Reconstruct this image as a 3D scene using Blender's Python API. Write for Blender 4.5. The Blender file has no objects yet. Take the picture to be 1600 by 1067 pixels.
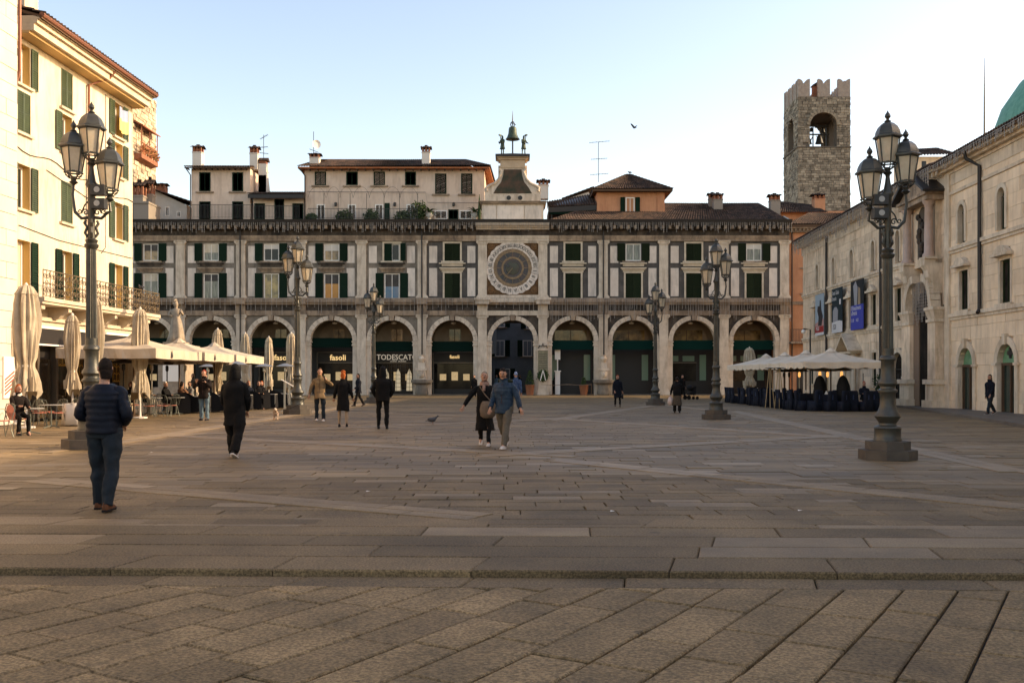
import bpy, math, random
from mathutils import Vector, Matrix, noise as mnoise
rnd = random.Random(11)
sin, cos, pi = math.sin, math.cos, math.pi
S = bpy.context.scene
COL = S.collection
EYE = 1.616
F = 1550.0
# ------------------------------------------------------------- camera, sky, sun, exposure
cam = bpy.data.objects.new('camera', bpy.data.cameras.new('camera'))
COL.objects.link(cam)
cam.location = (0, 0, EYE)
cam.rotation_euler = (math.radians(90), 0, 0)
cam.data.sensor_width = 36.0
cam.data.lens = 36.0 * F / 1600.0
cam.data.shift_y = 55.5 / 1600.0
cam.data.clip_start = 0.1
cam.data.clip_end = 3000
S.camera = cam
SUN_EL, SUN_AZ = math.radians(22.5), math.radians(83)      # azimuth measured from +y towards +x
W = bpy.data.worlds.new('World'); S.world = W; W.use_nodes = True
nt = W.node_tree
bg = nt.nodes['Background']
sky = nt.nodes.new('ShaderNodeTexSky'); sky.sky_type = 'NISHITA'; sky.sun_disc = False
sky.sun_elevation = SUN_EL; sky.sun_rotation = SUN_AZ
sky.altitude = 150; sky.air_density = 1.0; sky.dust_density = 1.5; sky.ozone_density = 1.5
hs = nt.nodes.new('ShaderNodeHueSaturation'); hs.inputs['Saturation'].default_value = 1.05; hs.inputs['Hue'].default_value = 0.507
tm = nt.nodes.new('ShaderNodeMix'); tm.data_type = 'RGBA'; tm.blend_type = 'MULTIPLY'; tm.inputs[0].default_value = 1.0
tm.inputs[7].default_value = (1.19, 0.968, 0.765, 1)
nt.links.new(sky.outputs[0], hs.inputs['Color']); nt.links.new(hs.outputs[0], tm.inputs[6])
nt.links.new(tm.outputs[2], bg.inputs['Color'])
bg.inputs['Strength'].default_value = 0.15
sl = bpy.data.lights.new('sun', 'SUN'); sl.energy = 2.5; sl.angle = math.radians(0.53); sl.color = (1.0, 0.76, 0.48)
so = bpy.data.objects.new('sun', sl); COL.objects.link(so)
sd = Vector((cos(SUN_EL) * sin(SUN_AZ), cos(SUN_EL) * cos(SUN_AZ), sin(SUN_EL)))
so.rotation_euler = sd.to_track_quat('Z', 'Y').to_euler(); so.location = (60, 20, 40)
S.view_settings.view_transform = 'Standard'; S.view_settings.look = 'None'
S.view_settings.gamma = 1.0; S.view_settings.exposure = 1.46
S.view_settings.use_curve_mapping = False
S.render.engine = 'CYCLES'
S.cycles.max_bounces = 6; S.cycles.diffuse_bounces = 4; S.cycles.glossy_bounces = 3
S.cycles.transmission_bounces = 4; S.cycles.transparent_max_bounces = 8
S.cycles.use_denoising = True
S.cycles.sample_clamp_indirect = 8

# ------------------------------------------------------------- materials
def lin(c):
    return tuple(((x / 255.0 + 0.055) / 1.055) ** 2.4 if x > 10 else x / 255.0 / 12.92 for x in c)
MATS = {}
def mat(name, c, c2=None, scale=2.0, rough=0.8, bump=0.0, bscale=30.0, metal=0.0, var=0.0, streak=None, streak_amt=0.5,
        emit=None, estr=0.0, attr=False, trans=0.0, grain_shade=0.0, stretch=(1, 1, 1), alpha=None, coord='pos', sheen=0.0, spec=None, gscale=90, gum=0.0):
    m = bpy.data.materials.new(name); m.use_nodes = True; MATS[name] = m
    n = m.node_tree.nodes; L = m.node_tree.links.new; b = n['Principled BSDF']
    b.inputs['Roughness'].default_value = rough; b.inputs['Metallic'].default_value = metal
    if spec is None and rough >= .6: spec = .2
    if spec is not None: b.inputs['Specular IOR Level'].default_value = spec
    if coord == 'pos':
        g = n.new('ShaderNodeNewGeometry'); src = g.outputs['Position']
    else:
        g = n.new('ShaderNodeTexCoord'); src = g.outputs['Object']
    def noise(sc, det=5, st=(1, 1, 1), rg=0.6):
        mp = n.new('ShaderNodeMapping'); mp.inputs['Scale'].default_value = st; L(src, mp.inputs['Vector'])
        t = n.new('ShaderNodeTexNoise'); t.inputs['Scale'].default_value = sc; t.inputs['Detail'].default_value = det
        t.inputs['Roughness'].default_value = rg
        L(mp.outputs[0], t.inputs['Vector']); return t.outputs[0]
    def ramp(s, lo, hi):
        r = n.new('ShaderNodeMapRange'); r.inputs[1].default_value = lo; r.inputs[2].default_value = hi
        L(s, r.inputs[0]); return r.outputs[0]
    def mix(f, a, bb, mode='MIX'):
        x = n.new('ShaderNodeMix'); x.data_type = 'RGBA'; x.blend_type = mode
        if hasattr(f, 'links'): L(f, x.inputs[0])
        else: x.inputs[0].default_value = f
        for k, v in ((6, a), (7, bb)):
            if hasattr(v, 'links'): L(v, x.inputs[k])
            else: x.inputs[k].default_value = (*v[:3], 1)
        return x.outputs[2]
    out = c
    if c2 is not None:
        out = mix(ramp(noise(scale, 6, stretch), 0.35, 0.65), c, c2)
    if grain_shade:  # dark specks: mineral grain plus painted shade of the tooled pits
        gr = ramp(noise(gscale, 3), 0.36, 0.62)
        out = mix(gr, out if c2 is not None else c, mix(grain_shade, out if c2 is not None else c, (0, 0, 0)), 'MIX')
    if gum:
        mp = n.new('ShaderNodeMapping'); mp.inputs['Scale'].default_value = (1, 1, .01); L(src, mp.inputs['Vector'])
        for vs, th, amt in ((2.3, .05, gum), (.9, .06, gum * .8)):
            vo = n.new('ShaderNodeTexVoronoi'); vo.inputs['Scale'].default_value = vs; L(mp.outputs[0], vo.inputs['Vector'])
            rr_ = n.new('ShaderNodeMapRange'); rr_.inputs[1].default_value = th; rr_.inputs[2].default_value = th * .6; rr_.inputs[4].default_value = amt; L(vo.outputs['Distance'], rr_.inputs[0]); out = mix(rr_.outputs[0], out, (.03, .024, .018))
        st_ = ramp(noise(.55, 8, (1, 1, 1), .7), .52, .70); mu2 = n.new('ShaderNodeMath'); mu2.operation = 'MULTIPLY'; mu2.inputs[1].default_value = gum * .7; L(st_, mu2.inputs[0]); out = mix(mu2.outputs[0], out, (.07, .052, .036))
    if streak is not None:
        s1 = ramp(noise(1.3, 8, (2.0, 2.0, 0.4), 0.72), 0.47, 0.66)
        mu = n.new('ShaderNodeMath'); mu.operation = 'MULTIPLY'; mu.inputs[1].default_value = streak_amt; L(s1, mu.inputs[0])
        out = mix(mu.outputs[0], out, streak)
    if var:
        if attr:
            a = n.new('ShaderNodeAttribute'); a.attribute_name = 'v'; rv = a.outputs['Fac']
        else:
            a = n.new('ShaderNodeObjectInfo'); rv = a.outputs['Random']
        r = n.new('ShaderNodeMapRange'); r.inputs[3].default_value = 1 - var; r.inputs[4].default_value = 1 + var
        L(rv, r.inputs[0])
        out = mix(1.0, out, r.outputs[0], 'MULTIPLY')
    if hasattr(out, 'links'): L(out, b.inputs['Base Color'])
    else: b.inputs['Base Color'].default_value = (*out[:3], 1)
    if bump:
        bp = n.new('ShaderNodeBump'); bp.inputs['Strength'].default_value = min(1.0, bump); bp.inputs['Distance'].default_value = 0.02 * max(1, bump)
        L(noise(bscale, 4), bp.inputs['Height']); L(bp.outputs[0], b.inputs['Normal'])
    if emit is not None:
        b.inputs['Emission Color'].default_value = (*emit[:3], 1); b.inputs['Emission Strength'].default_value = estr
    if trans: b.inputs['Transmission Weight'].default_value = trans
    if alpha is not None: b.inputs['Alpha'].default_value = alpha
    if sheen: b.inputs['Sheen Weight'].default_value = sheen
    return m

marble   = mat('marble', (.68, .57, .44), (.55, .45, .34), 1.3, .7, .25, 25, streak=(.20, .14, .095), streak_amt=.5)
marble2  = mat('white_marble_panel', (.74, .63, .52), (.63, .53, .43), 1.0, .6, .15, 20, var=.08, streak=(.27, .23, .19), streak_amt=.45)
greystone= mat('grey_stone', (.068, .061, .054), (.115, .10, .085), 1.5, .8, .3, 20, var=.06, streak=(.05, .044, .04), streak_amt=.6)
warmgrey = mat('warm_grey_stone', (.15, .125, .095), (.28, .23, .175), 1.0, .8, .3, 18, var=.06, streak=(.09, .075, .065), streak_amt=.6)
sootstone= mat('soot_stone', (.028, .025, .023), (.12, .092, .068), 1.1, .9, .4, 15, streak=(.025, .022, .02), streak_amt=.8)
cornice_m= mat('cornice_stone', (.42, .31, .21), (.20, .145, .10), .9, .8, .35, 15, streak=(.10, .08, .065), streak_amt=.7)
dk       = mat('dark_interior', (.03, .026, .024), rough=.7)
plasterb = mat('portico_plaster', (.30, .23, .16), (.24, .18, .12), 1.5, .8, .1)
shop_dk  = mat('dark_shopfront', (.018, .014, .012), rough=.45)
shop_br  = mat('bronze_trim', (.20, .16, .12), rough=.35, metal=.6)
glass_d  = mat('dark_window_glass', (.008, .008, .008), (.03, .025, .018), .8, .06, spec=.35)
glass_b  = mat('blue_window_glass', (.10, .19, .27), (.15, .25, .33), .6, .06)
glass_w  = mat('curtained_glass', (.30, .29, .22), (.07, .07, .06), 2.2, .12, stretch=(8, 1, .6))
glass_o  = mat('orange_blind_glass', (.55, .28, .08), (.48, .22, .06), 1.5, .12)
glass_y  = mat('yellow_room_glass', (.45, .32, .12), (.10, .08, .05), 1.6, .08)
glass_g  = mat('pale_green_panel', (.20, .30, .22), rough=.15)
glass_r  = mat('painted_reflection_pane', (.02, .02, .02), (.42, .27, .12), 1.1, .05)  # warm patches paint a mirrored facade into the pane colour
white_p  = mat('white_paint', (.85, .78, .68), rough=.5)
cream_p  = mat('cream_stone_frame', (.62, .52, .38), (.48, .39, .28), 2, .6, .1)
shut_dk  = mat('dark_green_shutter', (.010, .024, .013), rough=.7, var=.2, spec=.08)
shut_ol  = mat('olive_green_shutter', (.016, .023, .010), rough=.7, var=.25, spec=.08)
shut_lt  = mat('green_shutter', (.060, .080, .030), (.040, .056, .022), 4, .5, var=.12)
awn_g    = mat('green_awning', (.004, .014, .009), rough=.8, spec=.05)
awn_t    = mat('teal_awning', (.004, .024, .019), rough=.8, spec=.05)
iron     = mat('wrought_iron', (.035, .033, .03), rough=.5, metal=.3)
pipe_m   = mat('dark_downpipe', (.03, .025, .022), rough=.5, metal=.3)
pink_pl  = mat('pink_plaster', (.72, .56, .43), (.64, .49, .37), .7, .85, .15, 30, streak=(.34, .24, .18), streak_amt=.4)
orange_pl= mat('orange_plaster', (.56, .275, .145), (.48, .23, .12), .8, .85, .15, 30, streak=(.32, .13, .07), streak_amt=.4)
yellow_pl= mat('yellow_plaster', (.67, .585, .45), (.58, .49, .36), .5, .85, .12, 30, streak=(.40, .29, .16), streak_amt=.5)
white_pl = mat('white_plaster', (.68, .62, .54), (.60, .54, .46), .8, .85, .12, 30)
tile_m   = mat('clay_tile', (.095, .056, .038), (.028, .022, .019), 1.6, .85, .3, 18, var=.35, attr=True)
brick_m  = mat('chimney_brick', (.33, .14, .08), (.22, .09, .05), 5, .85, .3)
wood_m   = mat('eave_wood', (.10, .06, .035), rough=.8)
bulb_m   = mat('light_string', (.33, .29, .25), rough=.4)
wire_m   = mat('cable', (.05, .045, .04), rough=.6)
leaf_d   = mat('dark_leaf', (.03, .055, .018), (.05, .08, .025), 6, .6)
terra    = mat('terracotta_pot', (.30, .12, .06), rough=.8)
bronze   = mat('weathered_bronze', (.035, .045, .028), (.06, .085, .05), 5, .55, .3, metal=.3)
istria   = mat('istrian_stone', (.83, .65, .45), (.71, .54, .36), .8, .75, .2, 22, var=.09, streak=(.45, .33, .22), streak_amt=.5)
istria_f = mat('sooty_shaded_istrian_stone', (.78, .62, .44), (.60, .46, .32), .9, .8, .3, 22, var=.12, streak=(.30, .21, .135), streak_amt=.6)  # soot streaks, with a darker tone that also paints the shrine's deep shadows
opening_shade_m = mat('opening_shade_paint', (.012, .010, .008), (.03, .024, .018), 1.5, .8, spec=.05)  # matte near-black painted in for the shade inside windows and doorways
istria2  = mat('istrian_trim', (.72, .60, .45), (.56, .45, .32), 1.2, .7, .25, 20, streak=(.30, .22, .15), streak_amt=.6)
slab_m   = mat('paving_granite', (.275, .190, .095), (.17, .118, .060), .7, .65, .75, 60, var=.2, grain_shade=.62, spec=.22, gscale=52, gum=.6)
slab_s   = mat('paving_granite_far', (.235, .163, .082), (.13, .091, .048), .35, .55, .5, 40, var=.2, attr=True, stretch=(.35, 1, 1), spec=.22, gum=.6)
slab_l   = mat('light_granite', (.31, .22, .118), (.215, .15, .082), 1.2, .6, .6, 60, var=.12, grain_shade=.5, spec=.3, gscale=70)
setts_m  = mat('hammered_granite', (.42, .290, .145), (.25, .175, .088), 1.2, .65, 1.6, 42, var=.2, grain_shade=.58, spec=.2, gscale=46, gum=.6)
joint_m  = mat('dark_joint', (.030, .024, .019), rough=.9)

# ------------------------------------------------------------- mesh builder
class MB:
    def __init__(s): s.v = []; s.f = []; s.mi = []; s.m = 0; s.col = []
    def add(s, vs, fs, col=None):
        o = len(s.v); s.v += [tuple(p) for p in vs]
        for q in fs:
            s.f.append(tuple(i + o for i in q)); s.mi.append(s.m); s.col.append(col)
        return s
    def box(s, x0, x1, y0, y1, z0, z1, col=None):
        v = [(x, y, z) for z in (z0, z1) for y in (y0, y1) for x in (x0, x1)]
        return s.add(v, [(0, 2, 3, 1), (4, 5, 7, 6), (0, 1, 5, 4), (2, 6, 7, 3), (0, 4, 6, 2), (1, 3, 7, 5)], col)
    def bar(s, p, q, w, h=None, up=(0, 0, 1)):
        p, q = Vector(p), Vector(q); d = (q - p).normalized(); u = Vector(up)
        if abs(d.dot(u)) > .98: u = Vector((0, 1, 0))
        a = d.cross(u).normalized() * w / 2; b = a.cross(d).normalized() * (h or w) / 2
        v = [e + i * a + j * b for e in (p, q) for i, j in ((-1, -1), (1, -1), (1, 1), (-1, 1))]
        return s.add(v, [(0, 1, 2, 3), (7, 6, 5, 4), (0, 4, 5, 1), (1, 5, 6, 2), (2, 6, 7, 3), (3, 7, 4, 0)])
    def tube(s, pts, r, seg=6, cap=True, close=False):
        pts = [Vector(p) for p in pts]; n = len(pts)
        rr = r if isinstance(r, (list, tuple)) else [r] * n
        rings = []; prev = None
        for i in range(n):
            t = (pts[min(i + 1, n - 1)] - pts[max(i - 1, 0)])
            t = t.normalized() if t.length > 1e-9 else Vector((0, 0, 1))
            if prev is None:
                a = t.orthogonal().normalized()
            else:
                a = (prev - t * prev.dot(t)); a = a.normalized() if a.length > 1e-6 else t.orthogonal().normalized()
            prev = a; b = t.cross(a)
            q = rr[i]; qa, qb = q if isinstance(q, tuple) else (q, q)
            rings.append([pts[i] + a * cos(2 * pi * k / seg) * qa + b * sin(2 * pi * k / seg) * qb for k in range(seg)])
        return s.loft(rings, cap)
    def loft(s, rings, cap=True):
        k = len(rings[0]); v = [p for r in rings for p in r]; f = []
        for i in range(len(rings) - 1):
            for j in range(k):
                f.append((i * k + j, i * k + (j + 1) % k, (i + 1) * k + (j + 1) % k, (i + 1) * k + j))
        if cap: f += [tuple(range(k))[::-1], tuple(range((len(rings) - 1) * k, len(rings) * k))]
        return s.add(v, f)
    def lathe(s, prof, seg=16, c=(0, 0, 0), a0=0.0, sx=1.0, sy=1.0, cap=True):
        return s.loft([[Vector((c[0] + max(r, .0005) * cos(a0 + 2 * pi * k / seg) * sx, c[1] + max(r, .0005) * sin(a0 + 2 * pi * k / seg) * sy, c[2] + z)) for k in range(seg)] for r, z in prof], cap)
    def sph(s, c, rx, ry=None, rz=None, seg=12, n=8):
        ry = ry or rx; rz = rz or rx
        return s.lathe([(sin(pi * i / n), -cos(pi * i / n) * rz) for i in range(n + 1)], seg, c, sx=rx, sy=ry)
    def prism(s, poly, y0, y1):                       # poly in (x, z), extruded along y
        n = len(poly); v = [(x, y0, z) for x, z in poly] + [(x, y1, z) for x, z in poly]
        return s.add(v, [tuple(range(n)), tuple(range(2 * n - 1, n - 1, -1))] + [(i, i + n, (i + 1) % n + n, (i + 1) % n) for i in range(n)])
    def xprism(s, poly, x0, x1):                      # poly in (y, z), extruded along x
        n = len(poly); v = [(x0, y, z) for y, z in poly] + [(x1, y, z) for y, z in poly]
        return s.add(v, [tuple(range(n))[::-1], tuple(range(n, 2 * n))] + [(i, (i + 1) % n, (i + 1) % n + n, i + n) for i in range(n)])
    def zprism(s, poly, z0, z1):
        n = len(poly); v = [(x, y, z0) for x, y in poly] + [(x, y, z1) for x, y in poly]
        return s.add(v, [tuple(range(n))[::-1], tuple(range(n, 2 * n))] + [(i, (i + 1) % n, (i + 1) % n + n, i + n) for i in range(n)])
    def xf(s, M, start=0):
        for i in range(start, len(s.v)): s.v[i] = tuple(M @ Vector(s.v[i]))
        return s
    def mesh(s, name, mats, smooth=False, fix=True):
        me = bpy.data.meshes.new(name); me.from_pydata(s.v, [], s.f)
        for m in (mats if isinstance(mats, (list, tuple)) else [mats]): me.materials.append(m)
        if s.m or any(s.mi): me.polygons.foreach_set('material_index', s.mi)
        if any(c is not None for c in s.col):
            at = me.attributes.new('v', 'FLOAT', 'FACE')
            at.data.foreach_set('value', [.5 if c is None else c for c in s.col])
        if fix and len(s.f) < 60000:
            import bmesh
            bm = bmesh.new(); bm.from_mesh(me); bmesh.ops.recalc_face_normals(bm, faces=bm.faces); bm.to_mesh(me); bm.free()
        if smooth:
            me.polygons.foreach_set('use_smooth', [True] * len(me.polygons))
            if smooth != 'all':
                try: me.set_sharp_from_angle(angle=math.radians(40))
                except Exception: pass
        me.update(); return me

def ob(name, me, parent=None, loc=None, rot=None, **kw):
    o = bpy.data.objects.new(name, me); COL.objects.link(o)
    if parent is not None: o.parent = parent
    if loc is not None: o.location = loc
    if rot is not None: o.rotation_euler = rot if isinstance(rot, (tuple, list)) else (0, 0, rot)
    for k, v in kw.items():
        if v: o[k] = v
    return o
def part(name, b, m, parent=None, loc=None, rot=None, smooth=False, **kw):
    return ob(name, b.mesh(name, m, smooth), parent, loc, rot, **kw)
def thing(name, label, cat, loc=(0, 0, 0), rz=0.0, group=None):
    return ob(name, None, None, loc, rz, label=label, category=cat, group=group)
def single(name, b, m, label, cat, loc=None, rot=None, smooth=False, group=None):
    return part(name, b, m, None, loc, rot, smooth, label=label, category=cat, group=group)
def tree_copy(o, parent=None, loc=None, rz=None, label=None, group=None):
    c = o.copy(); COL.objects.link(c)
    if parent is not None: c.parent = parent
    for ch in o.children: tree_copy(ch, c)
    if loc is not None: c.location = loc
    if rz is not None: c.rotation_euler = (0, 0, rz)
    if label: c['label'] = label
    if group: c['group'] = group
    return c
def P(px, py, D): return ((px - 800) * D / F, D, EYE + (589 - py) * D / F)
def G(py): return F * EYE / (py - 589)                 # distance of a ground point seen in row py
def G2(px, py): D = G(py); return ((px - 800) * D / F, D, 0.0)
KM = {}
def cached(key, fn):
    if key not in KM: KM[key] = fn()
    return KM[key]
def text_mesh(body, size, m, depth=.01, bold=0.0, align='CENTER', xs=1.0):
    cu = bpy.data.curves.new('lettering', 'FONT'); cu.body = body; cu.size = size; cu.extrude = depth / 2; cu.offset = bold
    cu.align_x = align; cu.align_y = 'CENTER'; cu.resolution_u = 2
    o = bpy.data.objects.new('lettering', cu); COL.objects.link(o)
    dg = bpy.context.evaluated_depsgraph_get(); me = bpy.data.meshes.new_from_object(o.evaluated_get(dg))
    bpy.data.objects.remove(o); me.transform(Matrix.Diagonal((xs, 1, 1, 1))); me.materials.clear(); me.materials.append(m); return me
UP = (pi / 2, 0, 0)

# ------------------------------------------------------------- ground
def kerb_y(x): return 8.30 - 0.027 * x                      # line of the kerb face
b = MB(); b.add([(-400, -60, -.115), (400, -60, -.115), (400, 1500, -.115), (-400, 1500, -.115)], [(0, 1, 2, 3)])
part('ground', b, joint_m, kind='structure')
b = MB(); b.add([(-17.3, kerb_y(-17.3) + .05, -.035), (23.4, kerb_y(22) + .05, -.035), (23.4, 118, -.035), (-60, 118, -.035), (-60, 40, -.035), (-17.3, 40, -.035)], [(0, 1, 2, 3, 4, 5)])
piazza = part('piazza_pavement', b, joint_m, kind='structure')

def clip_half(poly, n, d):
    out = []
    for i in range(len(poly)):
        a, c = poly[i], poly[(i + 1) % len(poly)]
        da = a[0] * n[0] + a[1] * n[1] - d; dc = c[0] * n[0] + c[1] * n[1] - d
        if da >= 0: out.append(a)
        if (da > 0) != (dc > 0) and abs(da - dc) > 1e-9:
            t = da / (da - dc); out.append((a[0] + (c[0] - a[0]) * t, a[1] + (c[1] - a[1]) * t))
    return out
def shrink(poly, g):
    cx = sum(p[0] for p in poly) / len(poly); cy = sum(p[1] for p in poly) / len(poly)
    r = []; n = len(poly)
    for i, (x, y) in enumerate(poly):
        ox = oy = 0
        for j in (i - 1, (i + 1) % n):
            dx, dy = poly[j][0] - x, poly[j][1] - y; d = math.hypot(dx, dy) or 1; ox += dx / d * min(g, d * .4); oy += dy / d * min(g, d * .4)
        r.append((x + ox, y + oy))
    return r
def area(p): return abs(sum(p[i][0] * p[(i + 1) % len(p)][1] - p[(i + 1) % len(p)][0] * p[i][1] for i in range(len(p)))) / 2
def slab_mb(b, poly, z0, z1, ch=.006, col=None):
    n = len(poly); top = shrink(poly, ch)
    tl = [(rnd.uniform(-.0015, .0015)) for _ in range(n)]
    v = [(x, y, z0) for x, y in poly] + [(x, y, z1 - ch) for x, y in poly] + [(x, y, z1 + t) for (x, y), t in zip(top, tl)]
    f = []
    for i in range(n):
        j = (i + 1) % n
        f += [(i, j, j + n, i + n), (i + n, j + n, j + 2 * n, i + 2 * n)]
    f.append(tuple(range(2 * n, 3 * n)))
    b.add(v, f, col)

# rows of slabs: generator of polygons in local (s along the row, t across rows)
def rows(s0, s1, t0, t1, wl, ll, jit=.0):
    t = t0
    while t < t1:
        w = rnd.uniform(*wl); s = s0 - rnd.uniform(0, ll[1])
        while s < s1:
            l = rnd.uniform(*ll); k = rnd.uniform(-jit, jit)
            yield [(s, t), (s + l, t), (s + l + k, t + w), (s + k, t + w)]
            s += l
        t += w
def xy(poly, ang, ox=0, oy=0):
    c, sn = cos(ang), sin(ang)
    return [(ox + x * c - y * sn, oy + x * sn + y * c) for x, y in poly]

# near street: hammered slabs in rows that run away to the right
street = part('street_pavement', MB().add([(-16, -6, -.087), (16, -6, -.087), (16, kerb_y(16) - .2, -.087), (-16, kerb_y(-16) - .2, -.087)], [(0, 1, 2, 3)]), joint_m, kind='structure')
ang = math.radians(90 - 31)
cands = []
for p in rows(-12, 22, -16, 16, (.34, .42), (.62, 1.15)):
    q = xy(p, ang, 0, 3)
    q = clip_half(q, (-.027, -1), -(8.30 - .42))           # keep in front of the kerb line
    if len(q) < 3 or area(q) < .02: continue
    cx = sum(a[0] for a in q) / len(q); cy = sum(a[1] for a in q) / len(q)
    if cy > 3.2 and abs(cx) < cy * .62 + 1.5: cands.append((cy, q))
cands.sort(key=lambda a: -a[0])
for i, (cy, q) in enumerate(cands[:290]):
    bb = MB(); slab_mb(bb, shrink(q, .0095), -.14, -.052 + rnd.uniform(-.005, .005), .010); part('paving_slab', bb, setts_m, street)
bb = MB()
for cy, q in cands[290:]: slab_mb(bb, shrink(q, .0095), -.14, -.052, .01, rnd.random())
for p in rows(-14, 14, -5, 3.3, (.38, .38), (.8, 1.1)):
    slab_mb(bb, shrink(p, .009), -.14, -.052, .01, rnd.random())
part('street_paving', bb, setts_m, street, kind='stuff')
# gutter course then the kerb stones
kp = lambda x, o: (x, kerb_y(x) + o)
def course(name, parent, o0, o1, z0, z1, ll, m, xr=(-9, 9), g=.006, skew=.0):
    x = xr[0] + rnd.uniform(-.5, 0); k = 0
    while x < xr[1]:
        l = rnd.uniform(*ll); k2 = rnd.uniform(-skew, skew) + skew * 1.5
        q = [kp(x, o0), kp(x + l, o0), kp(x + l + k2, o1), kp(x + k, o1)]; k = k2
        bb = MB(); slab_mb(bb, shrink(q, g), z0, z1 + rnd.uniform(-.003, .003), .012); part(name, bb, slab_l if name == 'paving_slab' and rnd.random() < .4 else m, parent); x += l
course('gutter_slab', street, -.43, -.02, -.14, -.054, (1.2, 1.9), slab_m, (-7, 7), skew=.06)
course('kerb_stone', piazza, .0, .62, -.14, .0, (1.2, 1.7), slab_m, (-7.5, 7.5), .005, .08)
course('paving_slab', piazza, .63, 1.20, -.14, .0, (1.6, 3.2), slab_m, (-8, 8), .005, .06)
course('paving_slab', piazza, 1.21, 1.80, -.14, .0, (1.3, 2.4), slab_m, (-8.5, 8.5), .005, .06)
course('paving_slab', piazza, 1.81, 2.40, -.14, .0, (1.3, 2.6), slab_m, (-8.5, 8.5), .005, .06)
course('paving_slab', piazza, 2.41, 3.05, -.14, .0, (1.1, 2.2), slab_m, (-9, 9), .005, .1)
# light bands crossing the field
BANDS = [((-6.6, 15.1), (-1.1, 11.9)), ((.9, 19.3), (6.6, 12.1)), ((.2, 21.0), (8.6, 27.0)), ((8.6, 27.0), (1.8, 38.2)), ((8.6, 17.0), (10.4, 46)),
         ((-9.6, 27.5), (.2, 21.0)), ((-9.6, 27.5), (1.8, 38.2)), ((1.8, 38.2), (8.3, 57)), ((1.8, 38.2), (-8.9, 47)), ((-9.8, 22), (-9.0, 62)), ((-8.9, 61), (8.3, 57)), ((8.2, 60), (10, 47))]
def band_d(x, y):
    best = 9
    for (ax, ay), (bx, by) in BANDS:
        dx, dy = bx - ax, by - ay; L2 = dx * dx + dy * dy; t = max(0, min(1, ((x - ax) * dx + (y - ay) * dy) / L2))
        best = min(best, math.hypot(x - ax - dx * t, y - ay - dy * t))
    return best
slabs = []
for (ax, ay), (bx, by) in BANDS:
    L = math.hypot(bx - ax, by - ay); a = math.atan2(by - ay, bx - ax)
    for p in rows(0, L, -.32, .30, (.31, .31), (.9, 1.7), .05): slabs.append((xy(p, a, ax, ay), 1))
for reg, (yo, y1, an) in enumerate([(10.9, 100, 0)]):
    for p in rows(-62, 40, 0, y1 - yo, (.30, .46), (.5, 1.25), .012):
        q = [(x, y + yo + .06 * sin(x * .35) - .027 * x * max(0, 1 - y / 6)) for x, y in p]
        cx = (q[0][0] + q[2][0]) / 2; cy = (q[0][1] + q[2][1]) / 2
        if abs(cx) > cy * .56 + 2 or cx > 22.6 or (cx < -17.2 and cy < 46) or cy > 94 or cy < 10.8: continue
        slabs.append((q, 2 if band_d(cx, cy) < 1.1 else 0))
slabs = [(q, k) for q, k in slabs if sum(a[1] for a in q) / len(q) > 10.9]
slabs.sort(key=lambda a: sum(p[1] for p in a[0]) / len(a[0]) + .35 * abs(a[0][0][0]))
for q, k in slabs[:270]:
    bb = MB(); lt = k == 1 or rnd.random() < .07
    slab_mb(bb, shrink(q, .0065), -.1, (0, .007, -.006)[k] + rnd.uniform(-.003, .003), .007); part('paving_slab', bb, slab_l if lt else slab_m, piazza)
bb = MB()
for q, k in slabs[270:]:
    bb.m = 1 if (k == 1 or rnd.random() < .03) else 0
    g = shrink(q, .0085); z = (0, .006, -.006)[k] + rnd.uniform(-.003, .003); n = len(g); cv = rnd.random()
    bb.add([(x, y, -.05) for x, y in g] + [(x, y, z) for x, y in g], [(i, (i + 1) % n, (i + 1) % n + n, i + n) for i in range(n)] + [tuple(range(n, 2 * n))], cv)
slab_l2 = mat('light_granite_far', (.255, .182, .10), (.19, .137, .078), .8, .55, .4, 40, var=.10, attr=True)
o = ob('field_paving', bb.mesh('field_paving', [slab_s, slab_l2], fix=False), piazza, kind='stuff')
# ------------------------------------------------------------- arcaded palace and clock tower
D0 = 89.5; SC = F / D0; BAYW = 94.3 / SC; XC0 = (801 - 800) / SC
def z_(py): return EYE + (589 - py) / SC
def bay_x(i): return XC0 + (i - 6) * BAYW            # bay 6 holds the clock
H = BAYW / 2
YF = D0
def shutter_mesh(w, h, m, n=12):
    def f():
        b = MB(); t = .045
        b.box(0, t, 0, .035, 0, h).box(w - t, w, 0, .035, 0, h).box(t, w - t, .001, .034, 0, t).box(t, w - t, .001, .034, h - t, h).box(t, w - t, .001, .034, h * .48, h * .48 + t)
        k = max(6, int(h / .085))
        for i in range(k):
            z = t + (h - 2 * t) * (i + .5) / k; d = (h - 2 * t) / k
            b.add([(t, -.004, z - d * .42), (w - t, -.004, z - d * .42), (w - t, .028, z + d * .30), (t, .028, z + d * .30)], [(0, 1, 2, 3)])
        b.add([(t, .03, t), (w - t, .03, t), (w - t, .03, h - t), (t, .03, h - t)], [(0, 1, 2, 3)])
        return b.mesh('shutter', m)
    return cached(('shut', round(w, 2), round(h, 2), m.name), f)
def box_mesh(key, dims, m, name='block'):
    return cached((key, dims, m.name), lambda: MB().box(*dims).mesh(name, m))
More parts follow.
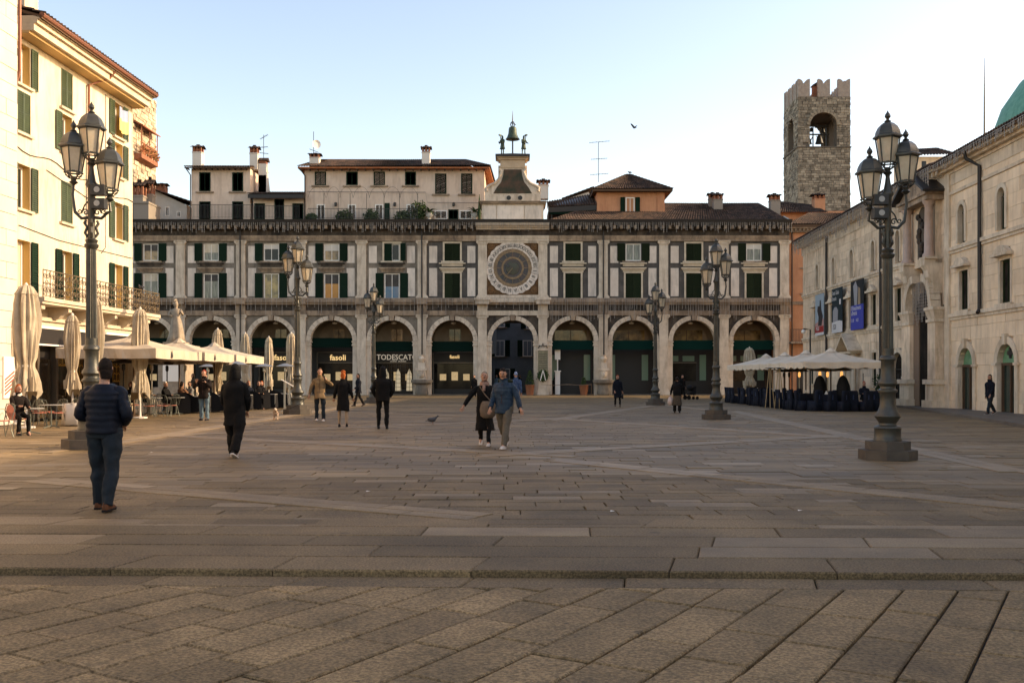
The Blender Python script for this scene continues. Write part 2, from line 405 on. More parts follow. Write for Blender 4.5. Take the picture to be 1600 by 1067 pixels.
def window(par, x, z0, z1, w, y, state, glass, sm, frame=True, sill=True, surround=cream_p, recess=.18):
    """window part with sub-parts: pane, shutter, sill; origin on the wall face"""
    h = z1 - z0
    def fr():
        b = MB(); t = .10; d = .06
        b.box(-w / 2, -w / 2 + t, -d, 0, 0, h).box(w / 2 - t, w / 2, -d, 0, 0, h).box(-w / 2 + t, w / 2 - t, -d + .002, 0, 0, t).box(-w / 2 + t, w / 2 - t, -d + .002, 0, h - t, h)
        b.box(-.025, .025, -d + .004, 0, t, h - t)
        return b.mesh('window', white_p if state not in ('closed', 'dark') else sm)
    o = ob('window', cached(('wf', w, round(h, 2), state not in ('closed', 'dark'), sm.name), fr), par, (x, y + recess, z0))
    ob('pane', box_mesh('pane', (-w / 2 + .05, w / 2 - .05, -.02, .0, .05, round(h - .05, 3)), glass, 'pane'), o)
    if state == 'open' and w > 1.2:
        bh = rnd.choice((0, .25, .45, .8, .35)) * h
        if bh: part('blind', MB().box(-w / 2 + .1, w / 2 - .1, -.035, -.021, h - .1 - bh, h - .1), rnd.choice((white_pl, shop_dk, yellow_pl, greystone)), o)
    if surround:
        def su():
            b = MB(); t = .16; e = -recess
            b.box(-w / 2 - t, -w / 2, e - .05, .02, 0, h + t).box(w / 2, w / 2 + t, e - .05, .02, 0, h + t).box(-w / 2, w / 2, e - .05, .02, h, h + t)
            return b.mesh('surround', surround)
        ob('surround', cached(('su', w, round(h, 2), surround.name, recess), su), o)
    if sill:
        ob('sill', box_mesh('sill', (-w / 2 - .3, w / 2 + .3, -recess - .16, .0, -.14, -.003), surround or cornice_m, 'sill'), o)
    if state == 'closed':
        me = shutter_mesh(w / 2 - .005, h, sm)
        ob('shutter', me, o, (-w / 2, -recess + .02, 0)); ob('shutter', me, o, (0.005, -recess + .02, 0))
    elif state == 'half':
        me = shutter_mesh(w / 2 - .005, h, sm)
        ob('shutter', me, o, (-w / 2, -recess + .02, 0)); ob('shutter', me, o, (w / 2, -recess - .02, 0), math.radians(-35))
    elif state == 'open':
        me = shutter_mesh(w / 2, h, sm); g = .05 + (.12 if surround else 0)
        ob('shutter', me, o, (-w / 2 - w / 2 - .06, -recess - .09, 0)); ob('shutter', me, o, (w / 2 + .06, -recess - .09, 0))
    return o
def arc(cx, cz, r, a0, a1, n): return [(cx + r * cos(a0 + (a1 - a0) * i / n), cz + r * sin(a0 + (a1 - a0) * i / n)) for i in range(n + 1)]
RA, ZA = 1.90, z_(533)
def volute_capital(w, m):
    def f():
        b = MB()
        b.box(-w / 2 - .14, w / 2 + .14, -.16, .3, .20, .27).box(-w / 2 - .02, w / 2 + .02, -.06, .3, 0, .20)
        for s in (-1, 1):
            b.m = 0; k = len(b.v); b.lathe([(.02, -.03), (.10, -.03), (.10, .2), (.02, .2)], 12)
            b.xf(Matrix.Translation((s * (w / 2 + .06), -.1, .11)) @ Matrix.Rotation(-pi / 2, 4, 'X'), k)
        b.box(-w / 2 - .05, w / 2 + .05, -.08, .3, -.06, 0)
        return b.mesh('capital', m, True)
    return cached(('cap', w, m.name), f)
def pilaster(par, x):
    w = .80
    for (z0, z1, bz, cz, pr) in ((0, z_(497.5), .55, z_(499), .18), (z_(466), z_(382), .30, z_(381.5), .16)):
        def f():
            b = MB(); zz = z0 + bz; k = 0
            while zz < z1 - .1:
                h = min((1.35, .9, 1.6)[k % 3], z1 - zz); k += 1
                if z1 - zz - h < .3: h = z1 - zz
                b.box(-w / 2, w / 2, -pr, .2, zz - z0 + .006, zz - z0 + h); zz += h
            return b.mesh('pilaster_shaft', marble)
        p = ob('pilaster', cached(('pil', z0), f), par, (x, YF, z0))
        ob('base', cached(('pb', bz), lambda: MB().box(-w / 2 - .14, w / 2 + .14, -pr - .12, .2, 0, bz * .55).box(-w / 2 - .07, w / 2 + .07, -pr - .06, .2, bz * .55, bz * .8).box(-w / 2 - .03, w / 2 + .03, -pr - .02, .2, bz * .8, bz).mesh('base', marble)), p)
        ob('capital', volute_capital(w, marble), p, (0, -pr, z1 - z0 + .06))
def lower_bay(par, i, dark, spm, tower=False):
    x = bay_x(i); zt = z_(493)
    def sp():
        b = MB(); a = arc(0, ZA, RA + .30, pi, 0, 20)
        b.prism([(-H + .38, ZA - .02), (-H + .38, zt + .35), (H - .38, zt + .35), (H - .38, ZA - .02)] + a[::-1], 0, .55)
        return b.mesh('spandrel', spm)
    ob('spandrel', cached(('spm', spm.name), sp), par, (x, YF, 0))
    n = 13
    vm = cached('vouss', lambda: MB().prism(arc(0, 0, RA, pi / 2 - pi / 26 + .006, pi / 2 + pi / 26 - .006, 3) + arc(0, 0, RA + .40, pi / 2 + pi / 26 - .006, pi / 2 - pi / 26 + .006, 3), -.12, .62).mesh('voussoir', marble))
    for k in range(n):
        if k != 6: ob('voussoir', vm, par, (x, YF, ZA), (0, pi / 2 - pi * (k + .5) / n, 0))
    ob('keystone', cached('key', lambda: MB().prism([(-.17, RA - .05), (.17, RA - .05), (.24, RA + .46), (-.24, RA + .46)], -.24, .6).mesh('keystone', cornice_m)), par, (x, YF, ZA))
    for s in (-1, 1):
        j = ob('jamb', cached('jamb', lambda: MB().box(0, .42, -.02, .62, 0, 1.5).box(0, .42, -.02, .62, 1.508, 3.1).box(0, .42, -.02, .62, 3.108, ZA - .42).mesh('jamb', marble)), par, (x + (RA if s > 0 else -RA - .42), YF, 0))
        ob('impost', cached('imp', lambda: MB().box(-.07, .47, -.1, .68, 0, .12).box(-.03, .43, -.05, .65, .12, .32).box(-.09, .49, -.12, .7, .32, .41).mesh('impost', marble)), j, (0, 0, ZA - .42))
    # pier backs and the floor course
def wall_part(par, i, wo, z_open, wm):
    """upper wall around its window openings, as stone courses"""
    x = bay_x(i); b = MB(); z0, z1 = z_(466), z_(377.5)
    (l0, l1), (u0, u1) = z_open
    b.box(-H + .35, -wo, 0, .5, z0, z1).box(wo, H - .35, 0, .5, z0, z1)
    for a, c in ((z0, l0), (l1, u0), (u1, z1)):
        if c > a: b.box(-wo, wo, 0, .5, a, c)
    part('wall', b, wm, par, (x, YF, 0))
def upper_bay(par, i, up, lo, wm, pm, pc):
    x = bay_x(i); wo = .70
    wall_part(par, i, wo, ((z_(468.5), z_(427)), (z_(408), z_(380.5))), wm)
    for s in (-1, 1):
        for (a, c) in ((z_(411), z_(384.5)), (z_(463), z_(419))):
            ob('marble_panel', box_mesh('mp', (-.36, .36, -.03, .05, 0, round(c - a, 3)), pm, 'marble_panel'), par, (x + s * 1.72, YF, a))
    for (st, gl), (a, c), srr in ((up, (z_(408), z_(380.5)), 1), (lo, (z_(468.5), z_(427)), 0)):
        closed = st == 'closed'
        window(par, x, a, c, 1.4, YF, st, gl, pc, sill=srr, surround=cream_p if closed or st == 'half' else None)
    # hood over the lower window, bracket course under the upper sill
    hd = MB(); hd.box(-1.15, 1.15, -.26, .02, .22, .32).box(-1.05, 1.05, -.18, .02, .1, .22).box(-.95, .95, -.06, .02, -.08, .1)
    ob('hood', cached(('hood', wm.name), lambda: hd.mesh('hood', cream_p if wm is greystone else cornice_m)), par, (x, YF, z_(424)))
    sl_ = MB(); sl_.box(-1.2, 1.2, -.24, .02, -.1, 0).box(-.95, .95, -.12, .02, -.3, -.1)
    ob('sill_course', cached(('slc', wm.name), lambda: sl_.mesh('sill_course', cream_p if wm is greystone else sootstone)), par, (x, YF, z_(408.6) - .14))
def bands(par, x0, x1, tower=False):
    L = x1 - x0; e = .0
    def seg(name, y0, y1, z0, z1, m, n=None, g=.006):
        b = MB(); n = n or max(1, int(L / 1.9)); d = L / n
        for k in range(n): b.box(k * d + g, (k + 1) * d - g, y0 + rnd.uniform(-.006, .006), y1, z0, z1)
        return part(name, b, m, par, (x0, YF, 0))
    seg('architrave', -.17, .5, z_(493), z_(485.5), cornice_m if not tower else marble)
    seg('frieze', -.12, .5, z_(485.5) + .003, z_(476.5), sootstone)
    c = seg('cornice', -.42, .5, z_(476.5) + .003, z_(473), cornice_m); part('cornice_lip', MB().box(0, L, -.62, .5, z_(473) + .003, z_(469.5)).box(0, L, -.52, .5, z_(469.5) + .003, z_(466.3)), cornice_m if not tower else marble, par, (x0, YF, 0))
    seg('upper_architrave', -.17, .5, z_(377.2), z_(373), marble if tower else cornice_m); seg('upper_architrave', -.22, .5, z_(373) + .003, z_(368.5), marble if tower else cornice_m)
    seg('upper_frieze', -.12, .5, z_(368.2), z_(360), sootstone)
def eave(par, x0, x1, tower=False):
    L = x1 - x0
    b = MB(); b.box(0, L, -.45, .5, z_(359.8), z_(357)).box(0, L, -.62, .5, z_(357) + .003, z_(354)).box(0, L, -.95, .5, z_(354) + .003, z_(350.5))
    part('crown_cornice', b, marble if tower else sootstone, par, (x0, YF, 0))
    b = MB(); k = 0
    while k * .62 < L - .3:
        b.box(k * .62 + .15, k * .62 + .36, -.88, -.1, z_(359.5), z_(354.2)); k += 1
    if not tower: part('bracket_row', b, cornice_m, par, (x0, YF, 0), kind='stuff')
    part('gutter', MB().xprism([(-1.12, z_(350.3)), (-.8, z_(350.3)), (-.8, z_(345.8)), (-1.2, z_(345.8))], 0, L), pipe_m, par, (x0, YF, 0))
left_wing = thing('arcaded_palace', 'long arcaded palace wing left of the clock with green shutters and pale marble panels', 'building', (0, 0, 0))
right_wing = thing('arcaded_palace', 'grey and white arcaded palace wing right of the clock with teal awnings', 'building', (0, 0, 0))
O, C_ = 'open', 'closed'
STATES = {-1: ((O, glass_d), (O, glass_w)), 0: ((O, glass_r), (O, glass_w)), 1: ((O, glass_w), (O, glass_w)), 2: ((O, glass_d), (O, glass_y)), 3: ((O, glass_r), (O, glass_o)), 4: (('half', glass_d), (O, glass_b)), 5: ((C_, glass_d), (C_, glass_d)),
          7: ((C_, glass_d), (C_, glass_d)), 8: ((O, glass_w), (C_, glass_d)), 9: ((C_, glass_d), (C_, glass_d)), 10: ((O, glass_w), (C_, glass_d))}
for i in range(-1, 11):
    if i == 6: continue
    i_ = i if i >= 0 else 0
    x_i = i
    par = left_wing if i < 6 else right_wing
    # bays are numbered so that bay 0 is the leftmost in view
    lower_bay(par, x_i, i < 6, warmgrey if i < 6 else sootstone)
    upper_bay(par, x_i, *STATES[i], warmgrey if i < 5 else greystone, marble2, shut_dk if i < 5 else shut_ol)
for i in list(range(-1, 6)): pilaster(left_wing, bay_x(i) - H)
for i in (8, 9, 10, 11): pilaster(right_wing, bay_x(i) - H)
xl, xt0, xt1, xr = bay_x(-1) - H - .3, bay_x(6) - H - .55, bay_x(6) + H + .55, bay_x(10) + H + .42
bands(left_wing, xl, xt0 - .003); bands(right_wing, xt1 + .003, xr); eave(left_wing, xl, xt0 - .003); eave(right_wing, xt1 + .003, xr)
for x in [bay_x(i) - H for i in (1, 2, 3, 4, 5)]: part('entablature_block', MB().box(-.5, .5, -.72, .3, z_(476), z_(466.2)).box(-.44, .44, -.3, .3, z_(493), z_(476.4)), cornice_m, left_wing, (x, YF, 0))
for x in [bay_x(i) - H for i in (8, 9, 10, 11)]: part('entablature_block', MB().box(-.44, .44, -.3, .3, z_(493), z_(476.4)), cornice_m, right_wing, (x, YF, 0))
for i, (bx, side) in {1: (2, -1), 4: (5, -1), 7: (8, -1)}.items():
    par = left_wing if i < 6 else right_wing
    x = bay_x(bx) - H
    part('downpipe', MB().tube([(x, YF - .30, z_(350)), (x, YF - .30, z_(476)), (x, YF - .8, z_(474)), (x, YF - .8, z_(466))][:2], .07, 8), pipe_m, par)
    part('downpipe', MB().tube([(x + .03, YF - .36, z_(470)), (x + .03, YF - .36, z_(580))], .065, 8), pipe_m, par)
for x0, x1, par in ((xl, xt0, left_wing), (xt1, xr, right_wing)):       # body of the building behind the front
    b = MB(); b.box(x0, x1, YF + 4.6, YF + 12, 0, z_(346)).box(x0, x1, YF + .62, YF + 4.6, z_(488), z_(466)); part('building_body', b, plasterb, par)
    part('portico_floor', MB().box(x0, x1, YF + .05, YF + 4.6, -.05, .03), warmgrey, par)
    part('upper_floor', MB().box(x0, x1, YF + .5, YF + 4.6, z_(466) + .01, z_(465)), dk, par); part('roof_slab', MB().box(x0, x1, YF - .2, YF + 12, z_(350), z_(346.2)), pipe_m, par)
part('side_wall', MB().box(xr - .5, xr, YF + .55, YF + 12, 0, z_(350.2)), orange_pl, right_wing)
# shutter light reflection blocks behind windows are real rooms: a floor and back wall already close them
# portico shops
gold = mat('lit_gold_letters', (.8, .6, .3), emit=(1.0, .66, .28), estr=.32)
silver = mat('glowing_steel_letters', (.6, .55, .48), rough=.4, emit=(1, .85, .65), estr=.12)  # faint emission added so the letters look lit
lampw = mat('warm_lamp', (.9, .7, .4), emit=(1, .72, .38), estr=1.6)
yrefl = mat('lunette_painted_reflection', (.42, .27, .10), (.035, .028, .02), .9, .08)  # yellow patches paint the reflection of a sunlit building into the glass
for i in range(-1, 11):
    if i == 6: continue
    x = bay_x(i); par = left_wing if i < 6 else right_wing
    # awning hung in the arch
    zt, zb = (z_(531.5), z_(546)) if i > 6 else ((z_(533), z_(549)) if i in (4, 5) else (z_(527.5), z_(543)))
    b = MB()
    if i > 6: b.box(-1.95, 1.95, .5, .56, zb, zt)
    else:
        b.xprism([(.75, zt), (.45, zb + .25), (.45, zb + .1), (.49, zb + .1), (.8, zt)], -1.9, 1.9)
        for k in range(19): b.prism(arc(-1.8 + k * .2, zb + .1, .1, pi, 2 * pi, 5), .45, .47)
    part('awning', b, awn_t if i > 6 else awn_g, par, (x, YF, 0))
    # shopfront
    yb = YF + 3.6
    sf = part('shopfront', MB().box(-2.6, 2.6, .25, .4, 0, 4.9), shop_dk, par, (x, yb, 0))
    part('lunette', MB().prism(arc(0, 4.9, 1.95, 0, pi, 14), .15, .25), plasterb, par, (x, yb, 0))
    if i < 6:
        part('sign_band', MB().box(-1.95, 1.95, .08, .25, 3.0, 3.9), shop_dk, sf); part('trim', MB().box(-2.0, 2.0, .04, .25, 2.93, 2.99).box(-2.0, 2.0, .04, .25, 3.91, 3.96).box(-2.05, -1.98, .04, .25, 0, 3.9).box(1.98, 2.05, .04, .25, 0, 3.9), shop_br, sf)
        b = MB(); b.box(-1.9, 1.9, .2, .24, .5, 2.85); part('display_window', b, glass_d, sf)
        for k in range(3): part('glowing_display', MB().box(-1.4 + k * 1.1, -.8 + k * 1.1, .16, .195, 1.3, 1.9 + .2 * (k == 1)), mat('display_%d_%d' % (i, k), (.3, .24, .15), (.12, .09, .05), 6, emit=(1, .7, .35), estr=.16), sf)  # emission added to brighten the arcade interior, not a lamp
    else:
        for s in (-1, 1): part('glazed_panel', MB().box(s * 1.55 - .3, s * 1.55 + .3, .18, .248, 1.3, 3.7), glass_g, sf)
        if i in (9, 10):
            part('display_window', MB().box(-1.85, .9, .18, .24, 1.25, 2.9), glass_d, sf); part('transom', MB().box(-1.85, -.75, .17, .24, 3.1, 3.6).box(-.35, .75, .17, .24, 3.1, 3.6), glass_g, sf); part('trim', MB().box(-1.9, .95, .15, .24, 2.93, 3.0), shop_br, sf)
    wz = 4.9
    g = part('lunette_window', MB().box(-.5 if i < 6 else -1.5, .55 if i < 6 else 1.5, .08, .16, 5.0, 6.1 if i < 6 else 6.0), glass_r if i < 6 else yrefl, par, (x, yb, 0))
    part('glazing_bar', MB().box(-.03, .03, .05, .08, 5.0, 6.1 if i < 6 else 6.0), wood_m, g)
def sign(body, x, y, z, size, m, par, bold=.0, xs=1.0):
    return ob('lettering', text_mesh(body, size, m, .03, bold, xs=xs), par, (x, y, z), UP)
sign('fasoli', bay_x(3) - .06, YF + 3.62, 3.42, .74, gold, left_wing, .012); sign('fasoli', bay_x(2) + .15, YF + 3.62, 3.42, .74, gold, left_wing, .012)
sign('fasoli', bay_x(5) + .0, YF + 3.62, 3.5, .45, gold, left_wing, .008)
sign('TODESCATO', bay_x(4) + .05, YF + 3.62, 3.45, .72, silver, left_wing, .006, .9)
sign('UOMO  DONNA', bay_x(4) + .15, YF + 3.62, 3.08, .2, silver, left_wing)
# gilded grille doors of the TODESCATO shop
b = MB()
for k in range(9): b.box(-1.7 + k * .42, -1.67 + k * .42, 0, .03, .1, 2.8)
for k in range(7): b.box(-1.75, 1.75, 0, .025, .3 + k * .38, .33 + k * .38)
part('shop_grille', b, iron, left_wing, (bay_x(4), YF + 3.3, 0)); 
for k, xx in enumerate((-.95, .15, 1.2)): part('glowing_display', MB().prism([(-.28, 0), (.28, 0), (.22, 1.6), (0, 2.1), (-.22, 1.6)], 0, .05), mat('dress_%d' % k, (.6, .52, .4), (.4, .3, .2), 3, emit=(1, .8, .5), estr=.14), left_wing, (bay_x(4) + xx, YF + 3.55, .3))  # dress shapes with added glow that brightens the shop interior
# ceiling lamps in the portico
for i in range(0, 11):
    if i == 6: continue
    part('portico_lamp', MB().lathe([(.0, 0), (.2, .02), (.24, .12), (.1, .2), (.02, .25), (.02, .6)], 12), white_p, left_wing if i < 6 else right_wing, (bay_x(i), YF + 1.6, z_(505)))
# ---- icicle lights
def curtain(label, x0, x1, y, z, dens, lo, hi, step=.16):
    b = MB(); x = x0; b.tube([(x0 + k * (x1 - x0) / 60, y, z - .02 * (k % 2)) for k in range(61)], .014, 4)
    while x < x1:
        l = rnd.uniform(lo, hi); xx = x + rnd.uniform(-.03, .03); yy = y + rnd.uniform(-.03, .03)
        b.bar((xx, yy, z), (xx + rnd.uniform(-.04, .04), yy, z - l), .020)
        zz = z - .1
        while zz > z - l: b.box(xx - .022, xx + .022, yy - .022, yy + .022, zz - .03, zz); zz -= .16
        x += step * rnd.uniform(.6, 1.4)
    o = part('icicle_lights', b, bulb_m, label=label, category='string lights'); o['kind'] = 'stuff'
curtain('icicle light curtain under the top cornice left of the clock', xl, xt0, YF - 1.1, z_(349), 1, .35, 1.05)
curtain('icicle light curtain under the top cornice right of the clock', xt1, xr, YF - 1.1, z_(349), 1, .35, 1.05)
curtain('short icicle lights along the cornice above the clock face', xt0, xt1, YF - 1.25, z_(351), 1, .3, .8)
curtain('light strings over the arches of the right palace wing', xt1, xr, YF - .68, z_(467), 1, .9, 2.1, .22)
curtain('sparse light strings over the arches of the left palace wing', xl, xt0, YF - .74, z_(467), 1, .6, 1.6, .42)
curtain('light strings over the archway under the clock', xt0, xt1, YF - .95, z_(467), 1, .4, 1.3, .35)

# ---- clock tower bay
ct = thing('clock_tower', 'tall clock tower bay with astronomical dial over an open archway', 'clock tower', (XC0, YF, 0))
_Y = YF; YF = 0; XB = XC0
def _shift(o): return o
_bx = bay_x
def bay_x(i, _b=_bx): return _b(i) - XB
lower_bay(ct, 6, True, sootstone); pilaster(ct, -H); pilaster(ct, H)
bands(ct, -H - .55, H + .55, True); eave(ct, -H - .55, H + .55, True)
YF = _Y; bay_x = _bx
for s in (-1, 1):
    part('entablature_block', MB().box(-.62, .62, -.86, .3, z_(476), z_(470)).box(-.72, .72, -.96, .3, z_(470) + .003, z_(466)).box(-.45, .45, -.28, .3, z_(493), z_(476.4)), marble, ct, (s * H, 0, 0))
b = MB(); zc = z_(419)
# dial wall
part('dial_wall', MB().box(-H + .35, H - .35, .0, .5, z_(466), z_(377.3)), mat('ochre_mosaic', (.16, .085, .035), (.09, .05, .025), 4, .8, .3), ct)
part('frame_top', MB().box(-H + .42, H - .42, -.1, .02, z_(380), z_(377.5)), marble, ct); part('frame_foot', MB().box(-H + .42, H - .42, -.1, .02, z_(465.5), z_(461)), marble, ct)
for a in range(4):
    part('spandrel_rosette', MB().lathe([(.0, .10), (.10, .09), (.2, .03), (.3, .05), (.34, .0)], 14), mat('rosette_%d' % a, (.15, .08, .035), rough=.8), ct, ((1, -1)[a % 2] * 1.95, -.03, zc + (1, -1)[a // 2] * 1.95), UP)
for k in range(24):
    a = -math.radians(7.5 + 15 * k); r0, r1 = 1.74, 2.36; h = math.radians(7.2)
    pts = [(r0 * cos(-h), r0 * sin(-h)), (r1 * cos(-h), r1 * sin(-h)), ((r1 + .06) * cos(0), 0), (r1 * cos(h), r1 * sin(h)), (r0 * cos(h), r0 * sin(h))]
    b = MB(); b.prism(pts, -.09, 0); pl = part('hour_plate', b, marble2, ct, (0, 0, zc), (0, -a, 0))
    num = ['I', 'II', 'III', 'IIII', 'V', 'VI', 'VII', 'VIII', 'VIIII', 'X', 'XI', 'XII', 'XIII', 'XIIII', 'XV', 'XVI', 'XVII', 'XVIII', 'XVIIII', 'XX', 'XXI', 'XXII', 'XXIII', 'XXIIII'][k]
    me = text_mesh(num, .46, iron, .012, .006, xs=min(.8, 2.6 / (len(num) + 1.2)))
    ob('numeral', me, pl, (2.05, -.10, 0), (pi / 2, -pi / 2, 0))
gilt = mat('dull_gilt_ring', (.26, .17, .09), (.14, .09, .05), 6, .45, .2, metal=.4)
dialm = mat('dial_enamel', (.035, .040, .040), (.08, .055, .045), 3, .5, .2)
for nm, r0, r1, d, m in (('outer_ring', 1.42, 1.73, -.08, gilt), ('zodiac_ring', 1.02, 1.42, -.05, dialm), ('inner_ring', .84, 1.02, -.09, gilt), ('star_ring', .62, .84, -.05, dialm)):
    b = MB(); b.loft([[Vector((r * cos(2 * pi * k / 48), y, r * sin(2 * pi * k / 48))) for k in range(48)] for r, y in ((r1, 0), (r1, d), (r0, d), (r0, 0))], False); part(nm, b, m, ct, (0, -.001, zc), smooth=True)
part('dial_centre', MB().loft([[Vector((r * cos(2 * pi * k / 36), y, r * sin(2 * pi * k / 36))) for k in range(36)] for r, y in ((.62, 0), (.6, -.07), (.1, -.10))]), mat('green_enamel', (.045, .052, .026), (.05, .032, .018), 3, .4), ct, (0, 0, zc))
for k in range(12):
    a = 2 * pi * k / 12; part('zodiac_divider', MB().bar((1.03 * cos(a), -.07, 1.03 * sin(a)), (1.41 * cos(a), -.07, 1.41 * sin(a)), .04), gilt, ct, (0, 0, zc))
part('moon_disc', MB().lathe([(.0, -.02), (.16, 0), (.15, .03)], 16), mat('moon_disc_paint', (.03, .03, .03), rough=.4), ct, (-.42, -.12, zc + .2), UP)
part('hand', MB().bar((0, -.12, 0), (-1.2 * cos(.9), -.12, -.9), .05), gilt, ct, (0, 0, zc))
# passage through the tower
b = MB(); b.box(-H, -RA - .42, .62, 14, 0, 7.0).box(RA + .42, H, .62, 14, 0, 7.0).box(-RA - .42, RA + .42, .62, 9, 6.95, 7.3); part('passage_walls', b, plasterb, ct)
part('passage_floor', MB().box(-2.4, 2.4, .0, 14, -.05, .02), warmgrey, ct)
part('tower_body', MB().box(-H, H, .5, 6, z_(466), z_(346)), plasterb, ct)
# attic block, scrolled gable, roof
A0, A1 = z_(345.7), z_(318); HW = 2.78
b = MB(); b.box(-HW, HW, -.25, 3.2, A0 - .3, A1 - .1)
att = part('attic', b, marble, ct)
for x0, x1 in ((-2.6, -1.5), (-1.4, 1.0), (1.1, 2.6)): part('attic_panel', MB().box(x0, x1, -.30, -.24, A0 + .1, A1 - .25), marble2, att)
part('attic_cornice', MB().box(-HW - .16, HW + .16, -.45, 3.3, A1 - .098, A1 + .05).box(-HW - .25, HW + .25, -.55, 3.4, A1 + .052, A1 + .14), cornice_m, ct)
G0 = A1 + .14; G1 = z_(304)
part('plinth_band', MB().box(-2.52, 2.52, -.15, 2.6, G0, G1), marble, ct)
for x in (-.35, .68): part('round_grille', MB().lathe([(.2, 0), (.2, .05), (.14, .05), (.14, .02), (.0, .02)], 14), iron, ct, (x, -.15, (G0 + G1) / 2), UP)
def gab(w0, w1, z0, z1, n=10): return [(w0 + (w1 - w0) * (sin(t * pi / 2 / n)), z0 + (z1 - z0) * (1 - cos(t * pi / 2 / n))) for t in range(n + 1)]
T1 = z_(263)
sc = [(2.5, G1), (2.55, G1 + .5), (2.3, G1 + .85), (1.95, G1 + .95), (1.6, G1 + 1.1), (1.3, G1 + 1.4), (1.12, G1 + 1.8), (1.05, T1 - .25), (1.28, T1 - .15), (1.25, T1)]
part('gable_wall', MB().prism([(x, z) for x, z in sc] + [(-x, z) for x, z in sc[::-1]], .0, .9), marble, ct)
fr_m = mat('faded_fresco', (.04, .045, .03), (.10, .06, .04), 1.6, .8, .2)
scf = [(1.75, G1 + .08), (1.45, G1 + .6), (1.05, G1 + 1.1), (.86, G1 + 1.7), (.8, T1 - .12)]
part('fresco_panel', MB().prism(scf + [(-x, z) for x, z in scf[::-1]], -.03, .01), fr_m, ct)
for s in (-1, 1):
    rim = [(s * x, 0, z) for x, z in sc]
    part('gable_scroll', MB().tube([(s * x, -.02, z) for x, z in [(2.4, G1 + .25), (2.2, G1 + .7), (1.75, G1 + .85), (1.3, G1 + 1.2), (1.02, G1 + 1.7), (.95, T1 - .25)]], [(.2, .2), (.2, .18), (.14, .14), (.12, .12), (.12, .12), (.1, .1)], 8).lathe([(.3, 0), (.3, .15), (.1, .2)], 14, (0, 0, 0)), marble, ct, smooth=True) if 0 else None
    part('gable_scroll', MB().tube([(s * x, -.04, z) for x, z in [(2.3, G1 + .3), (2.38, G1 + .6), (2.05, G1 + .82), (1.6, G1 + 1.02), (1.28, G1 + 1.35), (1.08, G1 + 1.8), (1.0, T1 - .3), (1.2, T1 - .12)]], .12, 8), marble, ct, smooth=True)
    part('chimney_flank', MB().box(-.12, .12, -.1, .5, 0, .9), marble, ct, (s * 1.18, .45, T1 - .6))
T2 = z_(246)
part('top_block', MB().box(-1.12, 1.12, -.08, 1.3, T1 + .003, T2 - .25).box(-1.3, 1.3, -.22, 1.4, T2 - .247, T2 - .1).box(-1.42, 1.42, -.34, 1.5, T2 - .098, T2), mat('top_block_stone', (.52, .40, .27), (.44, .33, .22), 2, .7, .2), ct)
part('cap_roof', MB().add([(-1.55, -.5, T2 + .003), (1.55, -.5, T2 + .003), (1.55, 1.7, T2 + .003), (-1.55, 1.7, T2 + .003), (-1.55, -.5, T2 + .2), (1.55, -.5, T2 + .2), (1.55, 1.7, T2 + .2), (-1.55, 1.7, T2 + .2), (0, .6, T2 + .5)], [(0, 1, 5, 4), (1, 2, 6, 5), (2, 3, 7, 6), (3, 0, 4, 7), (4, 5, 8), (5, 6, 8), (6, 7, 8), (7, 4, 8), (3, 2, 1, 0)]), pipe_m, ct)
TR = T2 + .45
bell = thing('bell', 'large bronze bell hung on a post on top of the clock tower', 'bell', (XC0, YF + .6, TR))
part('post', MB().tube([(0, 0, -.1), (0, 0, 1.6)], .07, 8), iron, bell)
part('bell_body', MB().lathe([(.62, 1.28), (.66, 1.3), (.52, 1.48), (.40, 1.8), (.36, 2.2), (.34, 2.35), (.2, 2.45), (.06, 2.48)], 20), bronze, bell, smooth=True)
part('crown', MB().tube([(-.1, 0, 2.45), (-.2, 0, 2.65), (-.1, 0, 2.85), (0, 0, 2.95), (.1, 0, 2.85), (.2, 0, 2.65), (.1, 0, 2.45)], .045, 6).tube([(0, 0, 2.45), (0, 0, 2.95), (0, 0, 3.9)], [.04, .06, .012], 6).bar((-.2, 0, 2.8), (.3, 0, 2.62), .05), iron, bell)
# ------------------------------------------------------------- roofs, chimneys
def tile_roof(par, A, B_, C, D, name='roof', pitch=.24, row=.42, m=None):
    """curved clay tiles: A-B is the eave (left to right), D-C the ridge"""
    A, B_, C, D = map(Vector, (A, B_, C, D)); b = MB()
    wl = max((B_ - A).length, (C - D).length); n = max(2, int(wl / pitch)); hl = ((D - A).length + (C - B_).length) / 2; r = max(2, int(hl / row))
    nn = ((B_ - A).cross(D - A) if (D - A).length > .01 else (B_ - A).cross(C - B_)).normalized()
    if nn.z < 0: nn = -nn
    prof = [(0, .0), (.18, .055), (.36, .075), (.54, .055), (.72, 0), (.86, -.02)]
    for i in range(r):
        t0, t1 = i / r, (i + 1.06) / r if i < r - 1 else 1
        rowv = []
        for t, lift in ((t0, .045), (t1, .0)):
            l = A.lerp(D, t); q = B_.lerp(C, t)
            rowv.append([l.lerp(q, (k + s) / n) + nn * (h + lift) for k in range(n) for s, h in prof] + [q + nn * lift])
        m1 = len(rowv[0]); low = [p - nn * .05 for p in rowv[0]]
        vs = low + rowv[0] + rowv[1]
        o = len(b.v); b.v += [tuple(p) for p in vs]
        for j in range(m1 - 1):
            c = (math.sin((j // 6) * 12.9898 + i * 78.233) * 43758.5453) % 1
            for base in (0, m1):
                b.f.append((o + base + j, o + base + j + 1, o + base + m1 + j + 1, o + base + m1 + j)); b.mi.append(0); b.col.append(c)
    me = b.mesh(name, m or tile_m, fix=False)
    return ob(name, me, par)
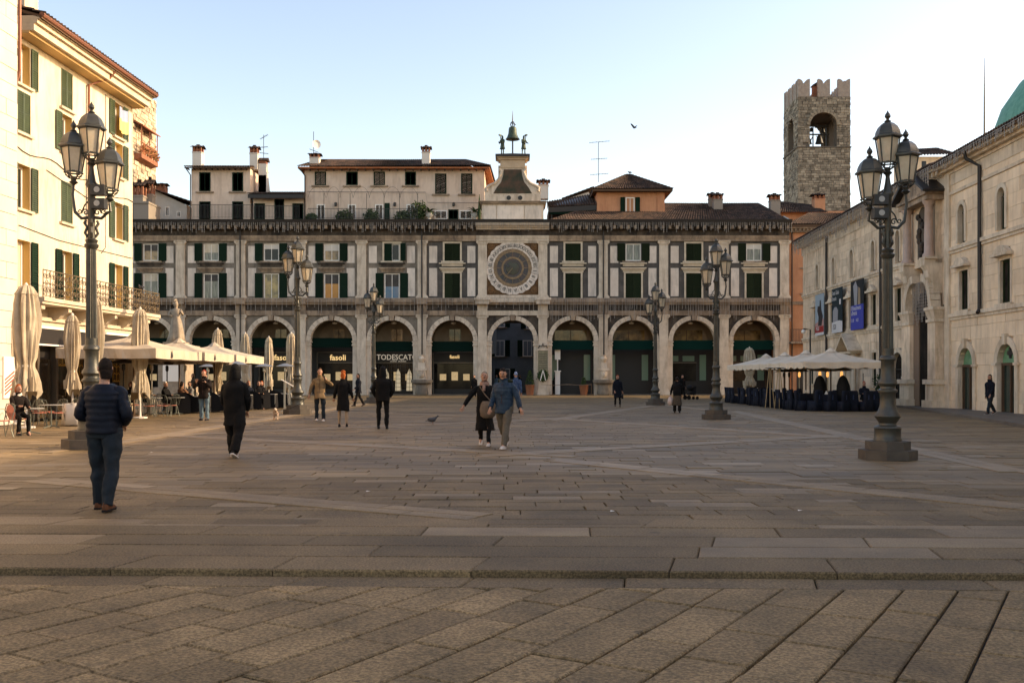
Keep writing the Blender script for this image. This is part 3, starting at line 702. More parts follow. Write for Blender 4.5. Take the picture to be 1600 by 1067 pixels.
def under(par, pts, dz=.14, m=None, name='roof_deck'):
    b = MB(); n = len(pts)
    b.add([(p[0], p[1], p[2] - .03) for p in pts] + [(p[0], p[1], p[2] - dz) for p in pts], [tuple(range(n)), tuple(range(n, 2 * n))[::-1]] + [(i, (i + 1) % n, (i + 1) % n + n, i + n) for i in range(n)])
    return part(name, b, m or wood_m, par)
def gable_roof(par, x0, x1, y0, y1, ze, zr, yr=None):
    """eaves along x at y0 (front) and y1, ridge at yr"""
    yr = (y0 + y1) / 2 if yr is None else yr
    r = tile_roof(par, (x0, y0, ze), (x1, y0, ze), (x1, yr, zr), (x0, yr, zr)); tile_roof(par, (x1, y1, ze), (x0, y1, ze), (x0, yr, zr), (x1, yr, zr))
    under(r, [(x0 + .05, y0 + .05, ze), (x1 - .05, y0 + .05, ze), (x1 - .05, yr, zr), (x0 + .05, yr, zr)]); under(r, [(x0 + .05, yr, zr), (x1 - .05, yr, zr), (x1 - .05, y1, ze), (x0 + .05, y1, ze)])
    return r
def hip_roof(par, x0, x1, y0, y1, ze, zr, rl=0.0, cx=None):
    cx = (x0 + x1) / 2 if cx is None else cx; cy = (y0 + y1) / 2
    a, c = (cx - rl / 2, cy, zr), (cx + rl / 2, cy, zr)
    r = tile_roof(par, (x0, y0, ze), (x1, y0, ze), c, a); tile_roof(par, (x1, y0, ze), (x1, y1, ze), c, c)
    tile_roof(par, (x0, y1, ze), (x0, y0, ze), a, a); tile_roof(par, (x1, y1, ze), (x0, y1, ze), a, c)
    under(par, [(x0 + .04, y0 + .04, ze), (x1 - .04, y0 + .04, ze), (x1 - .04, y1 - .04, ze), (x0 + .04, y1 - .04, ze)], .2)
    return r
def rafters(par, x0, x1, y0, y1, z, step=.55, dz=0.0):
    b = MB(); x = x0 + .2
    while x < x1: b.bar((x, y0, z), (x, y1, z + dz), .09, .12); x += step
    part('rafter_row', b, wood_m, par, kind='stuff')
def chimney(par, x, y, z0, w, h, wallm=None, d=None, capm=None):
    d = d or w; o = part('chimney', MB().box(-w / 2, w / 2, -d / 2, d / 2, 0, h * .68).box(-w / 2 - .04, w / 2 + .04, -d / 2 - .04, d / 2 + .04, h * .68, h * .72), wallm or white_pl, par, (x, y, z0))
    b = MB(); zz = h * .72; hh = h * .2
    for sx in (-1, 0, 1):
        for sy in (-1, 1): b.box(sx * w * .4 - w * .09, sx * w * .4 + w * .09, sy * d * .38 - d * .1, sy * d * .38 + d * .1, zz, zz + hh)
    b.box(-w * .3, w * .3, -d * .3, d * .3, zz, zz + hh * .4)
    part('chimney_vent', b, brick_m, o)
    b = MB(); e = w * .72; f = d * .72
    for k in range(5):
        x0 = -e + 2 * e * k / 5
        b.loft([[Vector((x0, -f, zz + hh)), Vector((x0 + 2 * e / 5, -f, zz + hh)), Vector((x0 + e / 5, -f, zz + hh + .07))], [Vector((x0, 0, zz + hh + h * .1)), Vector((x0 + 2 * e / 5, 0, zz + hh + h * .1)), Vector((x0 + e / 5, 0, zz + hh + .08 + h * .1))], [Vector((x0, f, zz + hh)), Vector((x0 + 2 * e / 5, f, zz + hh)), Vector((x0 + e / 5, f, zz + hh + .07))]])
    b.box(-w * .18, w * .18, -.08, .08, zz + hh + h * .1, zz + hh + h * .17)
    part('chimney_cap', b, tile_m, o)
    return o
def railing(par, pts, z, h=1.0, step=.13, m=None, name='railing', r=.012, top=.022):
    b = MB()
    for a, c in zip(pts[:-1], pts[1:]):
        a, c = Vector((*a, z)), Vector((*c, z)); L = (c - a).length; n = max(1, int(L / step))
        b.bar(a + Vector((0, 0, h)), c + Vector((0, 0, h)), top * 2).bar(a + Vector((0, 0, .08)), c + Vector((0, 0, .08)), top)
        for k in range(n + 1):
            p = a.lerp(c, k / n); b.bar(p, p + Vector((0, 0, h)), r * 2)
    return part(name, b, m or iron, par)
TZ = z_(344.5)
def XD(px, D): return (px - 800) * D / F
def ZD(py, D): return EYE + (589 - py) * D / F
def closed_window(par, x0, x1, y0, y1, D, sm, glass=None, state='closed', sill=False, sur=None):
    a, c = XD(x0, D), XD(x1, D); return window(par, (a + c) / 2, ZD(y1, D), ZD(y0, D), round(c - a, 2), D, state, glass or glass_d, sm, sill=sill, surround=sur, recess=.02)
# pink roof-terrace houses, left of the clock
D1 = 94.0
def house(label, x0, x1, ytop, D, m, depth, ybase=346):
    t = thing('roof_house', label, 'house', (0, 0, 0)); a, c = XD(x0, D), XD(x1, D)
    part('wall', MB().box(a, c, D, D + depth, ZD(ybase, D), ZD(ytop, D)), m, t); return t, a, c
h1, a, c = house('small pink house with two chimneys above the left end of the arcades', 299, 391, 263.5, D1, pink_pl, 5)
gable_roof(h1, a - .5, c + .2, D1 - .7, D1 + 5.6, ZD(263, D1), ZD(252, D1)); rafters(h1, a - .4, c, D1 - .65, D1, ZD(263, D1) - .14)
for x0, x1 in ((311.5, 329), (363, 380)):
    closed_window(h1, x0, x1, 269.5, 299.5, D1, shut_dk, sill=True); closed_window(h1, x0, x1, 315, 344, D1, shut_dk)
chimney(h1, XD(307, D1), D1 + .5, ZD(262, D1), .85, 2.1); chimney(h1, XD(392.5, D1), D1 + 1.2, ZD(262, D1), .75, 2.2)
part('downpipe', MB().tube([(a - .42, D1 - .6, ZD(263, D1)), (a - .05, D1 - .1, ZD(274, D1)), (a - .05, D1 - .1, TZ)], .06, 6), pipe_m, h1)
railing(h1, [(XD(300, D1 - 1.5), D1 - 1.5), (XD(396, D1 - 1.5), D1 - 1.5)], ZD(341, D1 - 1.5), 1.25)
h1b = thing('tall_chimney', 'tall pale chimney stack right of the small pink house', 'chimney', (XD(405.5, D1), D1 + 1.5, ZD(300, D1)))
part('shaft', MB().box(-.38, .38, -.45, .45, 0, 2.9).xprism([(-.45, -.5), (.45, -.5), (1.6, -.5), (.45, 1.8), (-.45, 1.8)], -.37, .37), white_pl, h1b); part('vent', MB().box(-.32, .32, -.4, .4, 2.9, 3.2), brick_m, h1b); part('cap', MB().xprism([(-.6, 3.2), (.6, 3.2), (0, 3.55)], -.5, .5), tile_m, h1b)
h2, a, c = house('low pink roof-terrace annex with three dark shutters', 395.5, 475, 305, D1, pink_pl, 4)
tile_roof(h2, (a - .3, D1 - 1.0, ZD(306, D1)), (c + .2, D1 - 1.0, ZD(306, D1)), (c + .2, D1 + 3, ZD(292, D1)), (a - .3, D1 + 3, ZD(292, D1))); under(h2, [(a - .25, D1 - .95, ZD(306, D1)), (c + .15, D1 - .95, ZD(306, D1)), (c + .15, D1 + 3, ZD(292, D1)), (a - .25, D1 + 3, ZD(292, D1))], .4, pipe_m)
for x0, x1, yt in ((397.5, 414, 318), (429, 444, 311.5), (457, 474, 318)): closed_window(h2, x0, x1, yt, 343, D1, shut_dk)
railing(h2, [(XD(397, D1 - 1.5), D1 - 1.5), (XD(468, D1 - 1.5), D1 - 1.5)], ZD(341, D1 - 1.5), 1.15)
h3, a, c = house('long pink house with seven swags of wire and plants on its roof terrace', 476, 757, 263, D1, pink_pl, 8)
xr3 = XD(766, D1)
r3 = tile_roof(h3, (a - .55, D1 - .8, ZD(263, D1)), (xr3, D1 - .8, ZD(261.5, D1)), (xr3 - 2.6, D1 + 4, ZD(250, D1 + 4)), (a - .55 + 1.2, D1 + 4, ZD(250, D1 + 4)))
tile_roof(h3, (xr3, D1 - .8, ZD(261.5, D1)), (xr3 + .4, D1 + 8.8, ZD(261.5, D1)), (xr3 - 2.6, D1 + 4, ZD(250, D1 + 4)), (xr3 - 2.6, D1 + 4, ZD(250, D1 + 4)))
tile_roof(h3, (xr3, D1 + 8.8, ZD(263, D1)), (a - .5, D1 + 8.8, ZD(263, D1)), (a + .65, D1 + 4, ZD(250, D1 + 4)), (xr3 - 2.6, D1 + 4, ZD(250, D1 + 4)))
under(h3, [(a - .5, D1 - .75, ZD(263, D1)), (xr3 - .05, D1 - .75, ZD(263, D1)), (xr3 + .3, D1 + 8.7, ZD(263, D1)), (a - .5, D1 + 8.7, ZD(263, D1))], .16, mat('orange_glow_soffit', (.42, .16, .06), (.3, .1, .04), 3, .8)); rafters(h3, a - .4, xr3, D1 - .75, D1, ZD(263, D1) - .22, .75)  # orange of light reflected under the eaves is put into the soffit colour
for x0, x1, y1 in ((492, 509.5, 290), (541, 559, 290), (584, 601.5, 290), (633, 650, 290)): closed_window(h3, x0, x1, 268.5, y1, D1, shut_dk, sill=True)
for x0, x1 in ((680, 697.5), (720.5, 738)): closed_window(h3, x0, x1, 271.5, 303.5, D1, shut_lt if 0 else shut_dk, sill=True)
for x0, x1 in ((495, 508), (543.5, 556.5), (586, 599), (635, 648)): closed_window(h3, x0, x1, 319.5, 344, D1, shut_dk, glass_b, 'open' if x0 == 586 and 0 else 'none', sur=None)
part('window_shutter', MB().box(XD(601, D1), XD(609, D1), D1 - .06, D1 - .003, TZ, ZD(317.5, D1)), shut_dk, h3)
for x0, x1, g in ((679, 699, glass_b), (700.5, 716, None), (718, 738, glass_b)):
    if g: closed_window(h3, x0, x1, 329, 343, D1, shut_dk, g, 'none')
    else: closed_window(h3, x0, x1, 327.5, 343, D1, shut_dk)
chimney(h3, XD(485, D1) + .2, D1 + 1.2, ZD(259, D1), .9, 1.35, white_pl); chimney(h3, XD(492, D1) + .3, D1 + 2.6, ZD(256, D1), .6, .9, white_pl); chimney(h3, XD(665, D1), D1 + .6, ZD(260, D1), .75, 1.95, white_pl)
part('downpipe', MB().tube([(a - .45, D1 - .7, ZD(263, D1)), (a + .05, D1 - .1, ZD(275, D1)), (a + .05, D1 - .1, TZ)], .07, 6), pipe_m, h3)
railing(h3, [(XD(481, D1 - 1.5), D1 - 1.5), (XD(652, D1 - 1.5), D1 - 1.5)], ZD(342, D1 - 1.5), .95)
b = MB(); xs = [(484, 512), (513, 535), (533, 554), (554, 580), (579, 603), (602, 628), (626, 655)]
for x0, x1 in xs: b.tube([(XD(x0 + (x1 - x0) * t / 10, D1), D1 - .9, ZD(312 - 17 * sin(pi * t / 10) ** .6, D1)) for t in range(11)], .014, 4)
b.tube([(XD(480, D1), D1 - .15, ZD(300, D1)), (XD(665, D1), D1 - .15, ZD(301, D1)), (XD(668, D1), D1 - .15, ZD(317, D1)), (XD(750, D1), D1 - .15, ZD(317.5, D1))], .022, 4)
for x in (509, 531, 549.5, 575, 602, 626, 654): b.bar((XD(x, D1), D1 - .9, ZD(305, D1)), (XD(x, D1), D1 - .9, TZ), .04)
part('wire_swags', b, wire_m, h3)
for x in (525, 617, 709): part('wall_lamp', MB().lathe([(.02, -.2), (.13, -.15), (.13, .15), (.02, .22)], 8), iron, h3, (XD(x, D1), D1 - .15, ZD(320, D1)))
def bush(name, label, cat, loc, rx, rz, n, size, m, seed=0, pot=None, grp=None, trunk=True):
    rr = random.Random(seed); t = thing(name, label, cat, loc, group=grp); b = MB()
    for k in range(n):
        u = rr.uniform(0, 2 * pi); w = rr.uniform(-1, 1); r = rr.random() ** .4
        p = Vector((cos(u) * math.sqrt(1 - w * w) * rx * r, sin(u) * math.sqrt(1 - w * w) * rx * r, rz + w * rz * r))
        p += Vector((mnoise.noise(p * 2 + Vector((seed, 0, 0))), mnoise.noise(p * 2 + Vector((0, seed, 5))), 0)) * rx * .4
        d = Vector((rr.gauss(0, 1), rr.gauss(0, 1), rr.gauss(0, 1))).normalized() * size; e = d.orthogonal().normalized() * size * .45
        b.add([p, p + d * .5 + e, p + d, p + d * .5 - e], [(0, 1, 2, 3)])
    part('foliage', b, m, t)
    part('stem', MB().tube([(0, 0, -.1), (0, 0, rz)], .03, 5), wood_m, t)
    if pot: part('pot', MB().lathe([(pot * .65, -pot * 1.3), (pot, -.05), (pot * 1.1, 0), (pot * .8, -.04)], 12), terra, t)
    return t
for k, (x, w, h) in enumerate(((538, .75, .62), (580, .7, .65), (629, .75, .6), (655, .8, 1.05), (487, .45, .45))):
    bush('potted_bush', ['round dark potted bush, first from the left on the roof terrace', 'potted bush in the middle of the roof terrace', 'potted bush right of the open dark shutter on the roof terrace', 'taller loose bush at the right end of the terrace railing', 'low bush at the left end of the terrace railing by the downpipe'][k], 'plant', (XD(x, D1 - .5), D1 - .5, TZ + .35), w, h, 500, .2, leaf_d, k + 3, .3)
def potpalm(label, px, D=D1 - .8, zb=None):
    t = thing('potted_palm', label, 'plant', (XD(px, D), D, ZD(343, D))); part('urn', MB().lathe([(.2, 0), (.12, .1), (.3, .3), (.36, .55), (.42, .6), (.3, .58)], 12), white_pl, t)
    b = MB()
    for k in range(22):
        a = k * 2.4; el = .2 + .9 * ((k * 7) % 10) / 10; L = .95
        pts = [Vector((cos(a) * L * s * cos(el * (1 - s * .4)), sin(a) * L * s * cos(el), .7 + L * (s * sin(el) * 1.3 - s * s * .7))) for s in (0, .25, .5, .75, 1)]
        for i in range(4):
            d = Vector((-sin(a), cos(a), 0)) * (.11, .12, .1, .06, .01)[i]; d2 = Vector((-sin(a), cos(a), 0)) * (.12, .1, .06, .01)[i]
            b.add([pts[i] - d, pts[i] + d, pts[i + 1] + d2, pts[i + 1] - d2], [(0, 1, 2, 3)])
    part('fronds', b, leaf_d, t); part('trunk', MB().tube([(0, 0, .4), (0, 0, .8)], .1, 7), wood_m, t)
potpalm('cycad in a pale urn between the bush and the blue windows', 671); potpalm('cycad in a pale urn beside the clock tower attic', 742)
cy = thing('column_cypress', 'thin dark cypress standing beside the clock tower attic', 'tree', (XD(749, D1 - 1), D1 - 1, TZ)); part('foliage', MB().lathe([(.05, 0), (.13, .6), (.15, 1.4), (.1, 2.2), (.02, 3.0)], 9), leaf_d, cy); part('stem', MB().tube([(0, 0, -.1), (0, 0, .5)], .04, 5), wood_m, cy)
# right of the clock: terrace shelter, orange turret house, big roof
t4 = thing('roof_house', 'low tiled roof shelter with green fascia right of the clock tower', 'house')
D2 = 93.0
part('wall', MB().box(XD(858, D2), XD(940, D2), D2 + 2, D2 + 6, TZ - .4, ZD(322, D2)), mat('brown_boarding', (.05, .03, .02), rough=.8), t4); part('fascia', MB().box(XD(857, D2), XD(931, D2), D2 - .4, D2 - .3, ZD(336, D2), ZD(327, D2)), awn_g, t4)
tile_roof(t4, (XD(856, D2), D2 - .5, ZD(325, D2)), (XD(934, D2), D2 - .5, ZD(321, D2)), (XD(934, D2), D2 + 4, ZD(303, D2 + 4)), (XD(856, D2), D2 + 4, ZD(315.5, D2 + 4)))
under(t4, [(XD(857, D2), D2 - .45, ZD(325, D2)), (XD(933, D2), D2 - .45, ZD(321, D2)), (XD(933, D2), D2 + 4, ZD(303, D2 + 4)), (XD(857, D2), D2 + 4, ZD(315.5, D2 + 4))], .5, pipe_m)
b = MB()
for x in (862, 880, 900, 920): b.bar((XD(x, D2), D2 - .2, TZ - .3), (XD(x, D2), D2 - .2, ZD(328, D2)), .08)
part('post_row', b, iron, t4)
t4b = thing('roof_house', 'pale side gable roof half hidden behind the orange turret house', 'house')
D2b = 101; part('wall', MB().prism([(XD(885, D2b), ZD(330, D2b)), (XD(885, D2b), ZD(311, D2b)), (XD(920, D2b), ZD(300, D2b)), (XD(925, D2b), ZD(330, D2b))], D2b, D2b + 3), white_pl, t4b)
tile_roof(t4b, (XD(878, D2b), D2b - .5, ZD(312, D2b)), (XD(878, D2b), D2b + 3, ZD(312, D2b)), (XD(928, D2b), D2b + 3, ZD(293.5, D2b)), (XD(928, D2b), D2b - .5, ZD(293.5, D2b)))
chimney(t4b, XD(849, 96), 96, ZD(312, 96), .95, 1.85, white_pl)
t5, a, c = house('orange turret house with a hipped tile roof and one window', 932.5, 1038.5, 297, D2 - .5, orange_pl, 6, 340)
Dt = D2 - .5
hip_roof(t5, XD(926, Dt - .8), XD(1052, Dt - .8), Dt - .8, Dt + 6.8, ZD(295, Dt - .8), ZD(273, Dt + 3), .3, XD(982, Dt + 3))
window(t5, XD(984.5, Dt), ZD(333, Dt), ZD(308.5, Dt), .85, Dt, 'open', glass_w, shut_dk, surround=None, recess=.03)
for x0, x1 in ((933, 943), (1027, 1038)): part('corner_pilaster', MB().box(XD(x0, Dt), XD(x1, Dt), Dt - .06, Dt, ZD(339, Dt), ZD(299, Dt)), orange_pl, t5)
t6 = thing('palace_roof', 'wide dark clay tile roof over the right arcade wing', 'roof')
EZ = z_(347); y0 = YF - .95; yR = YF + 7.5; ZR = ZD(318, yR)
tile_roof(t6, (XD(858, y0), y0, EZ), (XD(1233, y0), y0, EZ), (XD(1185, yR), yR, ZR), (XD(940, yR), yR, ZR), 'tiled_slope')
tile_roof(t6, (XD(1233, y0), y0, EZ), (XD(1233, y0), YF + 16, EZ), (XD(1185, yR), yR + .2, ZR), (XD(1185, yR), yR, ZR), 'tiled_slope')
tile_roof(t6, (XD(1233, y0), YF + 16, EZ), (XD(858, y0), YF + 16, EZ), (XD(940, yR), yR, ZR), (XD(1185, yR), yR, ZR), 'tiled_slope')
under(t6, [(XD(859, y0), y0 + .1, EZ), (XD(1232, y0), y0 + .1, EZ), (XD(1185, yR), yR, ZR), (XD(940, yR), yR, ZR)], .3, pipe_m)
chimney(t6, XD(1113, 95.2), 95.2, ZD(330, 95), .7, 1.7, mat('grey_render', (.26, .22, .18), rough=.9)); chimney(t6, XD(1121, 94), 94, ZD(335, 94), .85, 1.9, MATS['grey_render']); chimney(t6, XD(1210, 94), 94, ZD(337, 94), .9, 1.95, MATS['grey_render'])
part('roof_window', MB().bar((XD(1222, 92), 92, ZD(341, 92) + .1), (XD(1236, 92), 92, ZD(347, 92)), 1.0, .1), mat('skylight_glass', (.3, .36, .4), rough=.1), t6)
# orange corner building beyond the right palazzo
t7 = thing('corner_building', 'orange plastered building squeezed between the arcades and the stone palazzo', 'building'); x0, x1 = xr + .003, 34; Dc = YF + .35
part('wall', MB().box(x0, x1, Dc, Dc + 9, 0, z_(357)), orange_pl, t7); part('cornice', MB().box(x0, x1, Dc - .5, Dc, z_(357), z_(352)).box(x0, x1, Dc - .25, Dc + .01, z_(363), z_(357) - .003), cornice_m, t7)
b = MB(); x = x0 + .2
while x < 30: b.box(x, x + .15, Dc - .42, Dc - .26, z_(361), z_(357.1)); x += .35
part('dentil_row', b, cornice_m, t7, kind='stuff')
part('string_course', MB().box(x0, x1, Dc - .08, Dc, z_(476), z_(470.5)), cornice_m, t7); part('balcony', MB().box(x0 + .05, x0 + 3, Dc - .8, Dc, z_(537), z_(534)), cornice_m, t7)
railing(t7, [(x0 + .05, Dc - .75), (x0 + 3, Dc - .75)], z_(534), 1.1); part('downpipe', MB().tube([(x0 + .35, Dc - .12, z_(357)), (x0 + .35, Dc - .12, 0)], .06, 6), pipe_m, t7)
tile_roof(t7, (x0 - .2, Dc - .6, z_(351)), (x1, Dc - .6, z_(351)), (x1, Dc + 5, z_(318)), (x0 + 3.4, Dc + 5, z_(318)))
under(t7, [(x0 - .1, Dc - .55, z_(351)), (x1, Dc - .55, z_(351)), (x1, Dc + 5, z_(318)), (x0 + 3.4, Dc + 5, z_(318))], .25)
part('door_void', MB().box(x0 + .8, x0 + 2.2, Dc - .04, Dc - .003, 0, 2.6), shop_dk, t7)
for zz in (z_(440), z_(400)): window(t7, x0 + 1.9, zz - 1.0, zz + .7, .95, Dc, 'closed', glass_d, shut_dk, surround=None, recess=.03)
t8 = thing('roof_house', 'dark tiled roof with a small chimney at the foot of the stone tower', 'house')
D3 = 104; part('wall', MB().box(XD(1205, D3), XD(1330, D3), D3, D3 + 6, 8, ZD(330, D3)), orange_pl, t8)
tile_roof(t8, (XD(1200, D3), D3 - .8, ZD(334, D3)), (XD(1290, D3), D3 - .8, ZD(334, D3)), (XD(1270, D3 + 4), D3 + 4, ZD(321, D3 + 4)), (XD(1215, D3 + 4), D3 + 4, ZD(314, D3 + 4)))
chimney(t8, XD(1288, D3), D3 + 2, ZD(327, D3), 1.1, 1.9, orange_pl)
# ------------------------------------------------------------- stone tower with bells
tw = thing('stone_tower', 'tall rough stone bell tower with swallowtail battlements', 'tower'); DT = 115.0
tx0, tx1, ty1 = XD(1247, DT), XD(1328.5, DT), DT + 6.0; tz1 = ZD(151.5, DT)
stone_mats = [mat('tower_stone', (.36, .29, .205), (.20, .16, .115), 1.4, .9, .6, 12, var=.4, attr=True), mat('tower_mortar', (.13, .105, .08), rough=.95)]
def opening_x(z, xc, hw, zb, zs, zt):       # half width of a pointed opening at height z
    if z < zb or z > zt: return 0
    if z <= zs: return hw
    t = (z - zs) / (zt - zs); return hw * math.sqrt(max(0, 1 - t ** 2.2))
oz = (ZD(229, DT), ZD(196, DT), ZD(176, DT)); W1 = tx1 - tx0; D_1 = ty1 - DT
oc = {'f': (XD(1286.5, DT) - tx0, 1.55), 's': (D_1 * .5, 1.25)}
def rubble(face, b):
    L = W1 if face in ('f', 'b') else D_1; key = 'f' if face in ('f', 'b') else 's'; xc, hw = oc[key]
    z = 4.0 if 0 else ZD(345, DT)
    while z < tz1:
        h = rnd.uniform(.22, .36); h = min(h, tz1 - z) if tz1 - z > .1 else tz1 - z + .001
        s = -rnd.uniform(0, .3)
        while s < L:
            l = rnd.uniform(.3, .75); a, e = max(s, 0), min(s + l, L); s += l
            if e - a < .06: continue
            o = opening_x(z + h / 2, xc, hw, oz[0], oz[1], oz[2])
            segs = [(a, e)]
            if o:
                segs = [(u, v) for u, v in ((a, min(e, xc - o)), (max(a, xc + o), e)) if v - u > .05]
            for u, v in segs:
                p = rnd.uniform(.0, .07); g = .018
                if rnd.random() < .012: p = -.1
                if face == 'f': bx = (tx0 + u + g, tx0 + v - g, DT - p, DT + .3)
                elif face == 'b': bx = (tx0 + u + g, tx0 + v - g, ty1 - .3, ty1 + p)
                elif face == 's': bx = (tx0 - p, tx0 + .3, DT + u + g, DT + v - g)
                else: bx = (tx1 - .3, tx1 + p, DT + u + g, DT + v - g)
                b.box(*bx, z + g, z + h - g * .6, rnd.random())
        z += h
b = MB()
for f_ in 'fbsr': rubble(f_, b)
o = ob('rubble_masonry', b.mesh('rubble_masonry', stone_mats, fix=False), tw, kind='stuff')
b = MB(); th = 1.1
def core(b):
    i = .06; zb = 0
    for (lo, hi, f_) in ((zb, oz[0], 0), (oz[2] + .25, tz1, 0)): b.box(tx0 + i, tx1 - i, DT + i, ty1 - i, lo, hi)
    n = 10
    for k in range(n + 4):
        z0 = oz[0] if k == 0 else oz[1] + (oz[2] - oz[1]) * (k - 1) / n; z1 = oz[1] if k == 0 else oz[1] + (oz[2] - oz[1]) * k / n
        if k > n: break
        zz = (z0 + z1) / 2
        of = opening_x(zz, *oc['f'], *oz); os_ = opening_x(zz, *oc['s'], *oz)
        for y0, y1 in ((DT + i, DT + th), (ty1 - th, ty1 - i)):
            b.box(tx0 + i, tx0 + oc['f'][0] - of, y0, y1, z0, z1); b.box(tx0 + oc['f'][0] + of, tx1 - i, y0, y1, z0, z1)
        for x0, x1 in ((tx0 + i, tx0 + th), (tx1 - th, tx1 - i)):
            b.box(x0, x1, DT + th, DT + oc['s'][0] - os_, z0, z1); b.box(x0, x1, DT + oc['s'][0] + os_, ty1 - th, z0, z1)
    b.box(tx0 + i, tx1 - i, DT + i, ty1 - i, oz[2] - .02, oz[2] + .25)
core(b); part('core_wall', b, stone_mats[1], tw)
part('string_course', MB().box(tx0 - .12, tx1 + .12, DT - .12, ty1 + .12, oz[0] - .16, oz[0] - .02), stone_mats[1], tw)
# voussoirs round the belfry arch
for k in range(14):
    a = pi * (k + .5) / 14; xc = tx0 + oc['f'][0]; r = 1.72
    p = Vector((xc + r * cos(a), DT - .05, oz[1] + (oz[2] - oz[1] + .12) * sin(a))); d = Vector((cos(a), 0, sin(a)))
    part('voussoir', MB().bar(p - d * .16, p + d * .22, .34, .3, (0, 1, 0)), mat('voussoir_stone', (.36, .29, .20), (.22, .17, .12), 3, .9, .3) if k == 0 else MATS['voussoir_stone'], tw)
merl_m = mat('merlon_stone', (.40, .32, .25), (.30, .24, .19), 3, .8, .2, 18, streak=(.25, .18, .14), streak_amt=.4)
def merlon(w, d, h):
    b = MB(); n = 6; pts = [(-w / 2, 0), (-w / 2, h)]
    pts += [(-w / 2 + w * .42 * sin(t / n * pi / 2), h - h * .24 * (1 - cos(t / n * pi / 2))) for t in range(1, n + 1)]
    pts += [(w / 2 - w * .42 * sin(t / n * pi / 2), h - h * .24 * (1 - cos(t / n * pi / 2))) for t in range(n, -1, -1)] + [(w / 2, 0)]
    return b.prism(pts, -d / 2, d / 2).mesh('merlon', merl_m)
mw, mh = 1.38, ZD(123.5, DT) - tz1
mm = merlon(mw, .5, mh)
for x in (tx0 + mw / 2, tx0 + mw / 2 + (W1 - mw) / 2, tx1 - mw / 2):
    ob('merlon', mm, tw, (x, DT + .25, tz1)); ob('merlon', mm, tw, (x, ty1 - .25, tz1))
ms = merlon(1.2, .5, mh)
for y in (DT + 1.4, DT + 3.0, DT + 4.6):
    ob('merlon', ms, tw, (tx0 + .25, y, tz1), pi / 2); ob('merlon', ms, tw, (tx1 - .25, y, tz1), pi / 2)
tb = thing('tower_bells', 'dark bells in their iron frame inside the stone tower opening', 'bells', (tx0 + oc['f'][0], DT + 3, oz[0]))
for x, s, z in ((-.75, .55, 1.3), (.45, .8, 1.5), (.9, .4, 2.6), (-.5, .4, 2.7)): part('bell', MB().lathe([(.62 * s, -.6 * s), (.5 * s, -.3 * s), (.36 * s, .4 * s), (.2 * s, .6 * s), (.03, .7 * s)], 14), iron, tb, (x, 0, z), smooth=True)
b = MB()
for x in (-1.5, -.2, 1.4): b.bar((x, .3, 0), (x, .3, 3.4), .12)
b.bar((-1.6, 0, 2.1), (1.6, 0, 2.1), .16).bar((-1.6, 0, 3.1), (1.6, 0, 3.1), .16).bar((-1.6, .3, .25), (1.6, .3, .25), .05).bar((-1.6, .3, .7), (1.6, .3, .7), .05)
for k in range(12): b.bar((-1.5 + k * .27, .3, 0), (-1.5 + k * .27, .3, .7), .03)
b.bar((-1.3, -.3, 0), (-.2, .3, 2), .08).bar((1.2, -.3, 0), (.2, .3, 2), .08); part('frame', b, iron, tb)
bt = thing('turret_chimney', 'brick chimney rising between the tower merlons', 'chimney', (XD(1275, DT + 1), DT + 1.2, tz1)); part('shaft', MB().box(-.35, .35, -.35, .35, -.2, 1.5), brick_m, bt); part('cap', MB().box(-.45, .45, -.45, .45, 1.5, 1.62).prism([(-.45, 1.62), (.45, 1.62), (0, 1.9)], -.45, .45), tile_m, bt)
# ------------------------------------------------------------- far left: small houses behind the left palazzo
D4 = 96
t9, a, c = house('white house with a low sloping tile roof seen past the left building', 236, 292, 320, D4, white_pl, 6, 346)
b = MB(); part('gable', MB().prism([(a, ZD(321, D4)), (c, ZD(321, D4)), (XD(240, D4), ZD(297, D4)), (a, ZD(296, D4))], D4 + .01, D4 + 6), white_pl, t9)
tile_roof(t9, (c + .5, D4 - .6, ZD(317, D4)), (c + .5, D4 + 6, ZD(317, D4)), (XD(240, D4), D4 + 6, ZD(297, D4)), (XD(240, D4), D4 - .6, ZD(297, D4)))
closed_window(t9, 258, 265, 323, 338, D4, shut_dk, glass_d, 'none'); closed_window(t9, 276, 283, 330, 340, D4, shut_dk, glass_d, 'none')
chimney(t9, XD(247, D4), D4 + 1, ZD(306, D4), .9, 1.3, brick_m)
gre = MATS['grey_render']
for k, (px, yt, yb, w) in enumerate(((218, 287, 346, 1.0), (234.5, 280, 346, .75))):
    t = thing('old_chimney', ['squat grey chimney pot beside the left palazzo', 'slim grey chimney behind the squat one'][k], 'chimney', (XD(px, 92 + k), 92 + k, TZ - .3)); h = ZD(yt, 92) - TZ + .3
    chimney(t, 0, 0, 0, w, h, gre)
b = MB(); D5 = 91; t = single('grey_dormer', MB().box(XD(209, D5), XD(232, D5), D5, D5 + 3, TZ - .2, ZD(318, D5)).box(XD(208, D5), XD(233, D5), D5 - .1, D5 + 3.1, ZD(318, D5), ZD(315, D5)), gre, 'low grey rendered dormer on the roof beside the left palazzo', 'dormer')
t10 = thing('turret_room', 'small tiled turret on the roof of the right stone palazzo', 'house'); D6 = 78
part('wall', MB().box(XD(1427, D6), XD(1475, D6), D6, D6 + 4, 10, ZD(245, D6)), istria, t10)
tile_roof(t10, (XD(1423, D6), D6 - .4, ZD(245, D6)), (XD(1495, D6), D6 - .4, ZD(243, D6)), (XD(1480, D6), D6 + 2, ZD(232, D6 + 2)), (XD(1440, D6), D6 + 2, ZD(234, D6 + 2))); part('window', MB().box(XD(1440, D6), XD(1447, D6), D6 - .02, D6 + .02, ZD(275, D6), ZD(252, D6)), glass_d, t10)
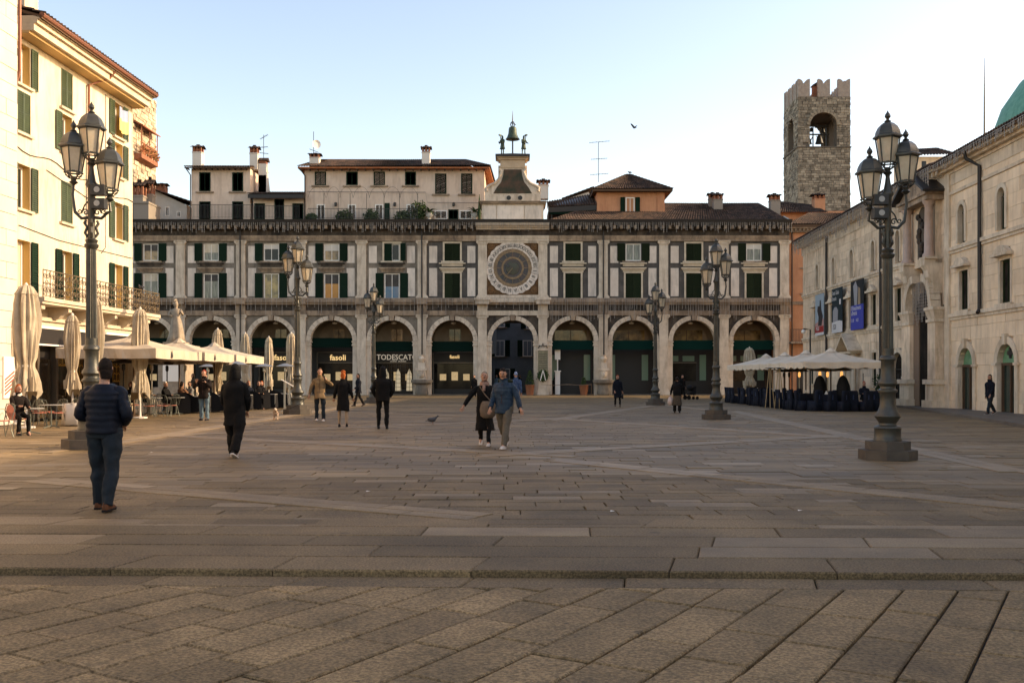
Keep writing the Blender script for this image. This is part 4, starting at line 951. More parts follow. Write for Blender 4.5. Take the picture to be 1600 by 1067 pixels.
dm = thing('dome', 'green copper cathedral dome rising over the right roofs', 'dome', (69, 118, 0))
part('shell', MB().lathe([(11.2, 24), (11.3, 28), (10.9, 31), (9.8, 34.2), (7.8, 37.2), (5, 39.3), (1.5, 40.3), (1.4, 42.5), (.1, 43)], 40, (0, 0, 0)), mat('copper_green', (.10, .26, .19), (.15, .33, .24), 1.2, .6, .2, streak=(.06, .16, .12), streak_amt=.5), dm, smooth=True)
part('drum', MB().lathe([(10.6, 0), (10.6, 24)], 32), istria, dm)
# antennas
def antenna(label, px, D, yb, yt, arms, dish=None):
    z0, z1 = ZD(yb, D), ZD(yt, D); t = thing('aerial', label, 'antenna', (XD(px, D), D, z0)); H_ = z1 - z0
    part('mast', MB().tube([(0, 0, 0), (0, 0, H_)], .03, 5), wire_m, t)
    for k, (f, l, tilt) in enumerate(arms):
        b = MB(); z = H_ * f; b.bar((-l * .45, 0, z - tilt), (l * .55, 0, z + tilt), .035)
        n = 7
        for i in range(n): x = -l * .45 + l * i / (n - 1); b.bar((x, -.25, z - tilt + 2 * tilt * i / (n - 1)), (x, .25, z - tilt + 2 * tilt * i / (n - 1)), .02)
        part('yagi', b, wire_m, t)
    if dish: part('dish', MB().lathe([(.05, .0), (.3, .08), (.42, .2), (.3, .1)], 12), white_p, t, (.25, -.1, H_ * dish), (pi / 2, 0, .5))
antenna('tall roof aerial with three long arms behind the orange turret', 935, 96, 285, 222, [(1, 1.9, .08), (.58, 1.5, .05), (.2, 1.7, .06)])
antenna('roof aerial beside the tall pale chimney on the left', 412, 96, 275, 211, [(.95, .7, .2), (.7, .7, .03), (.55, .8, -.05), (.05, .9, .1)])
antenna('white radio aerial above the long pink house', 490, 96, 252, 206, [(.35, .8, -.15)], .55)
single('lightning_rod', MB().tube([(0, 0, 0), (0, 0, 1.8), (0, 0, 4)], [.05, .04, .012], 5), wire_m, 'thin tall rod on the roof of the near right palazzo', 'mast', (XD(1538, 50), 50, ZD(215, 50)))
# ------------------------------------------------------------- side buildings
def wall_holes(par, x0, x1, z0, z1, holes, m, th=.5, name='wall', y=0.0):
    """boxes around rectangular openings (xa, xb, za, zb)"""
    xs = sorted({x0, x1, *[h[0] for h in holes], *[h[1] for h in holes]}); b = MB()
    for a, c in zip(xs[:-1], xs[1:]):
        if c - a < 1e-4: continue
        mid = (a + c) / 2; hs = sorted([h for h in holes if h[0] < mid < h[1]], key=lambda h: h[2]); z = z0
        for h in hs:
            if h[2] > z: b.box(a, c, y, y + th, z, h[2])
            z = h[3]
        if z1 > z: b.box(a, c, y, y + th, z, z1)
    return part(name, b, m, par)
LP = thing('yellow_palazzo', 'sunlit yellow palazzo on the left with green shutters and an ornate iron balcony', 'building', (-17.85, 35.8, 0), math.radians(87.6))
WT = 13.95
colsW = [(.42, .9), (3.63, .9), (8.3, .9)]; rowsW = [(12.25, 13.75), (10.5, 12.0), (7.72, 9.35), (4.5, 6.6)]
st = [['half', 'closed', 'open', 'half'], ['closed', 'half', 'closed', 'open'], ['half', 'half', 'open', 'open']]
holes = [(cx - w / 2, cx + w / 2, a, c) for cx, w in colsW for a, c in rowsW]
wall_holes(LP, -.2, 9.8, 4.2, WT, holes, yellow_pl, .45)
rev = mat('ochre_reveal', (.55, .36, .12), rough=.8)
curtm = mat('window_curtain', (.62, .55, .40), (.45, .38, .26), 5, .6, stretch=(6, 6, .4))
for ci, (cx, w) in enumerate(colsW):
    for ri, (a, c) in enumerate(rowsW):
        s_ = st[ci][ri]; sm = shut_lt if ri < 3 else shut_dk
        o = window(LP, cx, a, c, w, 0, s_ if s_ != 'half' else 'open1', curtm if (ci + ri) % 2 else glass_d, sm, surround=None, recess=.34)
        if s_ == 'closed':
            for ch in list(o.children):
                if ch.name.startswith('shutter'): ch.location.y = -.34 - .02
        else:
            for ch in list(o.children):
                if ch.name.startswith('shutter'): bpy.data.objects.remove(ch)
            me = shutter_mesh(w / 2, c - a, sm)
            if s_ == 'open': ob('shutter', me, o, (-w - .03, -.34 - .07, 0)); ob('shutter', me, o, (w / 2 + .03, -.34 - .07, 0))
            else: ob('shutter', me, o, (w / 2 + .03, -.34 - .07, 0)) if ci != 1 else ob('shutter', me, o, (-w - .03, -.34 - .07, 0)); 
            if s_ == 'half' and ci == 2: ob('shutter', me, o, (-w - .03, -.34 - .07, 0))
        part('reveal', MB().box(-w / 2 - .001, -w / 2 + .004, -.33, 0, 0, c - a).box(w / 2 - .004, w / 2 + .001, -.33, 0, 0, c - a).box(-w / 2, w / 2, -.33, 0, c - a - .004, c - a + .001), rev, o)
        for ch in o.children:
            if ch.name.startswith('sill'):
                if ri == 3: bpy.data.objects.remove(ch); 
                else: ch.data = box_mesh('sillL', (-w / 2 - .14, w / 2 + .14, -.34 - .12, .0, -.09, -.003), cream_p, 'sill')
                break
part('soffit', MB().box(-.2, 9.9, -.55, .3, WT + .002, WT + .1), mat('ochre_soffit', (.50, .33, .14), rough=.8), LP)
part('eave_cornice', MB().box(-.2, 9.95, -.72, .3, WT + .102, WT + .36).box(-.2, 10.0, -.84, .3, WT + .363, WT + .50).box(-.2, 10.05, -.92, .3, WT + .503, WT + .62), cream_p, LP)
part('rain_gutter', MB().tube([(-.2, -1.0, WT + .66), (10.1, -1.0, WT + .66)], .1, 8), mat('copper_gutter', (.22, .09, .05), rough=.5, metal=.4), LP)
part('downpipe', MB().tube([(6.0, -.95, WT + .6), (5.9, -.7, WT + .2), (5.3, -.1, WT - .25), (5.3, -.1, 4.6)], .055, 8), MATS['copper_gutter'], LP, smooth=True)
tile_roof(LP, (-.2, -1.08, WT + .68), (10.15, -1.08, WT + .68), (10.15, 4.5, WT + 2.3), (-.2, 4.5, WT + 2.3))
under(LP, [(-.2, -1.0, WT + .66), (10.1, -1.0, WT + .66), (10.1, 4.5, WT + 2.3), (-.2, 4.5, WT + 2.3)])
part('string_cable', MB().tube([(-.2 + 10 * t / 20, -.03, 9.95 - .12 * sin(t * .9) - .02 * t) for t in range(21)], .018, 4), wire_m, LP)
chimney(LP, 1.15, .6, WT + .9, .95, 1.75, yellow_pl, 1.0); chimney(LP, 3.6, .3, WT + .9, .4, .55, brick_m); chimney(LP, 5.3, .3, WT + .9, .35, .4, white_pl)
# rough stone flank with its little balcony
rub = mat('sunlit_rubble', (.55, .44, .32), (.38, .29, .20), 2, .9, .5, 14, var=.3, attr=True)
part('building_body', MB().box(-.2, 9.8, .46, 8, 0, WT + .6), yellow_pl, LP)
ST = thing('stone_house', 'sunlit rough stone tower house with a flowered balcony seen beyond the yellow palazzo', 'house'); SX, S0, S1, SZ = -36.0, 93.0, 100.2, 29.3
b = MB(); z = 14.0
while z < SZ:
    h = rnd.uniform(.25, .45); q = S0
    while q < S1:
        l = rnd.uniform(.4, 1.1); e = min(q + l, S1)
        if e - q > .05: b.box(SX - .4, SX + .02 + rnd.uniform(0, .1), q + .02, e - .02, z + .02, z + h - .015, rnd.random())
        q += l
    z += h
part('rubble_masonry', b, rub, ST, kind='stuff')
part('core_wall', MB().box(SX - 8, SX - .02, S0, S1 - .03, 0, SZ), mat('pale_mortar', (.50, .40, .28), (.36, .27, .18), 3, .9, .4), ST)
part('balcony', MB().prism([(SX, 22.3), (SX + .75, 22.5), (SX + .75, 22.9), (SX, 22.9)], 94.4, 98.8), brick_m, ST)
part('canopy', MB().prism([(SX, 25.9), (SX + .95, 25.5), (SX + .95, 25.6), (SX, 26.05)], 94.2, 99), brick_m, ST)
b = MB()
for k in range(9): b.bar((SX + .7, 94.5 + k * .53, 22.9), (SX + .7, 94.5 + k * .53, 24.0 if k % 4 else 25.6), .07)
b.bar((SX + .7, 94.4, 24), (SX + .7, 98.8, 24), .08); part('railing', b, brick_m, ST)
fl = mat('balcony_flowers', (.45, .10, .06), (.10, .14, .04), 9, .7); b = MB()
for k in range(260):
    p = Vector((SX + .75 + rnd.gauss(0, .1), rnd.uniform(94.5, 98.7), 23.1 + abs(rnd.gauss(0, .4)))); d = Vector((rnd.gauss(0, 1), rnd.gauss(0, 1), rnd.gauss(0, 1))).normalized() * .16; e = d.orthogonal() * .6
    b.add([p, p + d + e, p + d * 2, p + d - e], [(0, 1, 2, 3)])
part('flowers', b, fl, ST, kind='stuff')
b = MB()
for q in (((9.4, -.03, 9.2), (5.5, -.03, 9.0), (2.0, -.03, 9.5)), ((7.0, -.03, 13.8), (7.0, -.03, 7.2), (6.6, -.03, 6.9)), ((.05, -.03, 7.1), (3, -.03, 6.95), (9.7, -.03, 7.05))): b.tube(q, .014, 4)
part('facade_cables', b, wire_m, LP)
# balcony of the yellow palazzo
BZ = 4.5
part('balcony_slab', MB().box(-.1, 10.45, -1.05, 0, BZ - .14, BZ).box(-.1, 10.45, -.98, 0, BZ - .24, BZ - .143), cream_p, LP)
for u in (.2, 2.2, 4.2, 6.2, 8.2, 9.6):
    part('balcony_bracket', MB().xprism([(0, BZ - .245), (-.85, BZ - .245), (-.85, BZ - .42), (-.6, BZ - .5), (-.45, BZ - .65), (-.15, BZ - .72), (-.1, BZ - .95), (0, BZ - .95)], u - .13, u + .13), cream_p, LP)
scrollm = mat('sunlit_tone_ironwork', (.20, .14, .07), (.08, .06, .04), 6, .45, metal=.3)  # golden tone of sunlight is mixed into the iron's colour
def scroll_panel():
    b = MB(); w = .5
    b.bar((0, 0, .06), (w, 0, .06), .025).bar((0, 0, .98), (w, 0, .98), .035).bar((0, 0, 0), (0, 0, 1.0), .026)
    for cx, cz, r, s in ((.14, .25, .11, 1), (.36, .25, .11, -1), (.14, .75, .11, -1), (.36, .75, .11, 1), (.25, .5, .13, 1)):
        b.tube([(cx + s * r * (1 - t / 22) * cos(t * .5), 0, cz + r * (1 - t / 22) * sin(t * .5)) for t in range(17)], .014, 4)
    b.bar((.25, 0, .06), (.25, 0, .36), .016).bar((.25, 0, .64), (.25, 0, .98), .016)
    for cx, cz in ((.06, .5), (.44, .5), (.25, .5), (.06, .12), (.44, .88)): b.sph((cx, 0, cz), .035, .02, .035, 6, 4)
    return b.mesh('railing_panel', scrollm)
sp = scroll_panel()
for k in range(21): ob('railing_panel', sp, LP, (-.1 + k * .5, -1.0, BZ))
ob('railing_panel', sp, LP, (10.4, -1.0, BZ), pi / 2); ob('railing_panel', sp, LP, (10.4, -.5, BZ), pi / 2)
# shopfront under the balcony
goldm = mat('gold_lattice', (.75, .45, .08), (.55, .30, .05), 8, .35, .1, metal=.6)
part('shop_void', MB().box(.35, 9.1, .30, .44, 0, 3.55), shop_dk, LP)
part('shop_frieze', MB().box(-.2, 9.8, -.12, .45, 3.55, 3.72).box(-.2, 9.8, -.24, .45, 3.723, 3.86).box(-.2, 9.8, -.06, .45, 3.863, 4.2), cream_p, LP)
for u in (-.2, 9.1): part('stone_pier', MB().box(u, u + (.55 if u < 0 else .7), -.08, .45, 0, 3.55), cream_p, LP)
part('fascia', MB().box(.36, 9.05, -.15, .28, 2.85, 3.5), shop_dk, LP); part('fascia_trim', MB().box(.36, 9.05, -.2, .0, 3.44, 3.54).box(.36, 9.05, -.2, .0, 2.8, 2.86), white_p, LP)
for k, (a, c) in enumerate(((.7, 1.3), (3.0, 4.3), (4.75, 5.4), (7.4, 7.9), (8.2, 8.9))):
    top = 2.7; bot = 2.05 if k == 1 else 1.4
    b = MB(); b.box(a, c, .2, .22, bot, top); b.m = 1; n = max(2, int((c - a) / .3)); r = int((top - bot) / .3)
    for i in range(n):
        for j in range(r):
            cx = a + (c - a) * (i + .5) / n; cz = bot + (top - bot) * (j + .5) / r
            for q in range(3): b.bar((cx - .12, .19, cz - .1 + q * .09), (cx, .19, cz + q * .09), .03, .02).bar((cx, .19, cz + q * .09), (cx + .12, .19, cz - .1 + q * .09), .03, .02)
    part('lattice_panel', b, [goldm, shop_dk], LP)
for u in (1.5, 2.9, 4.45, 5.6, 7.1): part('door_post', MB().box(u, u + .16, .05, .29, 0, 2.8), shop_br, LP)
for u0, u1 in ((1.75, 2.8), (3.1, 4.35), (5.8, 7.0)): part('door_glass', MB().box(u0, u1, .22, .26, .05, 2.3), mat('warm_dark_glass', (.05, .035, .02), rough=.05) if u0 == 1.75 else MATS['warm_dark_glass'], LP)
# pale building at the very left edge
PB = thing('pale_palazzo', 'tall pale stone-faced building corner at the left edge of the picture', 'building', (-17.0, 34.1, 0), math.radians(87.6))
pale = mat('pale_stone_facing', (.66, .56, .46), (.58, .48, .39), .8, .7, .15, 20)
part('building_body', MB().box(-30, -.002, .1, 12, 0, 17), pale, PB); rq = random.Random(5); z = 0.0; k = 0
while z < 16.8:
    for j in range(5):
        x1 = (-(j - 1) * 1.5 - .7) if k % 2 else -j * 1.5; x0 = x1 - 1.5
        x1 = 0 if (k % 2 and j == 0) else x1; x0 = -.7 if (k % 2 and j == 0) else x1 - 1.5
        part('stone_block', MB().box(x0 + .006, x1 - .006, rq.uniform(-.008, .008), .12, z + .006, z + .54), pale, PB)
    z += .55; k += 1
part('downpipe', MB().tube([(.06, -.05, 17), (.06, -.05, 12.2), (.06, .04, 11.8)], .05, 6), MATS['copper_gutter'], PB)
part('notice_board', MB().box(-.95, -.25, -.06, 0, .9, 2.3), white_p, PB); 
b = MB()
for k in range(5): b.add([(-.9, -.065, 1.0 + k * .12), (-.3, -.065, 1.3 + k * .12), (-.3, -.065, 1.36 + k * .12), (-.9, -.065, 1.06 + k * .12)], [(0, 1, 2, 3)])
part('notice_stripes', b, mat('red_print', (.5, .06, .04)), PB)

# ------------------------------------------------------------- right palazzo, two buildings in one line
ZW = 11.55
def half_open(z, z0, z1, hw, arched):
    if z < z0 or z > z1: return 0
    zs = z1 - hw if arched else z1
    return hw if z <= zs else math.sqrt(max(0, hw * hw - (z - zs) ** 2))
def ashlar(par, x0, x1, z0, z1, ops, m, course=.5, lw=(.8, 1.6), seed=3, key=lambda c: -c, limit=285):
    """dressed blocks round the openings; ops: (xc, hw, z0, z1, arched)"""
    r = random.Random(seed); out = []; z = z0
    while z < z1 - .05:
        h = min(course * r.uniform(.85, 1.2), z1 - z); h = z1 - z if z1 - z - h < .15 else h; s = x0 - r.uniform(0, .6)
        while s < x1:
            l = r.uniform(*lw); segs = [(max(s, x0), min(s + l, x1))]; s += l
            for xc, hw, a, c, ar in ops:
                o = max(half_open(min(max(z + h * .1, a), z + h), a, c, hw, ar), half_open(z + h * .5, a, c, hw, ar), half_open(max(z, min(z + h, c - .01)) if c < z + h and c > z else z + h, a, c, hw, ar))
                if c - .02 > z and a + .02 < z + h: o = max(o, .0) or (hw if not ar else 0)
                if o: segs = [t for u, v in segs for t in ((u, min(v, xc - o)), (max(u, xc + o), v)) if t[1] - t[0] > .03]
            for u, v in segs:
                if v - u > .05: out.append((u, v, z, z + h, r.uniform(-.012, .012), r.random()))
        z += h
    out.sort(key=lambda q: key(q[0]))
    for u, v, a, c, p, cv in out[:limit]: part('stone_block', MB().box(u + .005, v - .005, p - .03, .1, a + .005, c - .004), m, par)
    if out[limit:]:
        b = MB()
        for u, v, a, c, p, cv in out[limit:]: b.box(u + .005, v - .005, p - .03, .1, a + .005, c - .004, cv)
        part('far_stone_blocks', b, m, par, kind='stuff')
def arch_window(par, xc, z0, z1, hw, glass, trim, ring=.2, keystone=False, name='window', y=0.0, depth=.15):
    zs = z1 - hw
    o = part(name, MB().prism([(-hw, 0), (-hw, zs - z0)] + arc(0, zs - z0, hw, pi, 0, 10)[1:-1] + [(hw, zs - z0), (hw, 0)], depth, depth + .05), glass, par, (xc, y, z0))
    b = MB(); b.box(-hw - ring, -hw, -.10, depth, 0, zs - z0).box(hw, hw + ring, -.10, depth, 0, zs - z0)
    b.prism(arc(0, zs - z0, hw, 0, pi, 12) + arc(0, zs - z0, hw + ring, pi, 0, 12), -.10, depth)
    part('surround', b, trim, o)
    b = MB(); b.box(-.025, .025, depth - .03, depth, 0, zs - z0).box(-hw, hw, depth - .03, depth, zs - z0 - .03, zs - z0 + .03); part('glazing_bar', b, shop_dk, o)
    return o
RO = Vector((22.62, 77.0, 0)); RZ = math.radians(-92.4)
FP = thing('stone_palazzo', 'older stone palazzo at the far right with exhibition posters and a tall carved portal', 'building', RO, RZ)
NP = thing('stone_palazzo', 'nearer stone palazzo at the right edge with green arched shop doors', 'building', RO, RZ)
ops_f = [(u, .34, 8.05, 9.85, True) for u in (4.3, 8.5, 12.7, 17.0, 21.3)] + [(u, .48, 4.75, 6.6, False) for u in (3.7, 8.2, 12.5, 17.0, 21.3)] + [(21.3, .95, 0, 3.0, True), (17.1, .42, 1.1, 3.1, False), (13.2, .6, 0, 2.7, True), (6.2, .6, 0, 2.9, True), (2.6, .45, 1.1, 3.0, False)]
for xc, hw, a, c, ar in ops_f:
    if a > 7.9: arch_window(FP, xc, a, c, hw, opening_shade_m, istria2, .18)
    elif a > 4: 
        o = window(FP, xc, a, c, hw * 2, 0, 'dark', opening_shade_m, shut_ol, surround=istria2, recess=.15)
        part('pediment', MB().box(-.75, .75, -.5, 0, 1.98, 2.1).prism([(-.72, 2.1), (.72, 2.1), (0, 2.45)], -.42, -.2), istria2, o)
    elif ar: arch_window(FP, xc, a, c, hw, opening_shade_m, istria2, .25, name='doorway')
    else: window(FP, xc, a, c, hw * 2, 0, 'dark', opening_shade_m, shut_ol, surround=istria2, recess=.15)
ashlar(FP, 0, 23.1, 0, ZW, ops_f, istria_f, .52, (.9, 1.8), 3)
part('building_body', MB().box(.02, 28.3, .5, 9, 0, ZW + .2), istria, FP); part('gable_end', MB().box(-.02, .02, .02, 9, 0, ZW), istria, FP)
wall_holes(FP, .03, 23.1, 0, ZW, [(x - h, x + h, a, c) for x, h, a, c, r in ops_f], istria, .38, 'core_wall', .08)
for z in (4.45, 7.8): part('string_course', MB().box(0, 23.0, -.16, .09, z, z + .16).box(0, 23.0, -.1, .09, z - .14, z - .003), istria2, FP)
part('rain_pipe', MB().tube([(7.0, -.15, ZW), (7.0, -.15, 0)], .08, 8), pipe_m, FP); part('rain_pipe', MB().tube([(18.6, -.15, ZW), (18.6, -.15, 0)], .08, 8), pipe_m, FP)
def crown(par, x0, x1, z, brk=True):
    part('crown_cornice', MB().box(x0, x1, -.12, .5, z, z + .14).box(x0, x1, -.35, .5, z + .143, z + .28).box(x0, x1, -.62, .5, z + .283, z + .42).box(x0, x1, -.72, .5, z + .423, z + .5), istria2, par)
    part('frieze', MB().box(x0, x1, -.06, .1, z - .55, z - .003), istria2, par)
    if brk:
        b = MB(); x = x0 + .2
        while x < x1: b.box(x, x + .16, -.5, -.1, z + .02, z + .279); x += .55
        part('bracket_row', b, istria2, par, kind='stuff')
    tile_roof(par, (x0, -.8, z + .52), (x1, -.8, z + .52), (x1, 5, z + 2.4), (x0, 5, z + 2.4)); under(par, [(x0, -.75, z + .52), (x1, -.75, z + .52), (x1, 5, z + 2.4), (x0, 5, z + 2.4)])
crown(FP, -.3, 28.1, ZW)
# portal: two great piers, near-black block painting the archway's shade, overhanging shrine
part('portal_void', MB().box(23.2, 28.1, .42, .47, 0, ZW), istria, FP)
part('passage_shade_block', MB().prism([(24.75, .0), (24.75, 4.9)] + arc(25.85, 4.9, 1.1, pi, 0, 10) + [(26.95, 0)], -.30, .41), opening_shade_m, FP)  # solid block; its near-black colour stands in for the shade inside
part('passage_jamb', MB().box(24.58, 25.35, -.36, .38, 0, 4.9), mat('brown_jamb', (.22, .15, .10), rough=.8), FP)
ashlar(FP, 23.15, 24.6, 5.2, ZW, [], istria_f, .55, (.7, 1.4), 9, limit=0); ashlar(FP, 27.1, 28.15, 5.2, ZW, [], istria_f, .55, (.6, 1.1), 10, limit=0)
for u in (23.95, 27.55):
    w = .62 if u < 25 else .5
    p = part('portal_pier', MB().box(-w, w, -.55, .4, 1.5, 3.0).box(-w, w, -.55, .4, 3.006, 4.35), istria_f, FP, (u, 0, 0))
    part('pedestal', MB().box(-w - .18, w + .18, -.78, .4, 0, .45).box(-w - .06, w + .06, -.64, .4, .453, 1.25).box(-w - .16, w + .16, -.75, .4, 1.253, 1.49), istria2, p)
    part('capital', MB().box(-w - .06, w + .06, -.62, .4, 4.353, 4.5).box(-w - .14, w + .14, -.7, .4, 4.95, 5.1).loft([[Vector((x * (w - .05), y, 4.5)) for x, y in ((-1, -.55), (1, -.55), (1, .3), (-1, .3))], [Vector((x * (w + .1), y, 4.95)) for x, y in ((-1, -.66), (1, -.66), (1, .3), (-1, .3))]]), istria2, p)
    b = MB()
    for t in range(8): 
        a0 = t / 8 * pi / 2; a1 = (t + 1) / 8 * pi / 2; sgn = 1 if u < 25 else -1
        b.bar((sgn * 1.2 * (1 - cos(a0)), -.4, 5.1 + 1.6 * sin(a0)), (sgn * 1.2 * (1 - cos(a1)), -.4, 5.1 + 1.6 * sin(a1)), .4, .5, (0, 1, 0))
    part('arch_rib', b, istria2, p)
SH = part('shrine', MB().box(24.0, 27.6, -.35, .4, 7.3, 7.55).box(24.2, 27.4, -.3, .4, 7.55, 10.6), istria_f, FP)
part('niche_shadow_panel', MB().prism([(25.1, 7.75), (25.1, 9.7)] + arc(25.8, 9.7, .7, pi, 0, 8) + [(26.5, 7.75)], -.33, -.305), mat('niche_painted_shadow', (.10, .08, .06), rough=.9), SH)  # flat panel with the hollow's shadow painted as its dark colour
for u in (24.3, 27.3):
    part('column', MB().lathe([(.3, 7.6), (.3, 7.75), (.22, 7.85), (.21, 9.2), (.19, 10.2), (.3, 10.35), (.32, 10.45)], 14, (u, -.58, 0)), mat('rosy_marble', (.46, .33, .26), (.38, .27, .2), 2, .5) if u < 25 else MATS['rosy_marble'], SH, smooth=True)
    part('console', MB().xprism([(.1, 7.5), (-.9, 7.5), (-.9, 7.2), (-.75, 6.95), (-.7, 6.6), (-.5, 6.35), (-.45, 6.0), (-.2, 5.8), (.1, 5.8)], u - .3, u + .3), istria2, SH)
    part('column_plinth', MB().box(u - .42, u + .42, -.92, -.3, 7.503, 7.62), istria2, SH)
part('entablature', MB().box(23.8, 27.8, -.88, .3, 10.45, 10.7).box(23.7, 27.9, -.98, .3, 10.703, 10.85), cornice_m, SH)
part('pediment', MB().prism([(23.6, 10.853), (28.0, 10.853), (25.8, 12.0)], -.8, .2), cornice_m, SH)
part('pediment_roof', MB().bar((23.4, -.55, 10.82), (25.85, -.55, 12.12), 1.3, .12, (0, 0, 1)).bar((28.2, -.55, 10.82), (25.75, -.55, 12.12), 1.3, .12), pipe_m, SH)
b = MB()
for k in range(9): b.sph((25.8 + rnd.uniform(-.45, .45), -.42, 7.9 + k * .25), .16, .12, .18, 7, 5)
part('niche_relief', b, sootstone, SH, smooth=True)
ped = part('door_pediment', MB().bar((11.7, -.45, 3.25), (13.25, -.45, 4.35), .9, .14).bar((14.8, -.45, 3.25), (13.15, -.45, 4.35), .9, .14).box(11.9, 14.6, -.7, .05, 3.1, 3.24), istria2, FP)
for u in (12.2, 14.2): part('door_column', MB().lathe([(.2, 0), (.2, .2), (.15, .3), (.13, 2.9), (.2, 3.09)], 12, (u, -.4, 0)), istria2, ped, smooth=True)
# posters
def poster(x0, x1, z0, z1, base, label, bits, texts):
    t = thing('exhibition_poster', label, 'poster', RO, RZ, 'posters hung on the far right palazzo')
    part('banner', MB().box(x0, x1, -.32, -.29, z0, z1), base, t)
    for nm, m, pts in bits:
        n = len(pts); part(nm, MB().add([(x0 + (x1 - x0) * x, -.3225 - .002 * len(nm) / 10, z0 + (z1 - z0) * z) for x, z in pts], [tuple(range(n))]), m, t)
    for s, x, z, size, m, al in texts:
        ob('lettering', text_mesh(s, size, m, .004, 0, 'LEFT', .8), t, (x0 + (x1 - x0) * x, -.328, z0 + (z1 - z0) * z), UP)
pr = {k: mat('print_' + k, v, rough=.6) for k, v in dict(sky=(.30, .36, .40), red=(.32, .03, .025), rose=(.45, .25, .22), black=(.015, .018, .02), night=(.012, .025, .03), white=(.6, .57, .55), violet=(.05, .06, .33), figure=(.035, .03, .03), skin=(.30, .22, .14), grey=(.30, .29, .30)).items()}
poster(4.7, 7.0, 4.6, 7.55, pr['sky'], 'exhibition poster with a dark statue against pale sky over a red foot', [('red_foot', pr['red'], [(0, .0), (1, 0), (1, .22), (0, .22)]), ('glow', pr['rose'], [(0, .221), (1, .221), (1, .4), (0, .3)]), ('statue_print', pr['figure'], [(.35, .23), (.75, .23), (.9, .45), (.72, .62), (.66, .85), (.55, .85), (.5, .7), (.3, .72), (.25, .6), (.4, .45)]), ('white_foot', pr['white'], [(0, 0), (1, 0), (1, .07), (0, .07)])], [('MUSEI', .1, .16, .4, pr['white'], 0)])
poster(9.0, 11.5, 4.6, 7.6, pr['night'], 'near-black exhibition poster with a pale arch and white title', [('pale_arch', pr['grey'], [(.12, .2), (.58, .2), (.6, .5), (.45, .58), (.25, .58), (.12, .5)]), ('white_foot', pr['white'], [(0, 0), (1, 0), (1, .24), (.7, .27), (0, .24)]), ('lamp_print', pr['white'], [(.72, .62), (.86, .62), (.86, .74), (.72, .74)])], [('Santa Giulia', .06, .9, .42, pr['white'], 0), ('Brescia', .06, .77, .42, pr['white'], 0), ('1520', .1, .13, .5, pr['black'], 0)])
poster(13.35, 16.0, 4.6, 7.7, pr['black'], 'exhibition poster with a violet lower half and two standing figures', [('violet_half', pr['violet'], [(0, 0), (1, 0), (1, .5), (0, .5)]), ('left_figure', pr['grey'], [(.3, .5), (.5, .5), (.55, .85), (.4, .99), (.2, .9)]), ('right_figure', pr['skin'], [(.56, .5), (.76, .5), (.74, .82), (.6, .86)])], [('Il Rinascimento', .04, .44, .42, pr['white'], 0), ('a Brescia', .04, .34, .42, pr['white'], 0), ('21.10', .06, .19, .3, pr['white'], 0), ('16.02', .42, .19, .3, pr['white'], 0)])
# near palazzo
ops_n = [(u, .36, 8.0, 9.8, True) for u in (30.0, 34.2, 38.4, 42.6)] + [(u, .48, 4.78, 6.65, False) for u in (30.2, 34.5, 38.8, 43)] + [(30.5, .80, 0, 3.0, True), (34.65, .82, 0, 3.05, True), (38.8, .85, 0, 3.05, True), (43, .85, 0, 3.05, True)]
ggl = mat('green_lunette_glass', (.16, .32, .17), (.10, .22, .11), 2, .12); dgl = mat('shop_door_glass', (.03, .045, .035), rough=.05)
for xc, hw, a, c, ar in ops_n:
    if a > 7.9: arch_window(NP, xc, a, c, hw, shut_ol, istria2, .2)
    elif a > 4:
        o = window(NP, xc, a, c, hw * 2, 0, 'dark', opening_shade_m, shut_ol, surround=istria2, recess=.15)
        part('pediment', MB().box(-.78, .78, -.52, 0, 2.02, 2.14).prism([(-.74, 2.143)] + [(-.74 + 1.48 * t / 8, 2.143 + .34 * sin(pi * t / 8)) for t in range(1, 8)] + [(.74, 2.143)], -.44, -.2), istria2, o)
    else:
        o = arch_window(NP, xc, a, c, hw, dgl, istria2, .30, name='doorway', depth=.20)
        for ch in list(o.children):
            if ch.name.startswith('glazing'): bpy.data.objects.remove(ch)
        part('lunette', MB().prism([(x, z) for x, z in arc(0, c - hw, hw - .05, 0, pi, 10)], .14, .19), ggl, o)
        part('door_frame', MB().box(-hw, hw, .11, .20, c - hw - .12, c - hw).box(-hw, -hw + .08, .11, .20, 0, c - hw - .12).box(hw - .08, hw, .11, .20, 0, c - hw - .12).box(-.04, .04, .11, .20, 0, c - hw - .12), wood_m, o)
        part('impost', MB().box(-hw - .42, -hw + .0, -.16, .2, c - hw - .12, c - hw).box(hw, hw + .42, -.16, .2, c - hw - .12, c - hw).prism([(-.1, c - .05), (.1, c - .05), (.14, c + .42), (-.14, c + .42)], -.2, .1), istria2, o)
        if abs(xc - 34.65) < .1: part('cross_sign', MB().box(-.09, .09, .09, .13, c - hw + .18, c - hw + .66).box(-.25, -.092, .09, .13, c - hw + .33, c - hw + .51).box(.092, .25, .09, .13, c - hw + .33, c - hw + .51), shop_dk, o)
ashlar(NP, 28.15, 46, 0, ZW, ops_n, istria, .55, (1.0, 2.1), 21, key=lambda u: u)
wall_holes(NP, 28.15, 46, 0, ZW, [(x - h, x + h, a, c) for x, h, a, c, r in ops_n], istria, .4, 'core_wall', .08)
part('building_body', MB().box(28.3, 46, .5, 9, 0, ZW + .2).box(46, 84, .02, 9, 0, ZW + .2), istria, NP)
part('corner_strip', MB().box(28.12, 28.7, -.14, .1, 0, ZW), istria2, NP)
for z in (4.5, 7.72): part('string_course', MB().box(28.7, 84, -.17, .09, z, z + .17).box(28.7, 84, -.1, .09, z - .14, z - .003), istria2, NP)
